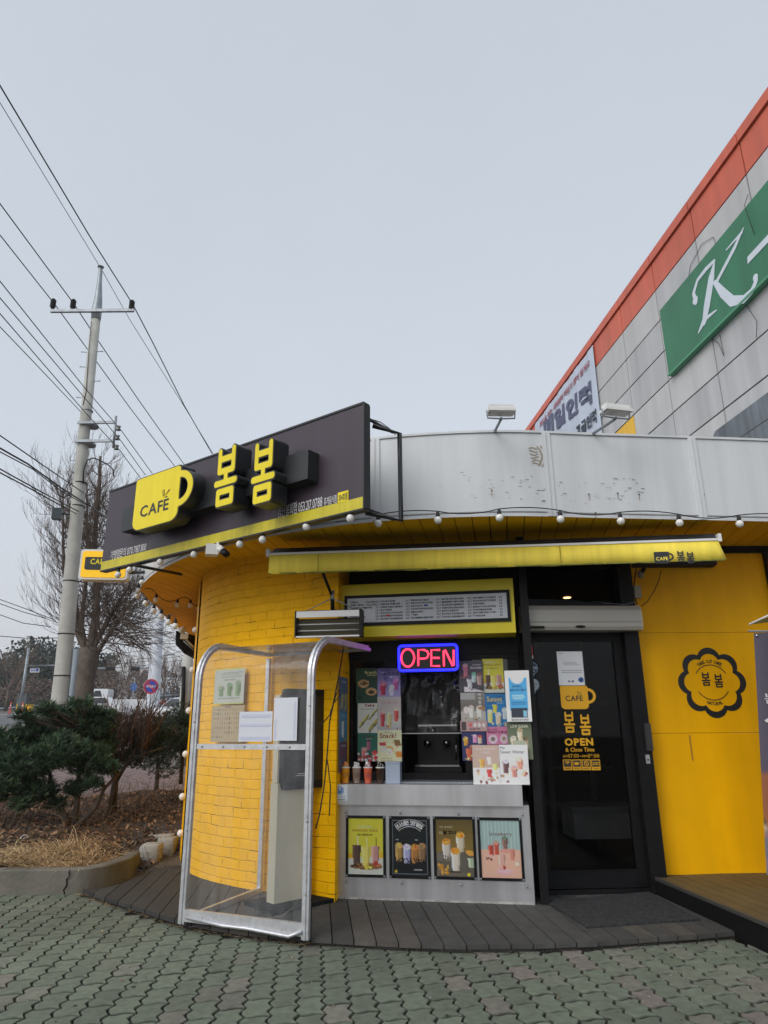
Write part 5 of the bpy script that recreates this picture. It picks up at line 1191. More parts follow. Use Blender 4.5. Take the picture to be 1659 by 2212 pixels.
poster('sticker', 'small red security sticker above the round pins', FBD, bx7(FBD, 1512, 668, 1562, 766, .0), .0, c, [('스원', .2, .5, .85, .75, (230, 220, 220), .02)], NP)
c = Cv(10, 30, (120, 126, 134)); c.lines(.2, .8, .8, 6, (40, 44, 50), .12, .05)
poster('sticker', 'narrow grey strip sticker low beside the door glass', FBD, bx7(FBD, 1560, 1296, 1592, 1446, .0), .0, c, [], NP)

# ------------------------------------------------------------------ things on the counter
def ctr(x, y, dd): q = FA.px(x, y, dd); return FA.P(q[0], zA1 + .002, dd)
FLS = march(lambda x, y: np.maximum(f_flower(x, y), -(f_flower(x / .80, y / .80))), -1.1, -1.1, 1.1, 1.1, 40)
mCupC = glass_mat('cup_clear', (.95, .95, .95), 1.45, .05)
for lab, cx_, body, top in (('orange drink cup with caramel topping, first of the four display cups', 165, (226, 150, 30), [(214, 120, 30), (226, 200, 160)]), ('grey-brown drink cup with white whipped topping', 248, (146, 126, 112), [(214, 212, 208), (190, 186, 180)]), ('coral red drink cup topped with cream and berries', 333, (222, 100, 74), [(220, 216, 214), (170, 40, 60)]), ('dark chocolate drink cup with cookie crumbs, nearest the pale box', 425, (58, 36, 26), [(40, 30, 28), (214, 210, 206)])):
    b = ctr(*z7(cx_, 1690), -.03); t = thing('drink_cup', lab, 'drink cup', b, 0, 'display drink cups on the counter')
    mb = MB(); mb.lathe(b, [(.026, .0), (.027, .004), (.036, .115), (.0365, .12)], 24); mb.build('cup', M('drink_%d' % cx_, lin3(body), .18, noise=(30, .12), coat=.6), t)
    mb = MB(); mb.lathe(b, [(.0375, .118), (.039, .122), (.0375, .127)], 24); mb.build('rim', mWhite, t)
    mb = MB()
    for q in range(60):
        a = random.uniform(0, 6.3); h_ = random.random(); rr = .030 * math.sqrt(1 - h_ * .8) * random.uniform(.3, 1); mb.ball(b + A(rr * math.cos(a), rr * math.sin(a), .124 + h_ * .038), random.uniform(.005, .010), 6, 0, lin3(random.choice(top)))
    mb.build('topping', M('topping', attr=True, rough=.4), t)
    fr = Fr(tuple(b + A(0, -.0365, 0)), (1, 0, 0)); mb = MB(); sc = .021
    V, F, B = FLS; pts = []
    def wrap(x, z_): rr = .0268 + .0086 * z_ / .11 + .0009; a = x / rr; return b + A(rr * math.sin(a), -rr * math.cos(a), z_)
    mb.add([wrap(x * sc, .065 + y * sc) for x, y in V], F)
    for dx in (-.42, .08): mb.add([wrap((dx + x * .34) * sc, .065 + (-.26 + y * .34) * sc) for x, y in BOM[0]], BOM[1])
    mb.build('emblem', mSignBlack, t)
p0 = FA.box(*z7(462, 1537), *z7(575, 1690), -.03)
mb = MB(); mPB = M('pale_blue_plastic', rgb(160, 172, 190), .35, noise=(5, .04))
mb.slab(FA, p0[0] + .004, zA1 + .001, p0[2] - .004, p0[3] - .012, -.13, -.02); mb.slab(FA, p0[0], p0[3] - .012, p0[2], p0[3], -.135, -.015)
bx_ = mb.build('storage_box', mPB); tag(bx_, 'pale blue lidded plastic box on the counter beside the cups', 'box')
# notice on the counter corner
c = Cv(40, 48, (176, 184, 190)); c.ell(.5, .64, .27, .25, (34, 96, 160)); c.ell(.5, .64, .22, .20, (190, 206, 220)); c.ell(.5, .64, .19, .175, (34, 104, 170)); c.ell(.5, .74, .06, .05, (226, 230, 234)); c.lines(.12, .28, .9, 3, (60, 110, 170), .05, .022); c.rect(.15, .06, .85, .09, (60, 64, 70))
FCT = Fr(tuple(FA.P(0, 0, .062)), tuple(FA.u))
poster('notice_sticker', 'small white notice with blue scalloped badge on the counter corner', FCT, FCT.box(717, 1695, 751, 1730), .0, c, [('안심식당', .34, .60, .66, .66, (226, 230, 240), .02)], 'notices')

# four framed prints behind an acrylic sheet on the counter front
def z1(a, b): return ((960 + a * .39783) * .72763, (2280 + b * .39783) * .72763)
def bx1(x0, y0, x1, y1, d=.004): p0 = z1(x0, y0); p1 = z1(x1, y1); return FA.box(p0[0], p0[1], p1[0], p1[1], d)
prints = []
c1_ = banana(46, 68, .95); prints.append((c1_, 'framed yellow banana juice print, first from the left on the counter', (168, 355, 465, 815), [("BONBON'S", .26, .82, .68, .87, (216, 220, 170), .03), ('BANANA JUICE', .12, .745, .84, .80, (170, 116, 56), .02), ('음료, 달콤함을 담다', .26, .68, .70, .72, (60, 54, 20), .02)]))
c = Cv(46, 68, (22, 26, 30)); c.rect(.02, .015, .98, .985, (96, 104, 112)); c.rect(.04, .03, .96, .97, (22, 26, 30)); 
for x_, cc in ((.2, (150, 120, 70)), (.42, (150, 150, 190)), (.64, (150, 104, 54)), (.84, (120, 92, 66))): c.cup(x_, .22 + .02 * (x_ in (.2, .84)), .22, .28, cc, tuple(min(255, q * 1.25) for q in cc)); c.blobs(16, x_ - .06, .22, x_ + .06, .30, [(24, 18, 20), (50, 40, 40)], .02)
c.lines(.1, .62, .3, 2, (200, 200, 200), .02); c.lines(.65, .62, .85, 2, (200, 200, 200), .02); c.lines(.3, .14, .5, 2, (200, 200, 200), .02); c.lines(.6, .12, .85, 2, (200, 200, 200), .02); c.ell(.12, .07, .035, .025, (206, 170, 40))
prints.append((c, 'framed black Bubble Series print, second from the left on the counter', (492, 360, 798, 825), [('BomBom\'s', .32, .86, .62, .91, (150, 156, 190), .02)]))
c = Cv(46, 68, (104, 88, 48)); c.grad(.3, 1, (124, 102, 50), (86, 74, 42)); c.rect(0, 0, 1, .42, (96, 90, 80)); c.blobs(14, 0, 0, 1, .4, [(104, 98, 88), (86, 82, 74)], .2)
c.cup(.28, .30, .24, .30, (176, 170, 160), (190, 140, 60)); c.cup(.66, .42, .24, .30, (180, 170, 150), (196, 146, 64)); c.cup(.52, .10, .26, .34, (190, 184, 170), (190, 136, 50)); c.ell(.5, .08, .16, .02, (60, 44, 34)); c.cup(.94, .16, .2, .16, (150, 166, 140), None); c.blobs(14, .05, .06, .32, .2, [(196, 150, 60), (170, 120, 44)], .06); c.blobs(8, .82, .38, 1, .44, [(190, 140, 60)], .06); c.blobs(14, .2, .30, .36, .36, [(30, 22, 20)], .018); c.ell(.86, .04, .05, .03, (216, 180, 40))
prints.append((c, 'framed brown honeycomb toffee drink print, third from the left', (822, 362, 1138, 832), [('너와 함께여서', .10, .84, .46, .88, (206, 200, 170), .01), ('더', .10, .73, .18, .78, (206, 200, 170), .02), ('달고나', .20, .725, .56, .80, (34, 26, 16), .04)]))
c = Cv(46, 68, (196, 158, 140)); c.rect(0, .48, 1, 1, (138, 160, 158))
for i in range(11): c.rect(i * .095, .48, i * .095 + .02, 1, (160, 178, 176))
for x_, y_, w_, h_, cc, tp in ((.26, .38, .14, .18, (160, 66, 54), None), (.40, .40, .14, .20, (170, 74, 60), (190, 140, 130)), (.62, .50, .16, .18, (120, 90, 84), (100, 110, 100)), (.78, .30, .16, .20, (190, 126, 110), None), (.52, .14, .18, .26, (190, 150, 140), None)): c.cup(x_, y_, w_, h_, cc, tp)
c.ell(.58, .10, .22, .045, (196, 150, 160)); c.ell(.58, .12, .18, .035, (206, 164, 172)); c.ell(.62, .46, .14, .04, (190, 140, 130)); c.ell(.24, .36, .14, .03, (200, 160, 150)); c.blobs(8, .12, .31, .3, .34, [(90, 60, 40), (160, 60, 50)], .03); c.blobs(5, .46, .14, .6, .2, [(150, 60, 44), (200, 150, 140)], .05); c.ell(.9, .24, .05, .03, (206, 196, 180))
prints.append((c, 'framed pale pink strawberry drink print, nearest the door', (1156, 370, 1490, 842), [('Strawberry', .22, .70, .80, .80, (110, 70, 66), .0)]))
for k_, (c, lab, bb_, tx) in enumerate(prints):
    b = bx1(*bb_); t = thing('framed_print', lab, 'framed print', FA.P((b[0] + b[2]) / 2, b[1], 0), 0, 'framed prints on the counter front')
    mb = MB(); fw = .020
    for x0, y0, x1, y1 in ((b[0], b[1], b[0] + fw, b[3]), (b[2] - fw, b[1], b[2], b[3]), (b[0] + fw, b[1], b[2] - fw, b[1] + fw), (b[0] + fw, b[3] - fw, b[2] - fw, b[3])): mb.slab(FA, x0, y0, x1, y1, .001, .012)
    mb.build('frame', mBlack, t)
    pr = poster('print', '', FA, (b[0] + fw, b[1] + fw, b[2] - fw, b[3] - fw), .001, c, tx, parent=t, mat=mPrintGloss)
    if k_ == 1:
        mb = MB(); cx_ = (b[0] + b[2]) / 2; cz_ = b[1] + (b[3] - b[1]) * .52; rr = (b[2] - b[0]) * .46
        arctext(mb, FA, 'Bubble Series', cx_, cz_, rr, .034, R(128), R(52), .0055, bold=.03)
        for r2 in (rr * 1.28, rr * .92): V, F, B = arc(r2, R(50), R(130), .0018); mb.add([FA.P(cx_ + x, cz_ + y, .0055) for x, y in V], F)
        mb.build('lettering', mSignWhite, pr)
    for x0, y0 in ((b[0] + .01, b[1] + .01), (b[2] - .01, b[1] + .01), (b[0] + .01, b[3] - .01), (b[2] - .01, b[3] - .01)):
        mb = MB(); mb.lathe(FA.P(x0, y0, .012), [(.010, 0), (.009, .004), (.004, .006)], 12, axis=tuple(FA.n)); mb.build('fixing_cap', mGalv, t)
b = bx1(152, 322, 1522, 888, .02)
ap = thing('acrylic_cover', 'clear acrylic sheet bolted over the four framed prints', 'cover sheet', FA.P((b[0] + b[2]) / 2, b[1], .02))
mb = MB(); mb.slab(FA, b[0], b[1], b[2], b[3], .018, .021); mb.build('sheet', glass_mat('thin_acrylic', (.99, .99, .99), 1.22, .04), ap)
for f_ in (.01, .32, .64, .985):
    for zz_ in (b[1] + .02, b[3] - .02): mb = MB(); mb.lathe(FA.P(b[0] + (b[2] - b[0]) * f_, zz_, .0), [(.006, 0), (.006, .021), (.010, .022), (.009, .028), (.004, .030)], 12, axis=tuple(FA.n)); mb.build('bolt', mGalv, ap)

# prints on the brick wall seen through the booth
FBW = Fr((-1.36, 6.60, 0), (.78, -.60, 0))
def z5(a, b): return ((480 + a * .36166) * .72763, (1700 + b * .36166) * .72763)
c = Cv(34, 44, (158, 160, 150)); c.rect(0, 0, 1, .03, (160, 165, 80)); c.rect(0, .97, 1, 1, (160, 165, 80))
for x_, h_ in ((.24, .26), (.52, .33), (.80, .38)): c.cup(x_, .22, .20, h_, (96, 116, 80), (124, 136, 108))
c.lines(.2, .88, .95, 3, (90, 94, 90), .06, .02); c.lines(.12, .14, .9, 1, (60, 64, 60), .03, .03)
b = FBW.box(*z5(455, 790), *z5(700, 1080)); poster('poster', 'pale poster of three green cup sizes on the brick wall behind the booth', FBW, (b[0], b[1], b[2], b[3]), .03, c, [('BIG 사이즈', .35, .66, .72, .71, (60, 64, 60), .01)], 'sheets on the brick wall')
c = Cv(60, 64, (150, 134, 104))
for j in range(7):
    for i in range(13):
        if j == 6 and i > 4: continue
        c.rect(.06 + i * .071, .86 - j * .125, .08 + i * .071, .92 - j * .125, random.choice([(80, 60, 44), (120, 80, 60), (60, 60, 60), (140, 120, 90)]))
b = FBW.box(*z5(430, 1092), *z5(695, 1390)); poster('poster', 'beige menu sheet with rows of tiny drinks below the cup size poster', FBW, b, .03, c, [('메뉴', .4, .94, .6, .98, (50, 40, 30), .02)], 'sheets on the brick wall')

# ------------------------------------------------------------------ door decals (yellow) and certificate
mDecal = M('yellow_decal', rgb(226, 168, 20), .5)
FDD = Fr(tuple(FB.P(0, 0, -.018)), tuple(FB.u))
def z8(a, b): return ((1480 + a * .48222) * .72763, (1650 + b * .48222) * .72763)
def bx8(x0, y0, x1, y1): return FDD.box(*z8(x0, y0), *z8(x1, y1))
mb = MB(); b = bx8(382, 800, 552, 944); wd = b[2] - b[0]; hh = b[3] - b[1]
mb.shape(FDD, CUP, b[0], b[1], wd, hh, .0); mb.text(FDD, 'CAFE', b[0] + wd * .17, b[1] + hh * .34, b[0] + wd * .80, b[1] + hh * .58, .001, 1, bold=.03); mb.quad(FDD, b[0] + wd * .70, b[1] + hh * .61, b[0] + wd * .77, b[1] + hh * .63, .001, 1)
mb.shape(FDD, LEAF, b[0] + wd * .64, b[1] + hh * .64, wd * .14, hh * .12, .001, None, 1)
for q in ((402, 960, 470, 1090), (500, 976, 568, 1105)): b = bx8(*q); mb.shape(FDD, BOM, b[0], b[1], b[2] - b[0], (b[3] - b[1]) / 1.5, .0)
for body, q, bd in (('OPEN', (406, 1122, 583, 1170), .045), ('& Close Time', (412, 1180, 590, 1206), .02), ('AM', (395, 1226, 424, 1242), .01), ('07:00~', (428, 1220, 512, 1243), .01), ('PM', (516, 1226, 546, 1242), .01), ('0º:00', (550, 1220, 620, 1243), .01)):
    b = bx8(*q); mb.text(FDD, body, b[0], b[1], b[2], b[3], .0, 0, bold=bd)
for i, nm in enumerate(('WIFI', 'TAKE OUT', 'NO!', 'Coupon')):
    b = bx8(398 + i * 58, 1254, 452 + i * 58, 1320); w_ = b[2] - b[0]; h_ = b[3] - b[1]
    mb.quad(FDD, b[0], b[1], b[2], b[3], .0); mb.quad(FDD, b[0] + w_ * .08, b[1] + h_ * .32, b[2] - w_ * .08, b[3] - h_ * .08, .001, 1)
    mb.text(FDD, nm, b[0] + w_ * .15, b[1] + h_ * .08, b[2] - w_ * .15, b[1] + h_ * .24, .001, 1, bold=.03)
    cx_ = (b[0] + b[2]) / 2; cy_ = b[1] + h_ * .62
    if i == 0:
        for r2 in (.12, .24, .36): V, F, B = arc(w_ * r2, R(45), R(135), w_ * .035); mb.add([FDD.P(cx_ + x, cy_ - h_ * .12 + y, .002) for x, y in V], F)
    elif i == 1: mb.shape(FDD, CUP, cx_ - w_ * .28, cy_ - h_ * .13, w_ * .45, h_ * .26, .002)
    elif i == 2: V, F, B = arc(w_ * .24, 0, R(360), w_ * .04); mb.add([FDD.P(cx_ + x, cy_ + y, .002) for x, y in V], F); mb.add([FDD.P(cx_ + x, cy_ + y, .0025) for x, y in ((-.2 * w_, .14 * w_), (-.14 * w_, .2 * w_), (.2 * w_, -.14 * w_), (.14 * w_, -.2 * w_))], [(0, 3, 2, 1)])
    else:
        for jj in range(2):
            for ii in range(4): mb.quad(FDD, b[0] + w_ * (.18 + ii * .17), cy_ - h_ * .14 + jj * h_ * .16, b[0] + w_ * (.29 + ii * .17), cy_ - h_ * .03 + jj * h_ * .16, .002)
mb.build('decal', [mDecal, mSignBlack], door)
c = Cv(36, 54, (160, 166, 176)); c.rect(.02, .012, .98, .988, (186, 188, 192)); c.lines(.2, .74, .85, 5, (110, 116, 124), .035, .010); c.lines(.1, .42, .95, 2, (60, 64, 72), .05, .014); c.ell(.86, .16, .11, .075, (30, 60, 120)); c.ell(.40, .12, .05, .03, (40, 50, 90)); c.ell(.54, .12, .05, .03, (40, 50, 90))
b = bx8(364, 589, 523, 798); poster('certificate', 'white certificate sheet on the door glass above the yellow cup', FDD, b, .0, c, [('SEZON', .08, .93, .24, .955, (50, 60, 80), .02)], 'notices')

# ------------------------------------------------------------------ interior glimpses
em = thing('espresso_machine', 'dark espresso machine with chrome group heads inside the serving window', 'espresso machine', FA.P(.66, .98, -.95))
mDk = M('machine_dark', (.014, .014, .015), .4, spec=.3); mCh = M('chrome', (.5, .5, .5), .15, 1.0)
mb = MB(); mb.slab(FA, .56, 1.05, .95, 1.45, -1.4, -.9); mb.slab(FA, .54, .98, .98, 1.05, -1.4, -.75); mb.build('body', mDk, em)
for a in (.66, .84):
    mb = MB(); mb.lathe(FA.P(a, 1.22, -.85), [(.03, 0), (.034, .03), (.034, .05)], 14); mb.tube([FA.P(a, 1.23, -.85), FA.P(a, 1.21, -.66)], .012, 8, 1); mb.build('group_head', [mCh, mDk], em)
mb = MB(); mb.slab(FA, .57, 1.451, .94, 1.50, -1.38, -.92); mb.build('cup_rail', mDk, em)
gr = thing('coffee_grinder', 'tall dark coffee grinder left of the espresso machine', 'grinder', FA.P(.40, .98, -.9)); MB().slab(FA, .33, .98, .43, 1.30, -1.1, -.92).build('body', mDk, gr); [MB().lathe(FA.P(.62 + .08 * k, 1.502, -1.05 - .05 * (k % 2)), [(.018, 0), (.03, .055)], 12).build('cup', mDk, em) for k in range(4)]
mb = MB(); mb.lathe(FA.P(.71, 1.36, -.895), [(.03, 0), (.03, .012)], 14, axis=tuple(FA.n)); mb.build('gauge', mCh, em); MB().slab(FA, .57, 1.40, .94, 1.415, -.90, -.885).build('trim_bar', mCh, em); MB().slab(FA, .55, 1.045, .96, 1.06, -.92, -.745).build('drip_tray', mCh, em); MB().tube([FA.P(.93, 1.30, -.88), FA.P(.93, 1.22, -.84), FA.P(.925, 1.10, -.83)], .006, 6).build('steam_wand', mCh, em)
MB().lathe(FA.P(.38, 1.30, -1.0), [(.03, 0), (.06, .12), (.06, .16)], 12).build('hopper', M('smoke_plastic', (.08, .07, .06), .1), gr)
it = thing('bottle_rack', 'shelf with syrup bottles and cups deep inside the serving window', 'rack', FA.P(.6, 1.5, -2.2))
MB().slab(FA, .1, 1.52, 1.3, 1.54, -2.5, -2.1).build('shelf', mInt2, it)
for k in range(9): MB().lathe(FA.P(.2 + k * .105, 1.541, -2.25), [(.03, 0), (.03, .14), (.012, .19), (.012, .23)], 10).build('bottle', M('bottle_%d' % (k % 3), [(.25, .12, .05), (.3, .28, .22), (.08, .12, .08)][k % 3], .2), it)
ps = thing('payment_terminal', 'small payment terminal with red edge at the window corner', 'terminal', FA.P(.34, .96, -.55)); MB().slab(FA, .30, .96, .39, 1.16, -.66, -.62).build('body', mDk, ps); MB().slab(FA, .392, .98, .40, 1.14, -.66, -.62).build('edge_light', M('red_plastic', (.4, .01, .01), .4), ps)
# clear film hanging in the open window
mb = MB(); a0 = xw[3] + .0; a1 = xw[4]; zt0 = 1.99; zb0 = FA.px(930, 1582, W - .04)[1]; n = 60; m_ = 34; vs = []
for j in range(m_ + 1):
    for i in range(n + 1):
        a = a0 + (a1 - a0) * i / n; z_ = zt0 + (zb0 - zt0) * j / m_; vs.append(FA.P(a, z_ - .006 * math.sin(i * .35) * (j == m_), W - .045 + .009 * math.sin(i * .55 + j * .12) + .007 * math.sin(i * .23 - j * .31) + .005 * math.sin(j * .5 + i * .1)))
mb.add(vs, [(j * (n + 1) + i, (j + 1) * (n + 1) + i, (j + 1) * (n + 1) + i + 1, j * (n + 1) + i + 1) for j in range(m_) for i in range(n)], 0, None, True)
fl_ = mb.build('film_curtain', mFilm); tag(fl_, 'wrinkled clear plastic film hanging in the open serving window', 'film curtain')
o = tag(MB().slab(FA, a0, zb0 - .012, a1, zb0 - .004, W - .05, W - .04).build('film_weight', M('film_bar', (.5, .5, .48), .4)), 'pale bar weighting the bottom of the clear film', 'bar')
# inside the door: grey counter block and shelf rails
it = thing('inner_cabinet', 'grey cabinet visible low through the dark door glass', 'cabinet', FB.P(.95, .1, -1.2))
b = FB.box(1240, 1742, 1400, 1812, -1.2); MB().slab(FB, b[0], b[1], b[2] + .3, b[3] - .06, -1.6, -1.2).build('body', M('cabinet_grey', (.42, .43, .44), .6, noise=(3, .2)), it); MB().slab(FB, b[0] - .02, b[3] - .06, b[2] + .3, b[3], -1.62, -1.18).build('top', M('cabinet_top', (.30, .31, .32), .5), it)
it = thing('shelf_rack', 'dark shelf rack standing inside the door', 'shelf', FB.P(.4, .1, -1.5))
for zz_ in (.6, .95, 1.3, 1.6): MB().slab(FB, .15, zz_, 1.25, zz_ + .03, -1.9, -1.6).build('shelf', mInt2, it)
for a in (.14, .55, 1.0): MB().slab(FB, a, .1, a + .05, 2.3, -1.63, -1.59).build('post', mInt2, it)

# ------------------------------------------------------------------ door mat, socket, cctv, banner
q = [atz(x, y, DZ + .012) for x, y in ((1178, 1946), (1268, 2002), (1512, 1985), (1402, 1926))]
mMat = M('mat', (.035, .036, .038), .95, noise=(40, .7), bump=(150, 1.0, .01))
mb = MB(); mb.prism([tuple(p[:2]) for p in (q[0], q[1], q[2], q[3])], DZ + .001, DZ + .013); tag(mb.build('door_mat', mMat), 'dark coil door mat on the deck before the door', 'door mat')
t = thing('power_socket', 'grey outdoor power socket with plug and cables at the top right of the door', 'socket', FP.P(.02, 2.5, .05))
p = aty(1376, 1279, 6.2); MB().box(p, (.06, .05, .11)).build('box', mKioG, t); p2 = aty(1384, 1242, 6.2); MB().lathe(p2, [(.015, -.03), (.03, -.01), (.03, .03), (.014, .04)], 12).build('plug', mKioG, t)
MB().tube([aty(x, y, 6.18) for x, y in ((1386, 1236), (1392, 1228))], .02, 8).build('connector', mCable, t)
P = [aty(x, y, 6.2) for x, y in ((1428, 1232), (1424, 1250), (1414, 1275), (1398, 1300), (1385, 1310))]; MB().tube(P, .004, 5).build('cord', mCable, t)
P = [aty(x, y, 6.2) for x, y in ((1374, 1228), (1370, 1260), (1372, 1290), (1376, 1306))]; MB().tube(P, .006, 5).build('cord', mCable, t)
P = [aty(x, y, 6.15) for x, y in ((1376, 1300), (1350, 1306), (1325, 1304), (1300, 1303))]; MB().tube(P, .003, 5).build('cord', mGalv, t)
def z3q(a, b): return z3px(a, b)
c = aty(*z3px(745, 895), 5.6); cc_ = thing('security_camera', 'white bracket box with black bullet camera under the plum sign', 'security camera', c)
pj = aty(*z3px(682, 885), 5.62); MB().box(pj, (.10, .10, .09), .3).build('junction_box', mWhite, cc_)
h1 = aty(*z3px(722, 870), 5.55); h2 = aty(*z3px(770, 912), 5.50); MB().tube([h1, h1 * .5 + h2 * .5], .028, 12).build('housing', mWhite, cc_); MB().tube([h1 * .5 + h2 * .5, h2], [.030, .027], 12).build('barrel', mBlack, cc_)
MB().tube([aty(*z3px(715, 842), 5.6), h1], .012, 6).build('mount', mWhite, cc_)
# banner at the right edge
FBN = Fr((0, 5.55, 0), (1, .05, 0)); p = [FBN.px(x, y) for x, y in ((1628, 1368), (1656, 1890))]
bn_ = thing('standing_banner', 'slate grey hanging banner with white letters at the right edge of the photo', 'banner', FBN.P(p[1][0], .22, 0))
x0t, zt0 = p[0]; x0b, zb0 = p[1]; Wb = .60
mb = MB(); n = 44; m_ = 20; c = Cv(m_ + 1, n + 1, (84, 78, 92))
c.rect(0, 0, 1, .36, (120, 110, 100)); c.put(c.Y < .32, (196, 176, 140)); c.blobs(6, 0, .26, .3, .36, [(100, 60, 44), (60, 80, 50), (150, 90, 60)], .25); c.blobs(4, 0, .02, .4, .1, [(170, 120, 110), (110, 110, 120)], .3)
vs = [FBN.P(x0t + (x0b - x0t) * j / n + Wb * i / m_, zt0 + (zb0 - zt0) * j / n + .03 * i / m_ * (1 - j / n), .012 * math.sin(i * .6)) for j in range(n + 1) for i in range(m_ + 1)]
mb.add(vs, [(j * (m_ + 1) + i, (j + 1) * (m_ + 1) + i, (j + 1) * (m_ + 1) + i + 1, j * (m_ + 1) + i + 1) for j in range(n) for i in range(m_)], 0, [tuple(q) for q in c.a.reshape(-1, 3)])
mb.build('cloth', mPrint, bn_)
def bt(body, x, y, x1, y1, bd=.02):
    q0 = FBN.px(x, y1); q1 = FBN.px(x1, y); mb = MB(); mb.text(FBN, body, q0[0], q0[1], q1[0], q1[1], .018, bold=bd); return mb.build('lettering', mSignWhite, bn_)
bt('봄', 1650, 1498, 1674, 1520, .0); bt('성', 1652, 1532, 1705, 1580, .03)
mb = MB(); mb.lathe(FBN.P(x0t + .02, zt0 - .02, .005), [(.012, 0), (.012, .01)], 10, axis=tuple(FBN.n)); mb.build('eyelet', mCh, bn_)
mb = MB(); mb.tube([FBN.P(x0t + .3, .22, -.05), FBN.P(x0t + .3, zt0 + .05, -.05)], .012, 6); mb.tube([FBN.P(x0t - .03, zt0 + .02, -.02), FBN.P(x0t + .3, zt0 + .02, -.04), FBN.P(x0t + .65, zt0 + .05, -.02)], .008, 5); mb.build('stand', mGalv, bn_)
pr_ = thing('parasol_rib', 'pale folded parasol arm with black tip reaching in above the slate banner', 'parasol', FBN.P(x0t, zt0 + .1, .1))
P = [aty(1618, 1349, 5.3), aty(1670, 1325, 5.2), aty(1760, 1290, 5.0)]; MB().tube(P, .008, 6).build('rib', mWhite, pr_); MB().add([P[0] + A(.02, 0, .0), P[2], P[2] + A(0, .2, -.12), P[1] + A(0, .1, -.05)], [(0, 1, 2, 3)]).build('canopy', M('canopy_cream', rgb(170, 160, 100), .8), pr_)

# ------------------------------------------------------------------ the big panelled hall behind
hall = thing('panel_hall', 'tall grey panel-clad hall with orange roof band rising behind the cafe', 'building', FK.P(-14, 0, -4))
def tk(x, y): a, b = FK.px(x, y); return -a, b
cols_t = [3.0 + .0, 4.43, 6.28, 8.13, 9.97, 11.83, 13.68, 15.53, 17.37, 19.22, 21.07, 22.92, 24.25]
rows_z = [0.3, 1.6, 3.2, 4.9, 5.75, 6.57, 7.39, 8.19, 9.0, 9.79, 10.61, 11.44]
mHall = M('hall_panel', (.50, .50, .495), .42, noise=(.4, .07), streak=(2.6, .12), bump=(.9, .25, .03))
mHall2 = M('hall_panel_b', (.46, .465, .47), .42, noise=(.5, .08), streak=(3.0, .15), bump=(.9, .25, .03))
mOr = M('hall_orange', rgb(204, 96, 68), .45, noise=(.6, .10), streak=(3, .13), bump=(1.0, .3, .03)); mHY = M('hall_yellow', rgb(230, 180, 30), .45, noise=(1, .05), streak=(3, .1))
mGap = M('hall_joint', (.05, .035, .035), .8)
mb = MB(); mb.slab(FK, -24.25, 0, -3.0, 12.40, -.3, -.02, 0); mb.slab(FK, -24.25, 0, -24.0, 12.4, -14, -.3, 1); mb.build('core_wall', [mGap, mHall], hall)
mb = MB(); g = .017
for i in range(len(cols_t) - 1):
    for j in range(len(rows_z) - 1):
        a0, a1 = -cols_t[i + 1] + g, -cols_t[i] - g; z0, z1 = rows_z[j] + g, rows_z[j + 1] - g
        mi = 1 if random.random() < .4 else 0
        if abs(cols_t[i] - 15.53) < .01 and abs(rows_z[j] - 8.19) < .01: mi = 2
        mb.slab(FK, a0, z0, a1, z1, -.02, random.uniform(-.001, .001), mi)
mb.build('panel', [mHall, mHall2, mHY], hall)
mb = MB()
for i in range(len(cols_t) - 1):
    a0, a1 = -cols_t[i + 1] + g, -cols_t[i] - g; mb.slab(FK, a0, 11.44 + g, a1, 12.19, -.02, .001); mb.slab(FK, a0 - .004, 12.215, a1 + .004, 12.45, -.6, .05)
mb.build('roof_band', mOr, hall)
mb = MB(); mb.slab(FK, -12.1, 5.2, -3, 7.03, .0, .09, 0); mb.slab(FK, -12.1, 6.56, -3, 6.575, .09, .093, 1); mb.add([FK.P(-12.4, 6.95, .0), FK.P(-12.1, 7.03, .09), FK.P(-12.1, 5.2, .09), FK.P(-12.4, 5.2, 0)], [(0, 1, 2, 3)]); mb.build('lower_cladding', [M('dark_cladding', (.14, .16, .18), .5, noise=(2, .2), streak=(6, .35)), mGap], hall)
# green K sign
q = [tk(*z1p) for z1p in [(0, 0)]] if False else None
ks = thing('fascia_sign', 'large green signboard with white script K and dash on the hall wall', 'sign', FK.P(-12, 9.0, .1), 0)
mb = MB(); mb.slab(FK, -13.42, 9.04, -3.2, 10.70, .002, .12, 0); mb.build('board', M('sign_green', rgb(44, 116, 80), .4, noise=(.8, .12), streak=(3, .16), bump=(1.2, .3, .03)), ks)
mb = MB(); mb.slab(FK, -13.44, 8.985, -3.2, 9.037, .002, .135, 0); mb.build('frame', M('sign_green_pale', rgb(70, 140, 104), .4), ks)
def z4p(a, b): return ((1500 + a * .49713) * .72763, (250 + b * .49713) * .72763)
def kpt(a, b): r = FK.px(*z4p(a, b), .12); return r
Kc = [((1140, 1300, .045), (1126, 1250, .035)), ((1126, 1250, .035), (1150, 1170, .030)), ((1150, 1170, .03), (1200, 1105, .035)), ((1200, 1105, .035), (1250, 1055, .025)), ((1252, 1055, .01), (1232, 1160, .075)), ((1232, 1160, .075), (1205, 1330, .080)), ((1205, 1330, .08), (1190, 1420, .05)), ((1195, 1400, .06), (1156, 1485, .012)), ((1200, 1400, .03), (1262, 1350, .012)),
      ((1424, 860, .012), (1370, 980, .035)), ((1370, 980, .035), (1262, 1185, .030)), ((1415, 885, .02), (1322, 990, .010)), ((1255, 1185, .04), (1300, 1245, .07)), ((1300, 1245, .07), (1355, 1295, .075)), ((1355, 1295, .075), (1425, 1285, .055)), ((1425, 1285, .055), (1475, 1235, .04)), ((1475, 1235, .04), (1500, 1175, .035)), ((1500, 1175, .035), (1496, 1155, .05)), ((1132, 1295, .05), (1140, 1285, .05))]
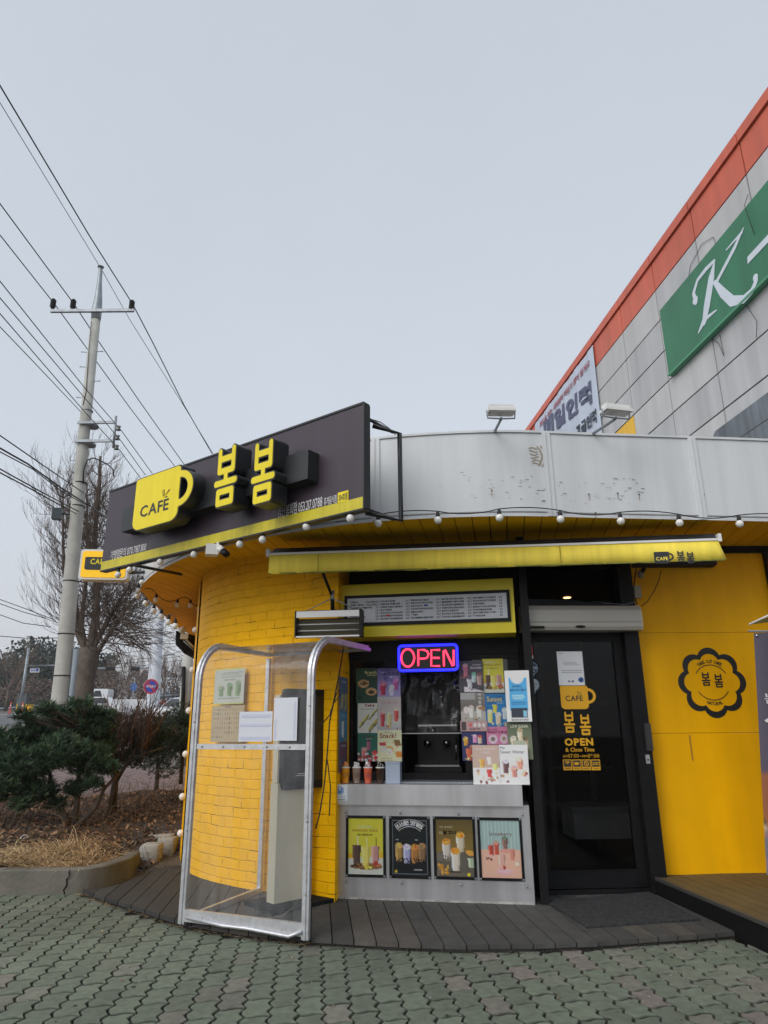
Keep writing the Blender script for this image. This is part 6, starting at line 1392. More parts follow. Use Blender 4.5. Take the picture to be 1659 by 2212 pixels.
KK = [(kpt(p[0], p[1]) + (p[2] * 1.4,), kpt(q_[0], q_[1]) + (q_[2] * 1.4,)) for p, q_ in Kc]
xs_ = [v for a, b in KK for v in (a[0], b[0])]; ys_ = [v for a, b in KK for v in (a[1], b[1])]
def fK(x, y):
    d = None
    for a, b in KK:
        e_ = seg(x, y, a[0], a[1], b[0], b[1], a[2], b[2]); d = e_ if d is None else np.minimum(d, e_)
    return d
SK = march(fK, min(xs_) - .12, min(ys_) - .12, max(xs_) + .12, max(ys_) + .12, 130)
mb = MB(); mb.shape(FK, SK, 0, 0, 1, 1, .122, .130)
h0 = kpt(1448, 1050)
hA, hB = kpt(1450, 1075), kpt(1450, 1030); mb.add([FK.P(hA[0], hA[1], .13), FK.P(hA[0] + 1.0, hA[1] + .0, .13), FK.P(hA[0] + 1.0, hB[1], .13), FK.P(hA[0] + .03, hB[1], .13)], [(0, 1, 2, 3)])
mb.build('lettering', M('sign_letter', rgb(205, 214, 224), .45, noise=(2, .06)), ks)
for tt in (10.0, 12.0):
    mb = MB(); mb.tube([FK.P(-tt, 11.0, .02), FK.P(-tt + .02, 10.72, .15), FK.P(-tt + .1, 10.0, .135)] if tt < 11 else [FK.P(-12.3, 10.72, .02), FK.P(-12.1, 11.0, .02), FK.P(-11.6, 11.15, .02), FK.P(-11.2, 11.0, .02), FK.P(-11.15, 10.72, .02)], .006, 4); mb.build('cable', mCable, ks)
mb = MB(); mb.tube([FK.P(-11.8, 8.98, .03), FK.P(-11.6, 8.75, .03), FK.P(-11.5, 8.4, .03), FK.P(-11.52, 8.9, .03)], .006, 4); mb.tube([FK.P(-10.6, 8.98, .03), FK.P(-10.4, 8.5, .03), FK.P(-10.5, 8.2, .03)], .006, 4); mb.build('cable', mCable, ks)
# white banner on the hall
bn = thing('wall_banner', 'large white banner with red and grey lettering at the far end of the hall', 'banner', FK.P(-20, 9, .05))
mb = MB(); n = 30; vs = [FK.P(-23.1 + 5.72 * i / n, z_, .03 + .012 * math.sin(i * .9) + .01 * math.sin(i * 2.3)) for z_ in (8.9, 12.15) for i in range(n + 1)]
mb.add(vs, [(i, i + 1, n + 2 + i, n + 1 + i) for i in range(n)], 0, None, True); mb.build('cloth', M('banner_cloth', rgb(190, 200, 216), .6, noise=(1, .07), streak=(3, .06)), bn)
def z1q(a, b): return ((1540 + a * .446) * .72763, (900 + b * .446) * .72763)
mRed = M('banner_red', rgb(150, 50, 64), .6); mGrey = M('banner_grey', rgb(86, 90, 118), .6); mDkg = M('banner_dark', rgb(60, 66, 78), .6)
def ktext(body, pa, pb, h, mt, bold=.0, shear=.25):
    a = FK.px(*z1q(*pa), .045); b = FK.px(*z1q(*pb), .045); V, F = text_mesh(body, bold); L = b[0] - a[0]
    mb = MB(); mb.add([FK.P(a[0] + x * L + shear * y * h, a[1] + (b[1] - a[1]) * x + y * h, .055) for x, y in V], F); mb.build('lettering', mt, bn)
ktext('희망을 여는 새벽일터 매일이 힘이 될게요', (140, 835), (472, 418), .22, mRed, .02)
ktext('매일인력', (170, 905), (490, 660), .70, mGrey, .05, .1)
ktext('고급인력', (385, 905), (520, 790), .42, mDkg, .05, .1)

# ------------------------------------------------------------------ planter
wall_pts = [A(-9.5, 6.50), A(-7.5, 6.60)] + [A(*p) for p in PWB[1:]]
wall_pts[-1] = A(-2.42, 7.45)
def chaikin(P, n=3):
    P = [A(*p) for p in P]
    for _ in range(n):
        Q = [P[0]]
        for a, b in zip(P[:-1], P[1:]): Q += [a * .75 + b * .25, a * .25 + b * .75]
        P = Q + [P[-1]]
    return P
wc = chaikin(wall_pts); cl = 0; tops = []
mb = MB(); vs = []
for i, p in enumerate(wc):
    t = wc[min(i + 1, len(wc) - 1)] - wc[max(i - 1, 0)]; t /= np.linalg.norm(t); n_ = A(-t[1], t[0]); h = .245 if p[0] < -2.5 else .245
    vs += [(p[0], p[1], .0), (p[0] + n_[0] * .008, p[1] + n_[1] * .008, h - .01), (p[0] + n_[0] * .02, p[1] + n_[1] * .02, h), (p[0] + n_[0] * .125, p[1] + n_[1] * .125, h), (p[0] + n_[0] * .13, p[1] + n_[1] * .13, 0)]
mb.add(vs, [(i * 5 + k, (i + 1) * 5 + k, (i + 1) * 5 + k + 1, i * 5 + k + 1) for i in range(len(wc) - 1) for k in range(4)] + [(len(wc) * 5 - 5 + k for k in range(5))] and [(i * 5 + k, (i + 1) * 5 + k, (i + 1) * 5 + k + 1, i * 5 + k + 1) for i in range(len(wc) - 1) for k in range(4)] + [tuple(len(wc) * 5 - 5 + k for k in range(5))])
pw = tag(mb.build('planter_wall', M('planter_concrete', (.155, .145, .12), .92, noise=(2.5, .30), bump=(30, .5, .012), streak=(6, .18), dirt=(5, .56, (.10, .095, .075), .6))), 'low curved concrete planter wall with a crack at the left', 'wall')
cr = []
for k in range(9):
    x = -2.66 - .10 * 0 + .02 * math.sin(k * 2.1) - .11 + .012 * k; cr.append((x, 0, .06 + k * .024))
pcr = atz(142, 1930, PZ); mb = MB()
cq_ = min(wc, key=lambda p: abs(p[0] - pcr[0])); pts = [A(cq_[0] + .04 * k / 8 + .010 * math.sin(k * 2.3), cq_[1] + .002, PZ - .02 + k * .0265) for k in range(9)]
mb.tube(pts, [.004, .005, .006, .005, .006, .005, .004, .005, .003], 4); mb.build('crack', mBlackMatte, pw)
def soilz(x, y):
    d = y - 6.7 + .0 * x; base = .21 + .18 * min(max(d / 2.0, 0), 1) + .03 * math.sin(x * 2.1 + y * 1.3) + .02 * math.sin(x * 5 + 1) * math.sin(y * 4)
    if y > 9.6: base += (y - 9.6) * .05
    # falls to the gravel beside the shop
    e_ = min(max((x + 2.75) / .45, 0), 1) * min(max((8.6 - y) / .8, 0), 1)
    return base * (1 - e_) + .085 * e_
mSoil = M('planter_soil_mat', (.075, .05, .033), .95, noise=(7, .5), bump=(30, 1.0, .03))
mb = MB(); nx, ny = 70, 44; X0, X1, Y0, Y1 = -9.5, -1.95, 6.70, 11.2; vs = []
def soil_edge(x):   # front limit follows the wall
    return 6.68 if x < -2.7 else 6.68 + (x + 2.7) * 2.2
for j in range(ny + 1):
    for i in range(nx + 1):
        x = X0 + (X1 - X0) * i / nx; ys = max(soil_edge(x), 6.68); ys = min(ys, 8.2); y = ys + (Y1 - .25 * max(0, -x - 4) - ys) * j / ny
        vs.append((x, y, soilz(x, y) + .012 * math.sin(i * 2.3 + j * 3.1)))
mb.add(vs, [(j * (nx + 1) + i, j * (nx + 1) + i + 1, (j + 1) * (nx + 1) + i + 1, (j + 1) * (nx + 1) + i) for j in range(ny) for i in range(nx)], 0, None, True)
struct(mb.build('planter_soil', mSoil))
# brown fallen leaves
mb = MB()
def leafq(x, y, z, s, a, tilt, col, mb=mb):
    ca, sa = math.cos(a), math.sin(a); u = A(ca, sa, tilt) * s; v = A(-sa, ca, random.uniform(-.5, .5)) * s * .6; p = A(x, y, z)
    mb.add([p - u, p - v * .9 + A(0, 0, .2 * s), p + u, p + v * .9], [(0, 1, 2), (0, 2, 3)], 0, col)
for q in range(9500):
    x = random.uniform(-7.0, -2.0); y = 6.75 + (random.random() ** 1.1) * 4.3
    if y < soil_edge(x) + .05: continue
    s = random.uniform(.012, .034); g = random.uniform(.5, 1.25); c = random.choice([(.21, .105, .045), (.14, .07, .035), (.28, .15, .075), (.08, .045, .028), (.34, .21, .12)])
    leafq(x, y, soilz(x, y) + random.uniform(.004, .035), s, random.uniform(0, 6.3), random.uniform(-.8, .8), tuple(k * g for k in c))
struct(mb.build('leaf_litter', M('leaf', attr=True, rough=.8)), 'stuff')
# dry straw grass
mb = MB()
for q in range(13000):
    x = random.uniform(-7.5, -2.55); y = soil_edge(x) + .02 + abs(random.gauss(0, .38)); cl_ = math.exp(-((x + 3.0) ** 2 + (y - 7.25) ** 2) / .16)
    if random.random() > .9 + cl_: continue
    l = random.uniform(.06, .20) * (1 + 1.2 * cl_ * random.random()); a = random.choice([random.gauss(0, .5), random.gauss(3.1, .5), random.uniform(0, 6.3)]); up = random.uniform(.03, .5) + .9 * cl_ * random.random()
    z = soilz(x, y) + .01; w_ = random.uniform(.0018, .0042); d = A(math.cos(a), math.sin(a) * .8, up); d = d / np.linalg.norm(d); s_v = A(-d[1], d[0], 0) * w_
    p0 = A(x, y, z); p1 = p0 + d * l * .55; p2 = p0 + d * l + A(0, 0, -l * .22 * (1 if up > .2 else .3)); g = random.uniform(.6, 1.15)
    mb.add([p0 - s_v, p0 + s_v, p1 + s_v * .8, p1 - s_v * .8, p2], [(0, 1, 2, 3), (3, 2, 4)], 0, tuple(k * g for k in random.choice([(.68, .50, .27), (.58, .41, .21), (.75, .58, .34), (.38, .25, .13)])))
for q in range(1300):     # darker weeds behind
    x = random.uniform(-7, -2.1); y = random.uniform(7.4, 11.2); z = soilz(x, y); l = random.uniform(.1, .4); a = random.uniform(0, 6.3); p0 = A(x, y, z); p1 = p0 + A(math.cos(a) * l * .3, math.sin(a) * l * .3, l * .7); p2 = p0 + A(math.cos(a) * l * .7, math.sin(a) * l * .7, l * .8)
    mb.tube([p0, p1, p2], .0016, 3, 0, col=random.choice([(.12, .08, .05), (.22, .15, .08), (.08, .05, .035)]))
struct(mb.build('dry_grass', M('straw', attr=True, rough=.85)), 'stuff')
# gravel by the wall, stones
mb = MB()
for q in range(1500):
    x = random.uniform(-2.75, -1.98); y = random.uniform(7.25, 8.5); s = random.uniform(.006, .018); g = random.uniform(.02, .11); 
    if y < 7.2 + (x + 2.4) * .0: continue
    a = random.uniform(0, 3); z = max(soilz(x, y), .08) + s * .4
    mb.add([(x + s * math.cos(a + k) * random.uniform(.7, 1.2), y + s * math.sin(a + k), z + random.uniform(-.3, .3) * s) for k in (0, 1.6, 3.1, 4.7)] + [(x, y, z + s * .8)], [(0, 1, 4), (1, 2, 4), (2, 3, 4), (3, 0, 4)], 0, (g, g, g * 1.05))
struct(mb.build('gravel', M('gravel_mat', attr=True, rough=.9)), 'stuff')
def rock(lab, c, sz, seed):
    r_ = random.Random(seed); mb = MB(); n = 10; vs = []; m_ = 7
    for j in range(m_ + 1):
        ph = math.pi * j / m_
        for i in range(n):
            th = 2 * math.pi * i / n; k = .95 + .10 * r_.random(); e_ = .24
            f = lambda v: math.copysign(abs(v) ** e_, v) * .9
            vs.append((c[0] + sz[0] * k * f(math.sin(ph) * math.cos(th)), c[1] + sz[1] * k * f(math.sin(ph) * math.sin(th)), c[2] + sz[2] * k * f(-math.cos(ph))))
    mb.add(vs, [(j * n + i, j * n + (i + 1) % n, (j + 1) * n + (i + 1) % n, (j + 1) * n + i) for j in range(m_) for i in range(n)], 0, None, True)
    return tag(mb.build('rock', mConc), lab, 'rock', 'stones beside the planter wall')
p = atz(328, 1865, .10); rock('pale squared stone just past the planter wall end', (p[0] - .03, p[1] + .05, .19), (.11, .10, .10), 1)
p = atz(355, 1855, .10); rock('pale stone touching the squared one, nearer the yellow wall', (p[0], p[1] + .08, .20), (.10, .10, .11), 2)
p = atz(333, 1832, .18); rock('flat slanted stone slab behind the two pale stones', (p[0], p[1] + .2, .26), (.16, .10, .035), 3)
p = atz(51, 1822, .27); mb = MB(); mb.ball((0, 0, 0), .05, 8, sz=.6); vs = [(p[0] + v[0] * (1.2 + .5 * math.sin(i)), p[1] + v[1], p[2] + .04 + v[2] * (1.3 + .4 * math.cos(i * 2.1))) for i, v in enumerate(mb.v)]; mb.v = vs; tag(mb.build('crumpled_paper', mWhite), 'crumpled white paper lying on the dead leaves', 'litter')

# ------------------------------------------------------------------ plants
mBark = M('bark', (.075, .058, .045), .9, noise=(12, .35), bump=(35, .8, .01))
mNeedle = M('needles', attr=True, rough=.6)
def needle_shrub(name, lab, base, stems, clumps, ncl, nneed, L, cols, grp, twig=.35):
    t = thing(name, lab, 'shrub', base, 0, grp); base = A(*base)
    mb = MB(); tips = []
    for st_ in stems:
        P = [base + A(*q) for q in st_[0]]; n = len(P); mb.tube(P, [st_[1] * (1 - .55 * i / (n - 1)) for i in range(n)], 8)
        tips.append(P)
    cl = [(base + A(*c[0]), c[1]) for c in clumps]
    for c, r in cl:
        best = min((np.linalg.norm(p - c), tuple(p)) for P in tips for p in P[1:]); p0 = A(*best[1])
        for k in range(5):
            e = c + A(*np.array([random.gauss(0, .5) for _ in range(3)])) * A(*r) * .6; mid = (p0 + e) / 2 + A(random.gauss(0, .04), random.gauss(0, .04), random.gauss(.0, .04)); mb.tube([p0, mid, e], [.013, .008, .004], 4)
    mb.build('trunk', mBark, t)
    mb = MB(); tot = sum(r[0] * r[2] for c, r in cl)
    for c, r in cl:
        for q in range(int(ncl * r[0] * r[2] / tot)):
            d = A(*[random.gauss(0, 1) for _ in range(3)]); d /= np.linalg.norm(d); k = random.uniform(.72, 1.02) if random.random() < .75 else random.uniform(.2, .8); p = c + d * A(*r) * k
            ax = d * .8 + A(random.gauss(0, .3), random.gauss(0, .3), .75 + random.gauss(0, .2)); ax /= np.linalg.norm(ax); g = random.uniform(.6, 1.3); cc = random.choice(cols)
            for w_ in range(nneed):
                v = ax + A(random.gauss(0, .6), random.gauss(0, .6), random.gauss(0, .45)); v /= np.linalg.norm(v); l = L * random.uniform(.6, 1.1); s_v = X3(v, A(random.random(), random.random(), .3)); s_v = s_v / np.linalg.norm(s_v) * L * .060; o_ = p - ax * L * random.uniform(0, .5)
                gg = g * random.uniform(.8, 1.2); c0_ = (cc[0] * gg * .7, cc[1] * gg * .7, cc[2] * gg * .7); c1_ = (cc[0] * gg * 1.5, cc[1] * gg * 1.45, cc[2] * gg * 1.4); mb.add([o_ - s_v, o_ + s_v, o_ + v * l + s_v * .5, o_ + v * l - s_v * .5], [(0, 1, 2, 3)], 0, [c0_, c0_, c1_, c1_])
    mb.build('crown', mNeedle, t); return t
GREENS = [(.030, .066, .034), (.042, .082, .040), (.020, .042, .026), (.062, .108, .052)]
pb = atz(150, 1775, .40); PBX = pb
def pxo(x, y, Yb, base): q = aty(x, y, Yb); return tuple(q - base)
Yp = pb[1]
stems = [([(0, 0, -.06), (-.10, 0, .12), (-.25, .02, .28), (-.32, .05, .55)], .045), ([(.05, .03, -.06), (.05, .02, .25), (.02, .05, .6), (.0, .05, .95)], .042), ([(.10, 0, -.04), (.28, -.02, .14), (.36, 0, .35), (.48, .05, .5)], .032)]
cl_px = [((30, 1610, 0.0), (.30, .34, .20)), ((85, 1580, .1), (.34, .34, .20)), ((150, 1545, .15), (.32, .30, .17)), ((205, 1560, .1), (.26, .28, .20)), ((60, 1650, -.25), (.36, .30, .20)), ((20, 1690, -.2), (.30, .28, .16)), ((130, 1625, -.3), (.34, .30, .22)), ((190, 1640, -.1), (.28, .30, .22)), ((80, 1705, -.1), (.28, .26, .14)), ((-30, 1640, 0), (.3, .3, .25)), ((165, 1700, .0), (.18, .2, .10)), ((215, 1610, .3), (.22, .25, .2)), ((-40, 1700, 0), (.3, .3, .2)), ((110, 1560, .5), (.3, .3, .2))]
cl_ = [(pxo(x, y, Yp + dy, pb), tuple(k * .84 for k in r)) for (x, y, dy), r in cl_px]
cl_ += [(pxo(x, y, Yp + random.uniform(-.3, .3), pb), (.12, .13, .07)) for x, y in ((50, 1545), (100, 1530), (175, 1518), (228, 1545), (10, 1585), (-10, 1720), (45, 1735), (120, 1735), (195, 1690), (232, 1660), (0, 1660), (140, 1590), (60, 1610))]
needle_shrub('pine_shrub', 'big dark green pine shrub with three bare stems at the left of the planter', pb, stems, cl_, 3700, 14, .078, GREENS, 'shrubs in the planter')
pb2 = atz(243, 1745, .42); Yq = pb2[1]
stems2 = [([(0, 0, -.06), (0, 0, .35), (-.05, 0, .6), (-.12, .05, .95)], .055), ([(0, 0, .30), (.12, 0, .52), (.28, .02, .8), (.5, .05, .98)], .03), ([(0, 0, .34), (.05, 0, .7), (.1, .05, 1.15)], .028), ([(0, 0, .32), (-.16, 0, .6), (-.26, .05, 1.0)], .026), ([(.1, 0, .5), (.35, 0, .66), (.62, .05, .74)], .016)]
cl2 = [(pxo(x, y, Yq + dy, pb2), r) for (x, y, dy), r in [((215, 1600, .0), (.22, .25, .2)), ((250, 1590, .1), (.24, .25, .16)), ((235, 1640, .1), (.22, .25, .14)), ((285, 1600, .1), (.18, .2, .14)), ((195, 1585, 0), (.2, .2, .18)), ((262, 1560, .2), (.2, .2, .10)), ((300, 1575, .2), (.22, .22, .16)), ((318, 1610, .2), (.2, .2, .16)), ((275, 1640, .1), (.2, .2, .12)), ((330, 1585, .3), (.2, .2, .14)), ((205, 1540, .1), (.18, .2, .12))]]
t = needle_shrub('yew_shrub', 'sparse dark shrub with a thick trunk and reddish upright twigs, second from left', pb2, stems2, cl2, 2700, 12, .045, [(.018, .036, .02), (.026, .045, .024), (.013, .026, .016)], 'shrubs in the planter')
mb = MB()
for q in range(150):
    a = random.uniform(0, 6.3); x0 = random.uniform(-.25, .45); p0 = pb2 + A(x0, random.uniform(-.2, .2), random.uniform(.55, .95)); l = random.uniform(.2, .62); d = A(random.gauss(x0 * .6, .25), random.gauss(0, .2), 1.0); d /= np.linalg.norm(d)
    pm = p0 + d * l * .5 + A(random.gauss(0, .02), 0, 0); mb.tube([p0, pm, p0 + d * l], [.006, .005, .0035], 4, 0, col=random.choice([(.08, .045, .03), (.06, .04, .028), (.11, .05, .035), (.04, .032, .025)]))
    for k in range(5):
        pk = p0 + d * l * random.uniform(.3, 1); d2 = d + A(random.gauss(0, .6), random.gauss(0, .5), 0); mb.tube([pk, pk + d2 * .09], [.003, .0015], 3, 0, col=(.10, .055, .04))
mb.build('twig', M('twig', attr=True, rough=.85), t)
for x, y, zb_, sc_, lab, cl in ((338, 1698, .52, .9, 'small dark shrub on a thin trunk, third from left in the planter', [(325, 1600), (350, 1620), (340, 1570), (310, 1630), (365, 1590), (352, 1650)]), (391, 1680, .6, 1.0, 'dark leafy shrub partly hidden by the yellow wall, rightmost in the planter', [(385, 1570), (400, 1600), (370, 1600), (395, 1545), (410, 1580), (375, 1560)])):
    b_ = atz(x, y, zb_); Ys = b_[1]
    needle_shrub('dark_shrub', lab, b_, [([(0, 0, -.1), (.0, 0, .3), (-.05, 0, .6), (.0, 0, .95)], .038), ([(0, 0, .3), (.15, 0, .55), (.2, 0, .9)], .022)], [(pxo(a, c, Ys, b_), (.31, .30, .23)) for a, c in cl], 2600, 12, .042, [(.022, .042, .022), (.03, .055, .028), (.016, .03, .018)], 'shrubs in the planter')

# ------------------------------------------------------------------ utility pole by the road
YP = 18.0
def pp(x, y): return aty(x, y, YP)
pb_ = pp(128, 1520); pole = thing('utility_pole', 'tall concrete utility pole with steel cross-arm and side bracket, left of the shop', 'utility pole', (pb_[0], YP, gz(0, YP)))
axis_px = [(124, 1560, .215), (137, 1440, .205), (158, 1200, .183), (180, 950, .158), (207, 690, .130)]
P = [pp(x, y) for x, y, r in axis_px]; P.append(P[0] + (P[0] - P[1]) * 1.0); P = [P[-1]] + P[:-1]; rr = [.225] + [a[2] for a in axis_px]
mPC = M('pole_concrete', (.42, .42, .385), .9, noise=(2.2, .18), bump=(20, .25, .006), dirt=(3.0, .62, (.17, .16, .14), .5))
MB().tube(P, rr, 20).build('shaft', mPC, pole)
mb = MB(); MB
top = [pp(207, 692), pp(209, 672), pp(212, 650), pp(215, 610), pp(217, 585), pp(217.5, 578)]
mb.tube(top, [.135, .15, .12, .07, .06, .06], 12); mb.lathe(pp(217.5, 578), [(.09, 0), (.10, .03), (.04, .06)], 10); mb.build('steel_extension', mGalv, pole)
mb = MB(); a, b = pp(115, 679), pp(293, 683); d = (b - a) / np.linalg.norm(b - a); f_ = Fr(tuple(a - A(0, .17, 0)), (1, 0, 0)); L = b[0] - a[0]
mb.slab(f_, 0, -.045, L, .045, -.04, .04); mb.build('cross_arm', mGalv, pole)
for x, y in ((119, 672), (162, 673), (288, 675)):
    q = pp(x, y) - A(0, .17, 0); mb = MB(); pr = [(.05, -.02)]
    for k in range(5): pr += [(.045, .02 + k * .055), (.085, .035 + k * .055), (.045, .05 + k * .055)]
    pr += [(.05, .30)]; mb.lathe(q, pr, 12); mb.build('insulator', mCable, pole)
for (x0, y0, x1, y1) in ((174, 920, 256, 918), (168, 960, 252, 957)):
    a, b = pp(x0, y0) - A(0, .2, 0), pp(x1, y1) - A(0, .2, 0); mb = MB(); mb.box((a + b) / 2, (b[0] - a[0], .06, .075)); mb.build('bracket_arm', mGalv, pole)
    c = pp((x0 + 24), y0 + 1); mb = MB(); mb.lathe(c - A(0, 0, .03), [(.185, 0), (.19, .0), (.19, .06), (.185, .06)], 18); mb.build('clamp', mGalv, pole)
a, b = pp(257, 906), pp(251, 974); mb = MB(); mb.tube([a - A(0, .22, 0), b - A(0, .22, 0)], .035, 4); mb.build('bracket_bar', mGalv, pole)
for y in (932, 952, 973):
    q = pp(262 if y < 940 else (260 if y < 960 else 258), y) - A(0, .22, 0); mb = MB(); mb.lathe(q, [(.02, -.07), (.07, -.06), (.05, -.02), (.05, .02), (.07, .06), (.02, .07)], 12); mb.build('insulator', M('grey_porcelain', (.2, .2, .2), .3), pole)
for y, sd_ in ((761, -1), (760, 1), (793, -1), (824, 1), (859, -1), (995, -1), (1020, 1)):
    xc = 207 - (y - 690) * .1035; q = pp(xc, y); mb = MB(); mb.tube([q, q + A(sd_ * .30, -.02, .0)], .012, 5); mb.tube([q + A(sd_ * .30, -.02, -.01), q + A(sd_ * .31, -.02, .02)], .018, 5); mb.build('step_bolt', mGalv, pole)
for y in (888, 1044, 1094, 1256, 1370, 1460, 1627):
    xc = 207 - (y - 690) * .094; rad = .135 + (y - 690) / 800 * .085; q = pp(xc, y); mb = MB(); mb.lathe(q - A(0, 0, .012), [(rad, 0), (rad + .006, .0), (rad + .006, .024), (rad, .024)], 18); mb.build('strap', mBlack if y > 1000 else mGalv, pole)
q = pp(150, 1116) - A(.28, .25, 0); mb = MB(); mb.box(q + A(.06, 0, 0), (.24, .22, .30), .3); mb.tube([q + A(.1, 0, 0), pp(165, 1112)], .025, 5); mb.build('junction_box', M('dark_box', (.035, .05, .055), .4), pole)
mb = MB(); a, b = pp(163, 1395) - A(0, .02, 0), pp(139, 1570); mb.tube([pp(162, 1402) + A(.02, 0, 0), pp(149, 1530) + A(.02, 0, 0), pp(146, 1570)], .085, 4); mb.build('cable_duct', M('duct_grey', (.26, .30, .34), .5, noise=(2, .15)), pole)
P = [pp(x, y) - A(0, .2, 0) for x, y in ((186, 1050), (187, 1020), (195, 1000), (208, 995), (222, 1000), (240, 1010), (250, 1020), (252, 1035))]; MB().tube(P, .02, 6).build('service_loop', mCable, pole)
P = [pp(x, y) - A(0, .16, 0) for x, y in ((202, 700), (197, 760), (191, 850), (184, 880))]; MB().tube(P, .010, 4).build('ground_wire', mCable, pole)

# ------------------------------------------------------------------ overhead wires
def wire(lab, pts, r, sag=.0, mt=None, rings=False):
    """pts: (x px, y px, height or ('y', Y)) -> wire through real points"""
    Q = []
    for x, y, k in pts: Q.append(aty(x, y, k[1]) if isinstance(k, tuple) else atz(x, y, k))
    P = []
    for i in range(len(Q) - 1):
        n = 14 if len(Q) < 4 else 6
        for t in np.linspace(0, 1, n)[:-1]: P.append(Q[i] * (1 - t) + Q[i + 1] * t - A(0, 0, sag * 4 * t * (1 - t)))
    P.append(Q[-1]); o = MB().tube(P, r, 4).build('overhead_wire', mt or mCable)
    return tag(o, lab, 'wire', 'overhead wires')
yp = ('y', YP - .17); zt = pp(288, 660)[2]; zc_ = pp(162, 660)[2]
zg = pp(217, 578)[2]
# (incoming from the left, at the pole, onward behind the shop)
wire('thick high wire reaching the right insulator on the pole cross-arm', [(-40, 125, zt), (0, 185, zt), (193, 509, zt), (286, 656, yp), (330, 740, zt - .3), (398, 876, zt - 1.2), (458, 980, zt - 1.6)], .018)
wire('thin earth wire running over the very top of the pole', [(-40, 155, zg), (0, 222, zg), (175, 509, zg), (217, 578, ('y', YP)), (280, 690, zg - 1.0), (396, 875, zg - 2.6), (461, 981, zg - 3.0)], .010)
wire('high wire ending at the middle insulator of the cross-arm and going on', [(-40, 385, zc_), (0, 440, zc_), (51, 509, zc_), (160, 657, yp), (212, 736, zc_ - .2), (300, 865, zc_ - .9), (399, 1005, zc_ - 1.6)], .018)
wire('high wire over the left insulator of the cross-arm', [(-40, 460, zc_), (1, 509, zc_), (118, 657, yp), (196, 764, zc_ - .2), (280, 880, zc_ - .9), (378, 1008, zc_ - 1.6)], .018)
zl = pp(262, 932)[2]
wire('low-voltage wire to the top insulator of the side bracket', [(-40, 558, zl), (0, 607.5, zl), (184, 839, zl), (262, 930, ('y', YP - .22)), (329, 1023, zl - .4)], .013)
wire('low-voltage wire to the middle insulator of the side bracket', [(-40, 595, zl - .3), (0, 643.5, zl - .3), (184, 861, zl - .3), (261, 952, ('y', YP - .22)), (314, 1026, zl - .6)], .013)
wire('low-voltage wire to the lowest insulator of the side bracket', [(-40, 630, zl - .6), (0, 677.5, zl - .6), (178, 884, zl - .6), (258, 972, ('y', YP - .22)), (303, 1032, zl - .9)], .013)
wire('low-voltage wire ending at the clamp on the pole side', [(-40, 660, zl - .2), (0, 706, zl - .2), (90, 800, zl - .2), (174, 889, ('y', YP - .15))], .013)
wire('upper telecom cable sagging in from the left edge to the pole', [(-40, 915, 7.2), (0, 940.7, 7.2), (90, 1003, 7.0), (181, 1065, ('y', YP - .2))], .016)
wire('heavy bundled telecom cable with hanging rings, upper of the pair', [(-40, 945, 6.9), (0, 968, 6.9), (60, 1002, 6.8), (135, 1056, 6.6), (190, 1090, ('y', YP - .2)), (260, 1140, 6.2)], .021)
wire('thinner telecom cable strung just under the heavy bundle', [(-40, 958, 6.8), (0, 976, 6.8), (70, 1013, 6.7), (135, 1062, 6.5), (188, 1092, ('y', YP - .2))], .014)
wire('lower sagging cable pair reaching the pole beside the dark box', [(-40, 995, 6.4), (0, 1013, 6.4), (90, 1063, 6.2), (170, 1105, ('y', YP - .2))], .016)
wire('lowest black cable of the left bundle', [(-40, 1003, 6.3), (0, 1021, 6.3), (70, 1058, 6.2), (135, 1094, 6.0), (165, 1110, ('y', YP - .2))], .016)
for i, (y0, x1, y1, lab) in enumerate(((1295, 120, 1340, 'pale distant wire pair at left above the trees'), (1304, 100, 1336, 'lower of the pale distant wires at left'), (1328, 110, 1354, 'dark distant wire at left entering the bare tree'))):
    wire(lab, [(-30, y0 - 6, ('y', 34)), (0, y0, ('y', 34)), (50, y0 + 18, ('y', 34)), (x1, y1, ('y', 34))], .018)
wire('long sagging dark wire crossing behind the pole and the bare tree', [(-30, 1371, ('y', 30)), (0, 1374, ('y', 30)), (60, 1379, ('y', 30)), (125, 1378, ('y', 30)), (180, 1373, ('y', 30)), (234, 1362, ('y', 30)), (300, 1343, ('y', 30))], .016)
for i, (ya, yb) in enumerate(((1412, 1414), (1434, 1437), (1440, 1446))):
    wire(('top', 'middle', 'lower')[i] + ' far wire crossing above the road at tree height', [(-20, ya - 1, ('y', 62)), (60, ya + 3, ('y', 62)), (200, (ya + yb) / 2 + 3, ('y', 62)), (310, yb - 8, ('y', 62)), (420, yb - 24, ('y', 62))], .02)
for i, (xa, ya, xb, yb) in enumerate(((260, 1392, 402, 1378), (335, 1381, 402, 1412), (345, 1366, 402, 1390), (280, 1425, 402, 1404))):
    wire(('first', 'second', 'third', 'fourth')[i] + ' far wire between the white pole and the yellow wall', [(xa, ya, ('y', 58)), ((xa + xb) / 2, (ya + yb) / 2 + 6, ('y', 58)), (xb, yb, ('y', 58))], .018)

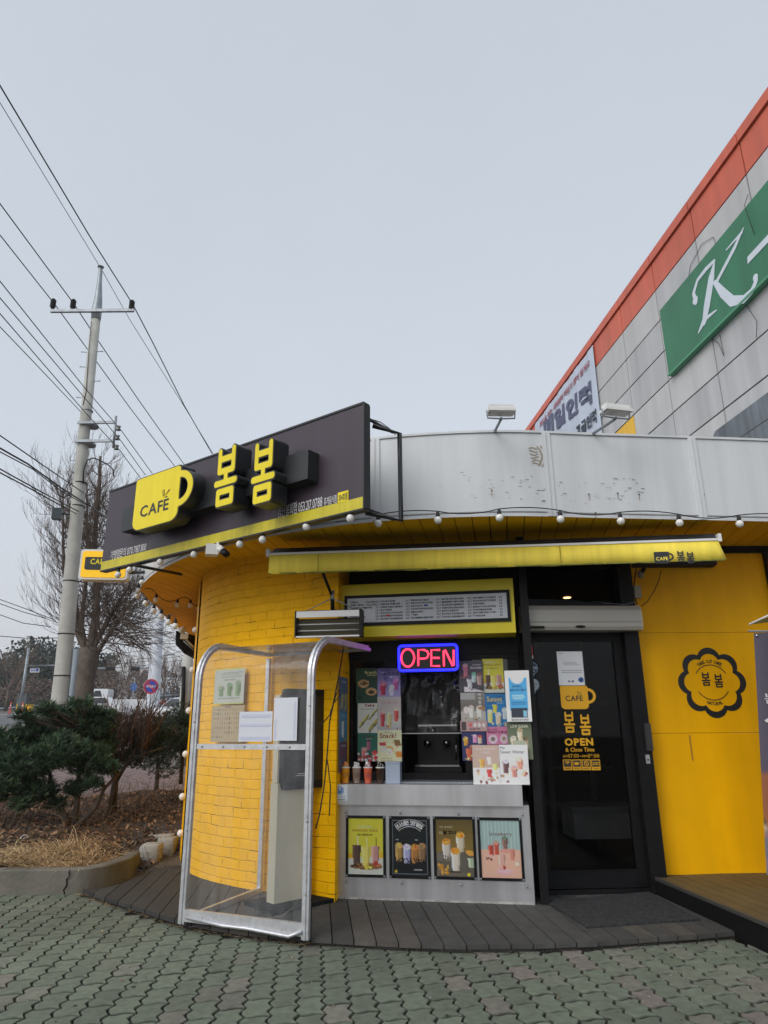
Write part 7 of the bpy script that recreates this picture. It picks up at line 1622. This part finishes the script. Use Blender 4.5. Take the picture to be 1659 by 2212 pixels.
# ------------------------------------------------------------------ bare trees
def grow(mb, p, d, L, r, lev, maxlev, spread, up, nkid, cnt, minr=.004, sides=5):
    if cnt[0] <= 0: return
    n = 4; P = [p]; R_ = [r]; q = p.copy(); dd = d.copy()
    for i in range(n):
        dd = dd + A(random.gauss(0, .09), random.gauss(0, .09), random.gauss(0, .06) + up * .10); dd /= np.linalg.norm(dd); q = q + dd * L / n; P.append(q.copy()); R_.append(max(minr * .6, r * (1 - .62 * (i + 1) / n)))
    mb.tube(P, R_, sides if lev < 2 else 3, 0, caps=False); cnt[0] -= 1
    if lev >= maxlev: return
    k = nkid[min(lev, len(nkid) - 1)]
    for i in range(k):
        t = random.uniform(.25, 1.0) if lev else random.uniform(.45, 1.0); j = min(int(t * n), n - 1); b = P[j] + (P[j + 1] - P[j]) * (t * n - j)
        a = A(random.gauss(0, 1), random.gauss(0, 1), random.gauss(0, 1)); a -= dd * (a @ dd); a /= np.linalg.norm(a); nd = dd * math.cos(spread) + a * math.sin(spread) + A(0, 0, up * .28); nd /= np.linalg.norm(nd)
        grow(mb, b, nd, L * random.uniform(.45, .75), max(minr, R_[j] * .52), lev + 1, maxlev, spread * random.uniform(.8, 1.15), up, nkid, cnt, minr, sides)
mTreeBark = M('tree_bark', (.115, .092, .074), .95, noise=(5, .3), bump=(14, .9, .03))
YT = 24.0
def tp(x, y): return aty(x, y, YT)
tb = tp(180, 1500); tree = thing('bare_tree', 'large pruned bare ginkgo tree with upright shoots behind the concrete pole', 'tree', (tb[0], YT, gz(0, YT)))
tr_ = MB(); P = [A(tb[0] - .05, YT, gz(0, YT) - .1), tp(179, 1520), tp(182, 1490), tp(186, 1460), tp(192, 1430), tp(192, 1400)]; tr_.tube(P, [.36, .33, .31, .30, .34, .33], 14); tr_.build('trunk', mTreeBark, tree)
mb = MB(); limbs = [([(190, 1410), (168, 1370), (158, 1310), (150, 1240), (143, 1170), (140, 1080)], .14), ([(193, 1405), (205, 1340), (208, 1270), (203, 1180), (213, 1060), (216, 985)], .17), ([(196, 1410), (225, 1350), (252, 1300), (275, 1260)], .11), ([(200, 1425), (232, 1375), (262, 1330), (290, 1292)], .10), ([(186, 1400), (178, 1350), (186, 1290), (196, 1200), (190, 1110)], .11), ([(204, 1290), (222, 1240), (240, 1180), (246, 1120), (252, 1050)], .08), ([(160, 1330), (140, 1270), (128, 1200), (122, 1130), (118, 1040)], .08), ([(205, 1250), (196, 1160), (200, 1050)], .08)]
cnt = [9000]
tw = MB()
for pl, r in limbs:
    off = random.uniform(-.9, .9); Q = [tp(x, y) + A(0, off * i / len(pl), 0) for i, (x, y) in enumerate(pl)]; Q = crom(Q, 3); n = len(Q); mb.tube(Q, [r * (1 - .70 * i / (n - 1)) for i in range(n)], 8)
    for q in range(54):
        t = random.uniform(.16, 1.0); j = int(t * (n - 1)); j = min(j, n - 2); b = Q[j]; out_ = A(random.gauss(0, 1), random.gauss(0, 1), 0); out_ /= np.linalg.norm(out_); el = random.uniform(-.15, .75)
        dr_ = out_ * math.cos(el) + A(0, 0, math.sin(el)); grow(tw, b, dr_, random.uniform(.7, 1.8) * (1.15 - .3 * t), .015, 1, 3, .42, 1.15, [3, 4, 4], cnt, .0055)
mb.build('limb', mTreeBark, tree); tw.build('crown', M('twig_brown', (.10, .07, .052), .9), tree)
# low drooping shoots on the right of the crown
tw = MB(); cnt = [600]
for q in range(60):
    b = tp(random.uniform(200, 285), random.uniform(1300, 1400)); grow(tw, b, A(random.uniform(.2, 1), random.gauss(0, .5), random.uniform(-.5, .3)), random.uniform(.8, 1.8), .02, 1, 3, .45, -.25, [3, 3, 2], cnt, .0065)
for q in range(40):
    b = tp(random.uniform(100, 165), random.uniform(1230, 1370)); grow(tw, b, A(random.uniform(-1, -.3), random.gauss(0, .5), random.uniform(-.1, .5)), random.uniform(.8, 1.6), .02, 1, 3, .45, .3, [3, 3, 2], cnt, .0065)
tw.build('crown', MATS['twig_brown'], tree)
# prototypes for the far row
protos = []
for k in range(3):
    t = local_thing('bare_tree', 'x', 'tree', 'bare trees along the far road'); mb = MB(); mb.tube([A(0, 0, -.3), A(.05, 0, 1.2), A(.0, .05, 2.4)], [.17, .14, .11], 6); mb.build('trunk', mTreeBark, t)
    tw = MB(); cnt = [420]
    for q in range(13):
        a = random.uniform(0, 6.3); grow(tw, A(.02, .02, random.uniform(1.6, 2.6)), A(math.cos(a) * .7, math.sin(a) * .7, 1), random.uniform(1.8, 3.0), .06, 0, 3, .5, .7, [3, 4, 3], cnt, .016, 4)
    tw.build('crown', M('twig_far', (.17, .125, .10), .95), t); protos.append(t)
spots = [(10, 1545, 76, 1.15, 'bare brown tree at the far left edge beyond the road'), (262, 1500, 95, 1.0, 'bare far tree left of the no-parking sign'), (280, 1502, 105, .95, 'slim bare far tree just left of the white pole'), (305, 1505, 90, 1.0, 'bare far tree directly behind the no-parking sign'), (352, 1512, 80, .95, 'bare far tree right of the white pole'), (372, 1510, 84, .95, 'bare far tree behind the white car'), (392, 1508, 88, .9, 'bare far tree beside the yellow wall'), (240, 1500, 98, 1.0, 'bare far tree right of the big trunk'), (225, 1500, 92, .9, 'bare far tree close to the big trunk'), (322, 1508, 100, 1.0, 'bare far tree left edge of the white pole'), (158, 1515, 92, .8, 'bare far tree between the concrete pole and the big trunk'), (45, 1540, 88, .8, 'small bare tree left of the traffic pole')]
for i, (x, y, Y, sc_, lab) in enumerate(spots):
    pr = protos[i % 3]; o = pr if i < 3 else copy_tree(pr); q = aty(x, y, Y); o.location = (q[0], Y, gz(0, Y)); o.rotation_euler = (0, 0, i * 1.3); o.scale = (sc_,) * 3; o['label'] = lab; o['group'] = 'bare trees along the far road'

# ------------------------------------------------------------------ far woods, banks, rail
mFar = M('far_foliage', attr=True, rough=.9)
def leafmass(name, x0, x1, Y0, Y1, hfun, n, s, cols):
    mb = MB()
    for q in range(n):
        Y = random.uniform(Y0, Y1); X = random.uniform(x0, x1) * Y / Y0; h = hfun(X, Y); z = gz(0, Y) + h * random.random() ** .6
        c = random.choice(cols); g = random.uniform(.6, 1.2); cc = tuple(k * g for k in c); a = A(*[random.gauss(0, 1) for _ in range(3)]); a /= np.linalg.norm(a); b = X3(a, A(*[random.gauss(0, 1) for _ in range(3)])); b /= np.linalg.norm(b); ss = s * random.uniform(.5, 1.3); p = A(X, Y, z)
        mb.add([p + a * ss, p + b * ss * .6, p - a * ss, p - b * ss * .6], [(0, 1, 2, 3)], 0, cc)
    return struct(mb.build(name, mFar), 'stuff')
hf = lambda X, Y: 6.4 + 2.2 * math.sin(X * .21) + 1.2 * math.sin(X * .83 + 1) + .8 * math.sin(X * 2.3) - max(0, (X + 44) * .22)
leafmass('evergreen_wood', -80, -38, 100, 122, hf, 46000, .30, [(.035, .052, .038), (.045, .062, .042), (.03, .043, .033), (.055, .055, .045)])
leafmass('brown_undergrowth', -80, -20, 84, 92, lambda X, Y: 3.0 + .6 * math.sin(X * .7) + .3 * math.sin(X * 2.1), 16000, .15, [(.15, .10, .085), (.19, .13, .11), (.11, .085, .07)])
leafmass('brown_woodland', -52, 0, 150, 190, lambda X, Y: 6.5 + 1.4 * math.sin(X * .3) + 1.0 * math.sin(X * .9), 20000, .32, [(.16, .12, .11), (.13, .105, .10), (.19, .15, .14)])
leafmass('verge_bush', -50, -46, 74, 80, lambda X, Y: 2.6, 2600, .16, [(.05, .075, .035), (.07, .10, .05), (.035, .055, .03)])
struct(MB().add([(-300, 300, 5), (300, 300, 5), (300, 330, 18), (120, 330, 22), (20, 330, 17), (-60, 330, 20), (-160, 330, 26), (-300, 330, 30)], [tuple(range(8))]).build('hills', M('far_hill', (.17, .17, .17), .95, noise=(.05, .15))))
hw = thing('warehouse', 'long pale blue-white warehouse far off between the bare trees', 'building', (-38, 135, gz(0, 135)))
q0, q1 = aty(352, 1505, 128), aty(412, 1472, 128); MB().box(((q0[0] + q1[0]) / 2 + 3, 131, (q0[2] + q1[2]) / 2), (abs(q1[0] - q0[0]) + 8, 6, abs(q1[2] - q0[2]) + 1.5)).build('wall', M('warehouse_wall', (.55, .62, .66), .6, noise=(.3, .08)), hw)
MB().box(((q0[0] + q1[0]) / 2 + 3, 127.9, q0[2] + .2), (abs(q1[0] - q0[0]) + 8, .3, .8)).build('band', M('warehouse_blue', (.12, .33, .48), .6), hw)
def rail(lab, xa, ya, xb, yb, Ya, Yb):
    a, b = aty(xa, ya, Ya), aty(xb, yb, Yb); t = thing('guard_rail', lab, 'guard rail', (a[0], Ya, a[2] - .7)); mb = MB(); mb.tube([a, b], .14, 4); mb.build('beam', mGalv, t); n = 14
    for i in range(n): p = a + (b - a) * i / (n - 1); MB().tube([p, p - A(0, 0, .8)], .06, 5).build('post', mGalv, t)
rail('grey guard rail along the far left verge of the road', -60, 1537, 128, 1521, 72, 84)
rail('grey guard rail along the far right verge behind the cars', 315, 1506, 420, 1500, 74, 95)

# ------------------------------------------------------------------ street furniture
def spole(name, lab, cat, x, ytop, ybase, Y, r, mt): t_ = aty(x, ytop, Y); b_ = aty(x - .0, ybase, Y); t = thing(name, lab, cat, (t_[0], Y, gz(0, Y))); MB().tube([A(t_[0], Y, gz(0, Y)), A(t_[0] + .0, Y, t_[2])], [r, r * .7], 10).build('pole', mt, t); return t, t_
mWP = M('white_pole', (.62, .66, .72), .45, noise=(1, .06))
t = thing('lamp_post', 'tall pale steel post with lamp arm rising behind the no-parking sign', 'lamp post', aty(330, 1520, 40)); b_, t_ = aty(329, 1540, 40), aty(344, 1320, 40); MB().tube([b_ - A(0, 0, 1), b_, t_, t_ + (t_ - b_) * .2], [.40, .38, .30, .26], 12).build('pole', mWP, t)
la, lb = aty(340, 1437, 60), aty(368, 1415, 60)
t, tt = spole('lamp_post', 'thin distant street lamp arm right of the pale post', 'lamp post', 339, 1424, 1500, 62, .12, mGalv); MB().tube([aty(339, 1424, 62), aty(352, 1416, 62), aty(368, 1414, 62)], .07, 5).build('arm', mGalv, t); MB().box(aty(366, 1414, 62), (.9, .3, .12)).build('lamp_head', mGalv, t)
for (x, y) in ((338, 1380), (326, 1392)):
    pass
t, tt = spole('utility_pole', 'distant utility pole with two small cross-arms by the pale post', 'utility pole', 331, 1370, 1500, 75, .16, mPC)
for y in (1380, 1392): q = aty(331, y, 75); MB().box(q, (1.9, .12, .12)).build('cross_arm', mBlack, t); [MB().box(q + A(d, 0, .18), (.12, .12, .3)).build('insulator', mBlack, t) for d in (-.8, .8)]
# no parking sign
YN = 30; c = aty(326, 1483, YN); rr_ = 16.5 / 1484 * YN * .97
t = thing('road_sign', 'round red and blue no-parking sign with white Korean letters', 'road sign', (c[0], YN, gz(0, YN)))
fn = Fr((c[0], YN, c[2]), (1, 0, 0)); mb = MB()
for s_, d_, mi in ((1, .0, 2), (.95, .006, 0), (.72, .010, 1)): mb.shape(fn, DISC, 0, 0, rr_ * s_, rr_ * s_, d_ - .006, d_, mi)
u = rr_ * .70; w_ = rr_ * .11; mb.add([fn.P(-u * .707 - w_, u * .707 - w_, .013), fn.P(u * .707 - w_, -u * .707 - w_, .013), fn.P(u * .707 + w_, -u * .707 + w_, .013), fn.P(-u * .707 + w_, u * .707 + w_, .013)], [(0, 1, 2, 3)], 0)
mb.text(fn, '주차금지', -rr_ * .60, -rr_ * .18, rr_ * .60, rr_ * .20, .016, 2, bold=.04); mb.build('sign_face', [M('sign_red', rgb(178, 36, 62), .4), M('sign_blue', rgb(34, 66, 170), .4), M('sign_rim', rgb(206, 190, 196), .4)], t)
MB().tube([A(c[0], YN + .04, gz(0, YN)), A(c[0], YN + .04, c[2] + rr_ * .6)], .04, 8).build('pole', mGalv, t)
# traffic pole, arm, blue street sign
YA = 66; t, tt = spole('traffic_pole', 'leaning grey traffic pole with long arm and blue street sign at left', 'traffic pole', 62, 1400, 1548, YA, .16, mGalv)
MB().tube([aty(62, 1438, YA), aty(180, 1437, YA)], .07, 6).build('arm', mGalv, t)
q = aty(75, 1447.5, YA - .3); fs_ = Fr(tuple(q), (1, 0, 0)); hw_, hh_ = 9.5 / 1484 * YA, 4.6 / 1484 * YA
mb = MB(); mb.slab(fs_, -hw_, -hh_, hw_, hh_, -.03, 0, 1); mb.slab(fs_, -hw_ + .06, -hh_ + .06, hw_ - .06, hh_ - .06, 0, .01, 0); mb.text(fs_, '봉산로', -hw_ * .7, -hh_ * .1, hw_ * .35, hh_ * .6, .015, 1, bold=.03); mb.quad(fs_, -hw_ * .7, -hh_ * .55, hw_ * .35, -hh_ * .4, .015, 1); mb.build('street_sign', [M('street_blue', rgb(30, 50, 130), .4), mWhite], t)
q = aty(62, 1538, YA); MB().tube([q - A(0, 0, .5), q + A(0, 0, .5)], .18, 8).build('yellow_band', mYellow, t)
YS = 72; t = thing('traffic_signal', 'horizontal signal arm with dark signal boxes and two round discs over the road', 'traffic signal', aty(335, 1540, YS)); a, b = aty(152, 1444, YS), aty(335, 1443, YS); MB().tube([a, b], .07, 6).build('arm', mGalv, t)
MB().tube([b, A(b[0], YS, gz(0, YS))], .14, 8).build('pole', mGalv, t)
for x in (168, 239, 292): MB().box(aty(x, 1445, YS - .2), (16 / 1484 * YS, .3, .36)).build('signal_box', mBlack, t)
for x in (256, 271): cq = aty(x, 1443, YS - .2); fd = Fr(tuple(cq), (1, 0, 0)); MB().shape(fd, DISC, 0, 0, .34, .34, -.03, 0).build('disc', M('disc_grey', (.5, .5, .5), .5), t)
# concrete pole and folded side awning beside the yellow wall
t, tt = spole('utility_pole', 'grey concrete pole half hidden behind the left edge of the yellow wall', 'utility pole', 409, 1390, 1600, 17.0, .16, mPC)
MB().tube([aty(397, 1440, 16.8), aty(396, 1500, 16.8), aty(392, 1560, 16.8), aty(390, 1600, 16.8)], .05, 6).build('duct', mBlack, t); MB().tube([aty(400, 1618 - 50, 16.8), aty(392, 1627 - 60, 16.8)], .06, 5).build('hook', mBlack, t)
sa = aty(395, 1390, 9.6); t = thing('side_awning', 'folded black side awning with cream end gear under the left eave', 'awning', sa)
P = [aty(380, 1362, 9.5), aty(379, 1392, 9.5), aty(398, 1412, 9.5), aty(420, 1424, 9.5), aty(420, 1400, 9.6), aty(404, 1370, 9.6)]
mb = MB(); k = len(P); vs = P + [p + A(.18, .9, 0) for p in P]; mb.add(vs, [tuple(range(k))[::-1], tuple(range(k, 2 * k))] + [(i, (i + 1) % k, (i + 1) % k + k, i + k) for i in range(k)]); mb.build('hood', mBlackMatte, t)
mb = MB(); q = aty(394, 1361, 9.35); mb.lathe(q, [(.045, -.02), (.05, 0), (.045, .02)], 16, axis=(0, -1, 0)); mb.lathe(q, [(.02, .0), (.02, .04)], 8, axis=(0, -1, 0)); mb.build('gear_wheel', mCream, t)
MB().box(aty(398, 1375, 9.35), (.10, .05, .07), .2).build('gear_box', mCream, t); MB().tube([aty(398, 1378, 9.4), aty(418, 1398, 9.4)], .014, 6).build('arm', mCream, t); MB().tube([aty(396, 1384, 9.4), aty(418, 1404, 9.4)], .010, 6).build('arm', mGalv, t)
# striped barrier and control cabinet
YB = 72; q = aty(46, 1539, YB); t = thing('striped_barrier', 'yellow and black striped concrete barrier at the far left', 'barrier', (q[0], YB, gz(0, YB))); fb = Fr((q[0], YB, q[2]), (1, 0, 0)); w_ = 12 / 1484 * YB; h_ = 17 / 1484 * YB
mb = MB(); mb.slab(fb, -w_, -.3, w_, h_, -1.2, 0)
for i in range(4):
    a = -w_ + i * w_ * .52; mb.add([fb.P(a, 0, .01), fb.P(a + w_ * .26, 0, .01), fb.P(min(a + w_ * .55, w_), h_, .01), fb.P(a + w_ * .29, h_, .01)], [(0, 1, 2, 3)], 1)
mb.build('block', [M('barrier_yellow', rgb(200, 160, 40), .7, noise=(2, .15)), mBlack], t)
q = aty(49, 1520, YB + 3); t = tag(MB().box(q + A(0, 0, 0), (1.0, .8, 1.7)).box(q + A(0, 0, .9), (1.1, .9, .1)).build('control_cabinet', M('cabinet_dark', (.06, .08, .08), .5)), 'dark roadside control cabinet behind the striped barrier', 'cabinet')
# delineator posts
mPost = M('post_orange', rgb(206, 62, 40), .5); proto = local_thing('delineator_post', 'x', 'traffic post', 'orange delineator posts on the road')
MB().lathe((0, 0, 0), [(.14, 0), (.14, .04), (.045, .06), (.04, .78), (.02, .8)], 10).build('post', mPost, proto); MB().lathe((0, 0, .5), [(.047, 0), (.047, .1)], 10).build('reflector', mWhite, proto)
for i, (x, Y, lab) in enumerate(((337, 60, 'leftmost of the orange posts right of the pale post'), (345, 62, 'second orange post right of the pale post'), (354, 64, 'third orange post near the road centre'), (365, 66, 'fourth orange post, left of the white car'), (371, 68, 'fifth orange post, just left of the white car'), (386, 62, 'rightmost orange post under the blue van'), (22, 66, 'lone orange post at the far left kerb'), (48, 64, 'orange post beside the striped barrier'))):
    o = proto if i == 0 else copy_tree(proto); q = aty(x, 1530, Y); o.location = (q[0], Y, gz(0, Y)); o.scale = (1.25,) * 3; o['label'] = lab; o['group'] = 'orange delineator posts on the road'
# blue pictogram sign far off
q = aty(289, 1484, 70); t = thing('road_sign', 'tiny blue round sign on a thin pole between the bare trees', 'road sign', (q[0], 70, gz(0, 70))); fd = Fr(tuple(q), (1, 0, 0)); MB().shape(fd, DISC, 0, 0, .32, .40, -.03, 0).build('sign_face', M('street_blue2', rgb(60, 90, 150), .4), t); MB().tube([q + A(0, .05, .9), A(q[0], 70.05, gz(0, 70))], .05, 6).build('pole', mGalv, t)

# ------------------------------------------------------------------ vehicles
def vehicle(name, lab, cat, x, Y, rz, paint, kind):
    q = aty(x, 1520, Y); t = thing(name, lab, cat, (q[0], Y, gz(0, Y) + .012), rz)
    inv = ROOT_INV[t.name].inverted()
    L, W_, H_, hood, cab0, cab1 = {'suv': (4.6, 1.85, 1.65, .95, -.95, 2.2), 'sedan': (4.6, 1.8, 1.42, .88, -.8, 1.45), 'van': (5.1, 1.95, 2.05, 1.15, -1.7, 2.5), 'truck': (5.1, 1.75, 2.0, .95, -2.3, -.9)}[kind]
    def T(p): return tuple(inv @ Vector(p))
    # profile along x (front = -x), extruded in y with tumblehome
    h2 = hood; pr = [(-L / 2, .35), (-L / 2 + .05, h2 * .78), (-L / 2 + .25, h2 * .92), (cab0 - .25, h2), (cab0 + .45, H_ * .96), (cab0 + .9, H_), (cab1 - .6, H_), (cab1 - .05, h2 + .05), (L / 2 - .1, h2 * .95), (L / 2, h2 * .8), (L / 2, .35)]
    if kind == 'truck': pr = [(-L / 2, .35), (-L / 2 + .02, 1.1), (-L / 2 + .35, H_ * .97), (-L / 2 + .6, H_), (cab1, H_), (cab1 + .05, .75), (L / 2, .75), (L / 2, .45)]
    mb = MB(); vs = []; n = len(pr)
    for y, k in ((-W_ / 2, 0), (W_ / 2, 1)):
        for px_, pz in pr: yy = y * (1 - .16 * max(0, (pz - h2) / max(H_ - h2, .1))); vs.append(T((px_, yy, pz)))
    mb.add(vs, [tuple(range(n)), tuple(range(n, 2 * n))[::-1]] + [(i, (i + 1) % n, (i + 1) % n + n, i + n) for i in range(n)]); bo = mb.build('body', paint, t)
    mb = MB(); k = (H_ - h2)
    for sg_ in (-1, 1):
        y0 = sg_ * (W_ / 2 * (1 - .16 * .15) + .012); y1 = sg_ * (W_ / 2 * (1 - .16 * .85) + .012)
        mb.add([T(p) for p in ((cab0 + .0 + (.0 if kind != 'truck' else .1), y0, h2 + k * .12), (cab1 - .25, y0, h2 + k * .12), (cab1 - .55, y1, h2 + k * .86), (cab0 + .45, y1, h2 + k * .86))], [(0, 1, 2, 3)])
    ww = W_ / 2 * .82; mb.add([T(p) for p in ((cab0 - .22, -ww, h2 + .06), (cab0 - .22, ww, h2 + .06), (cab0 + .42, ww * .9, H_ * .93), (cab0 + .42, -ww * .9, H_ * .93))], [(0, 1, 2, 3)]); mb.v = [tuple(A(*p)) for p in mb.v]
    w_o = mb.build('window', M('car_glass', (.02, .025, .03), .08), t); w_o.location = (-.02, 0, .012)
    for px_ in (-L / 2 + .85, L / 2 - .9):
        for sy in (-1, 1):
            wb = MB(); wb.lathe(T((px_, sy * (W_ / 2 - .19), .33)), [(.33, -.1), (.335, 0), (.33, .1)], 16, axis=tuple((inv.to_3x3() @ Vector((0, sy, 0))))); wo = wb.build('wheel', mBlackMatte, t)
            wb = MB(); wb.lathe(T((px_, sy * (W_ / 2 - .085), .33)), [(.2, -.01), (.19, .01), (.05, .015)], 12, axis=tuple((inv.to_3x3() @ Vector((0, sy, 0))))); wb.build('rim', mGalv, wo)
    for sy in (-1, 1): MB().add([T((-L / 2 - .01, sy * W_ * .46, h2 * .60)), T((-L / 2 - .01, sy * W_ * .28, h2 * .60)), T((-L / 2 + .04, sy * W_ * .28, h2 * .78)), T((-L / 2 + .04, sy * W_ * .46, h2 * .78))], [(0, 1, 2, 3)]).build('headlight', M('headlight', (.7, .7, .7), .1), t)
    if kind == 'truck':
        mb = MB(); [mb.add([T(p) for p in ((x0, y0, .76), (x1, y1, .76), (x1, y1, 1.2), (x0, y0, 1.2))], [(0, 1, 2, 3)]) for x0, y0, x1, y1 in ((cab1 + .1, -W_ / 2, L / 2, -W_ / 2), (L / 2, -W_ / 2, L / 2, W_ / 2), (L / 2, W_ / 2, cab1 + .1, W_ / 2))]; mb.build('cargo_bed', paint, t)
    return t
mCW = M('car_white', (.62, .63, .65), .2, coat=.8); mCB = M('car_blue', (.035, .06, .16), .25, coat=.7)
vehicle('parked_car', 'white suv on the far road at the right, next to the blue van', 'car', 377, 98, R(60), mCW, 'suv')
vehicle('delivery_van', 'dark blue van beside the white suv on the far road', 'van', 392, 92, R(75), mCB, 'van')
vehicle('parked_car', 'white car nearer on the road, half hidden by the rightmost shrub', 'car', 400, 41, R(70), mCW, 'sedan')
vehicle('parked_car', 'white car roof seen over the pine shrub right of the concrete pole', 'car', 207, 52, R(5), mCW, 'sedan')
vehicle('pickup_truck', 'white truck seen over the shrubs left of the no-parking sign', 'truck', 262, 56, R(5), mCW, 'truck')

# ------------------------------------------------------------------ thin winter haze over the whole place
hz = bpy.data.materials.new('haze_air'); hz.use_nodes = True; n_ = hz.node_tree; n_.nodes.clear(); o_ = n_.nodes.new('ShaderNodeOutputMaterial'); v_ = n_.nodes.new('ShaderNodeVolumePrincipled')
v_.inputs['Color'].default_value = (.90, .92, .95, 1); v_.inputs['Density'].default_value = .0007; v_.inputs['Anisotropy'].default_value = .2
n_.links.new(v_.outputs[0], o_.inputs['Volume'])
mb = MB(); mb.box((0, 185, 17), (860, 510, 39)); o = struct(mb.build('haze', hz), 'stuff')
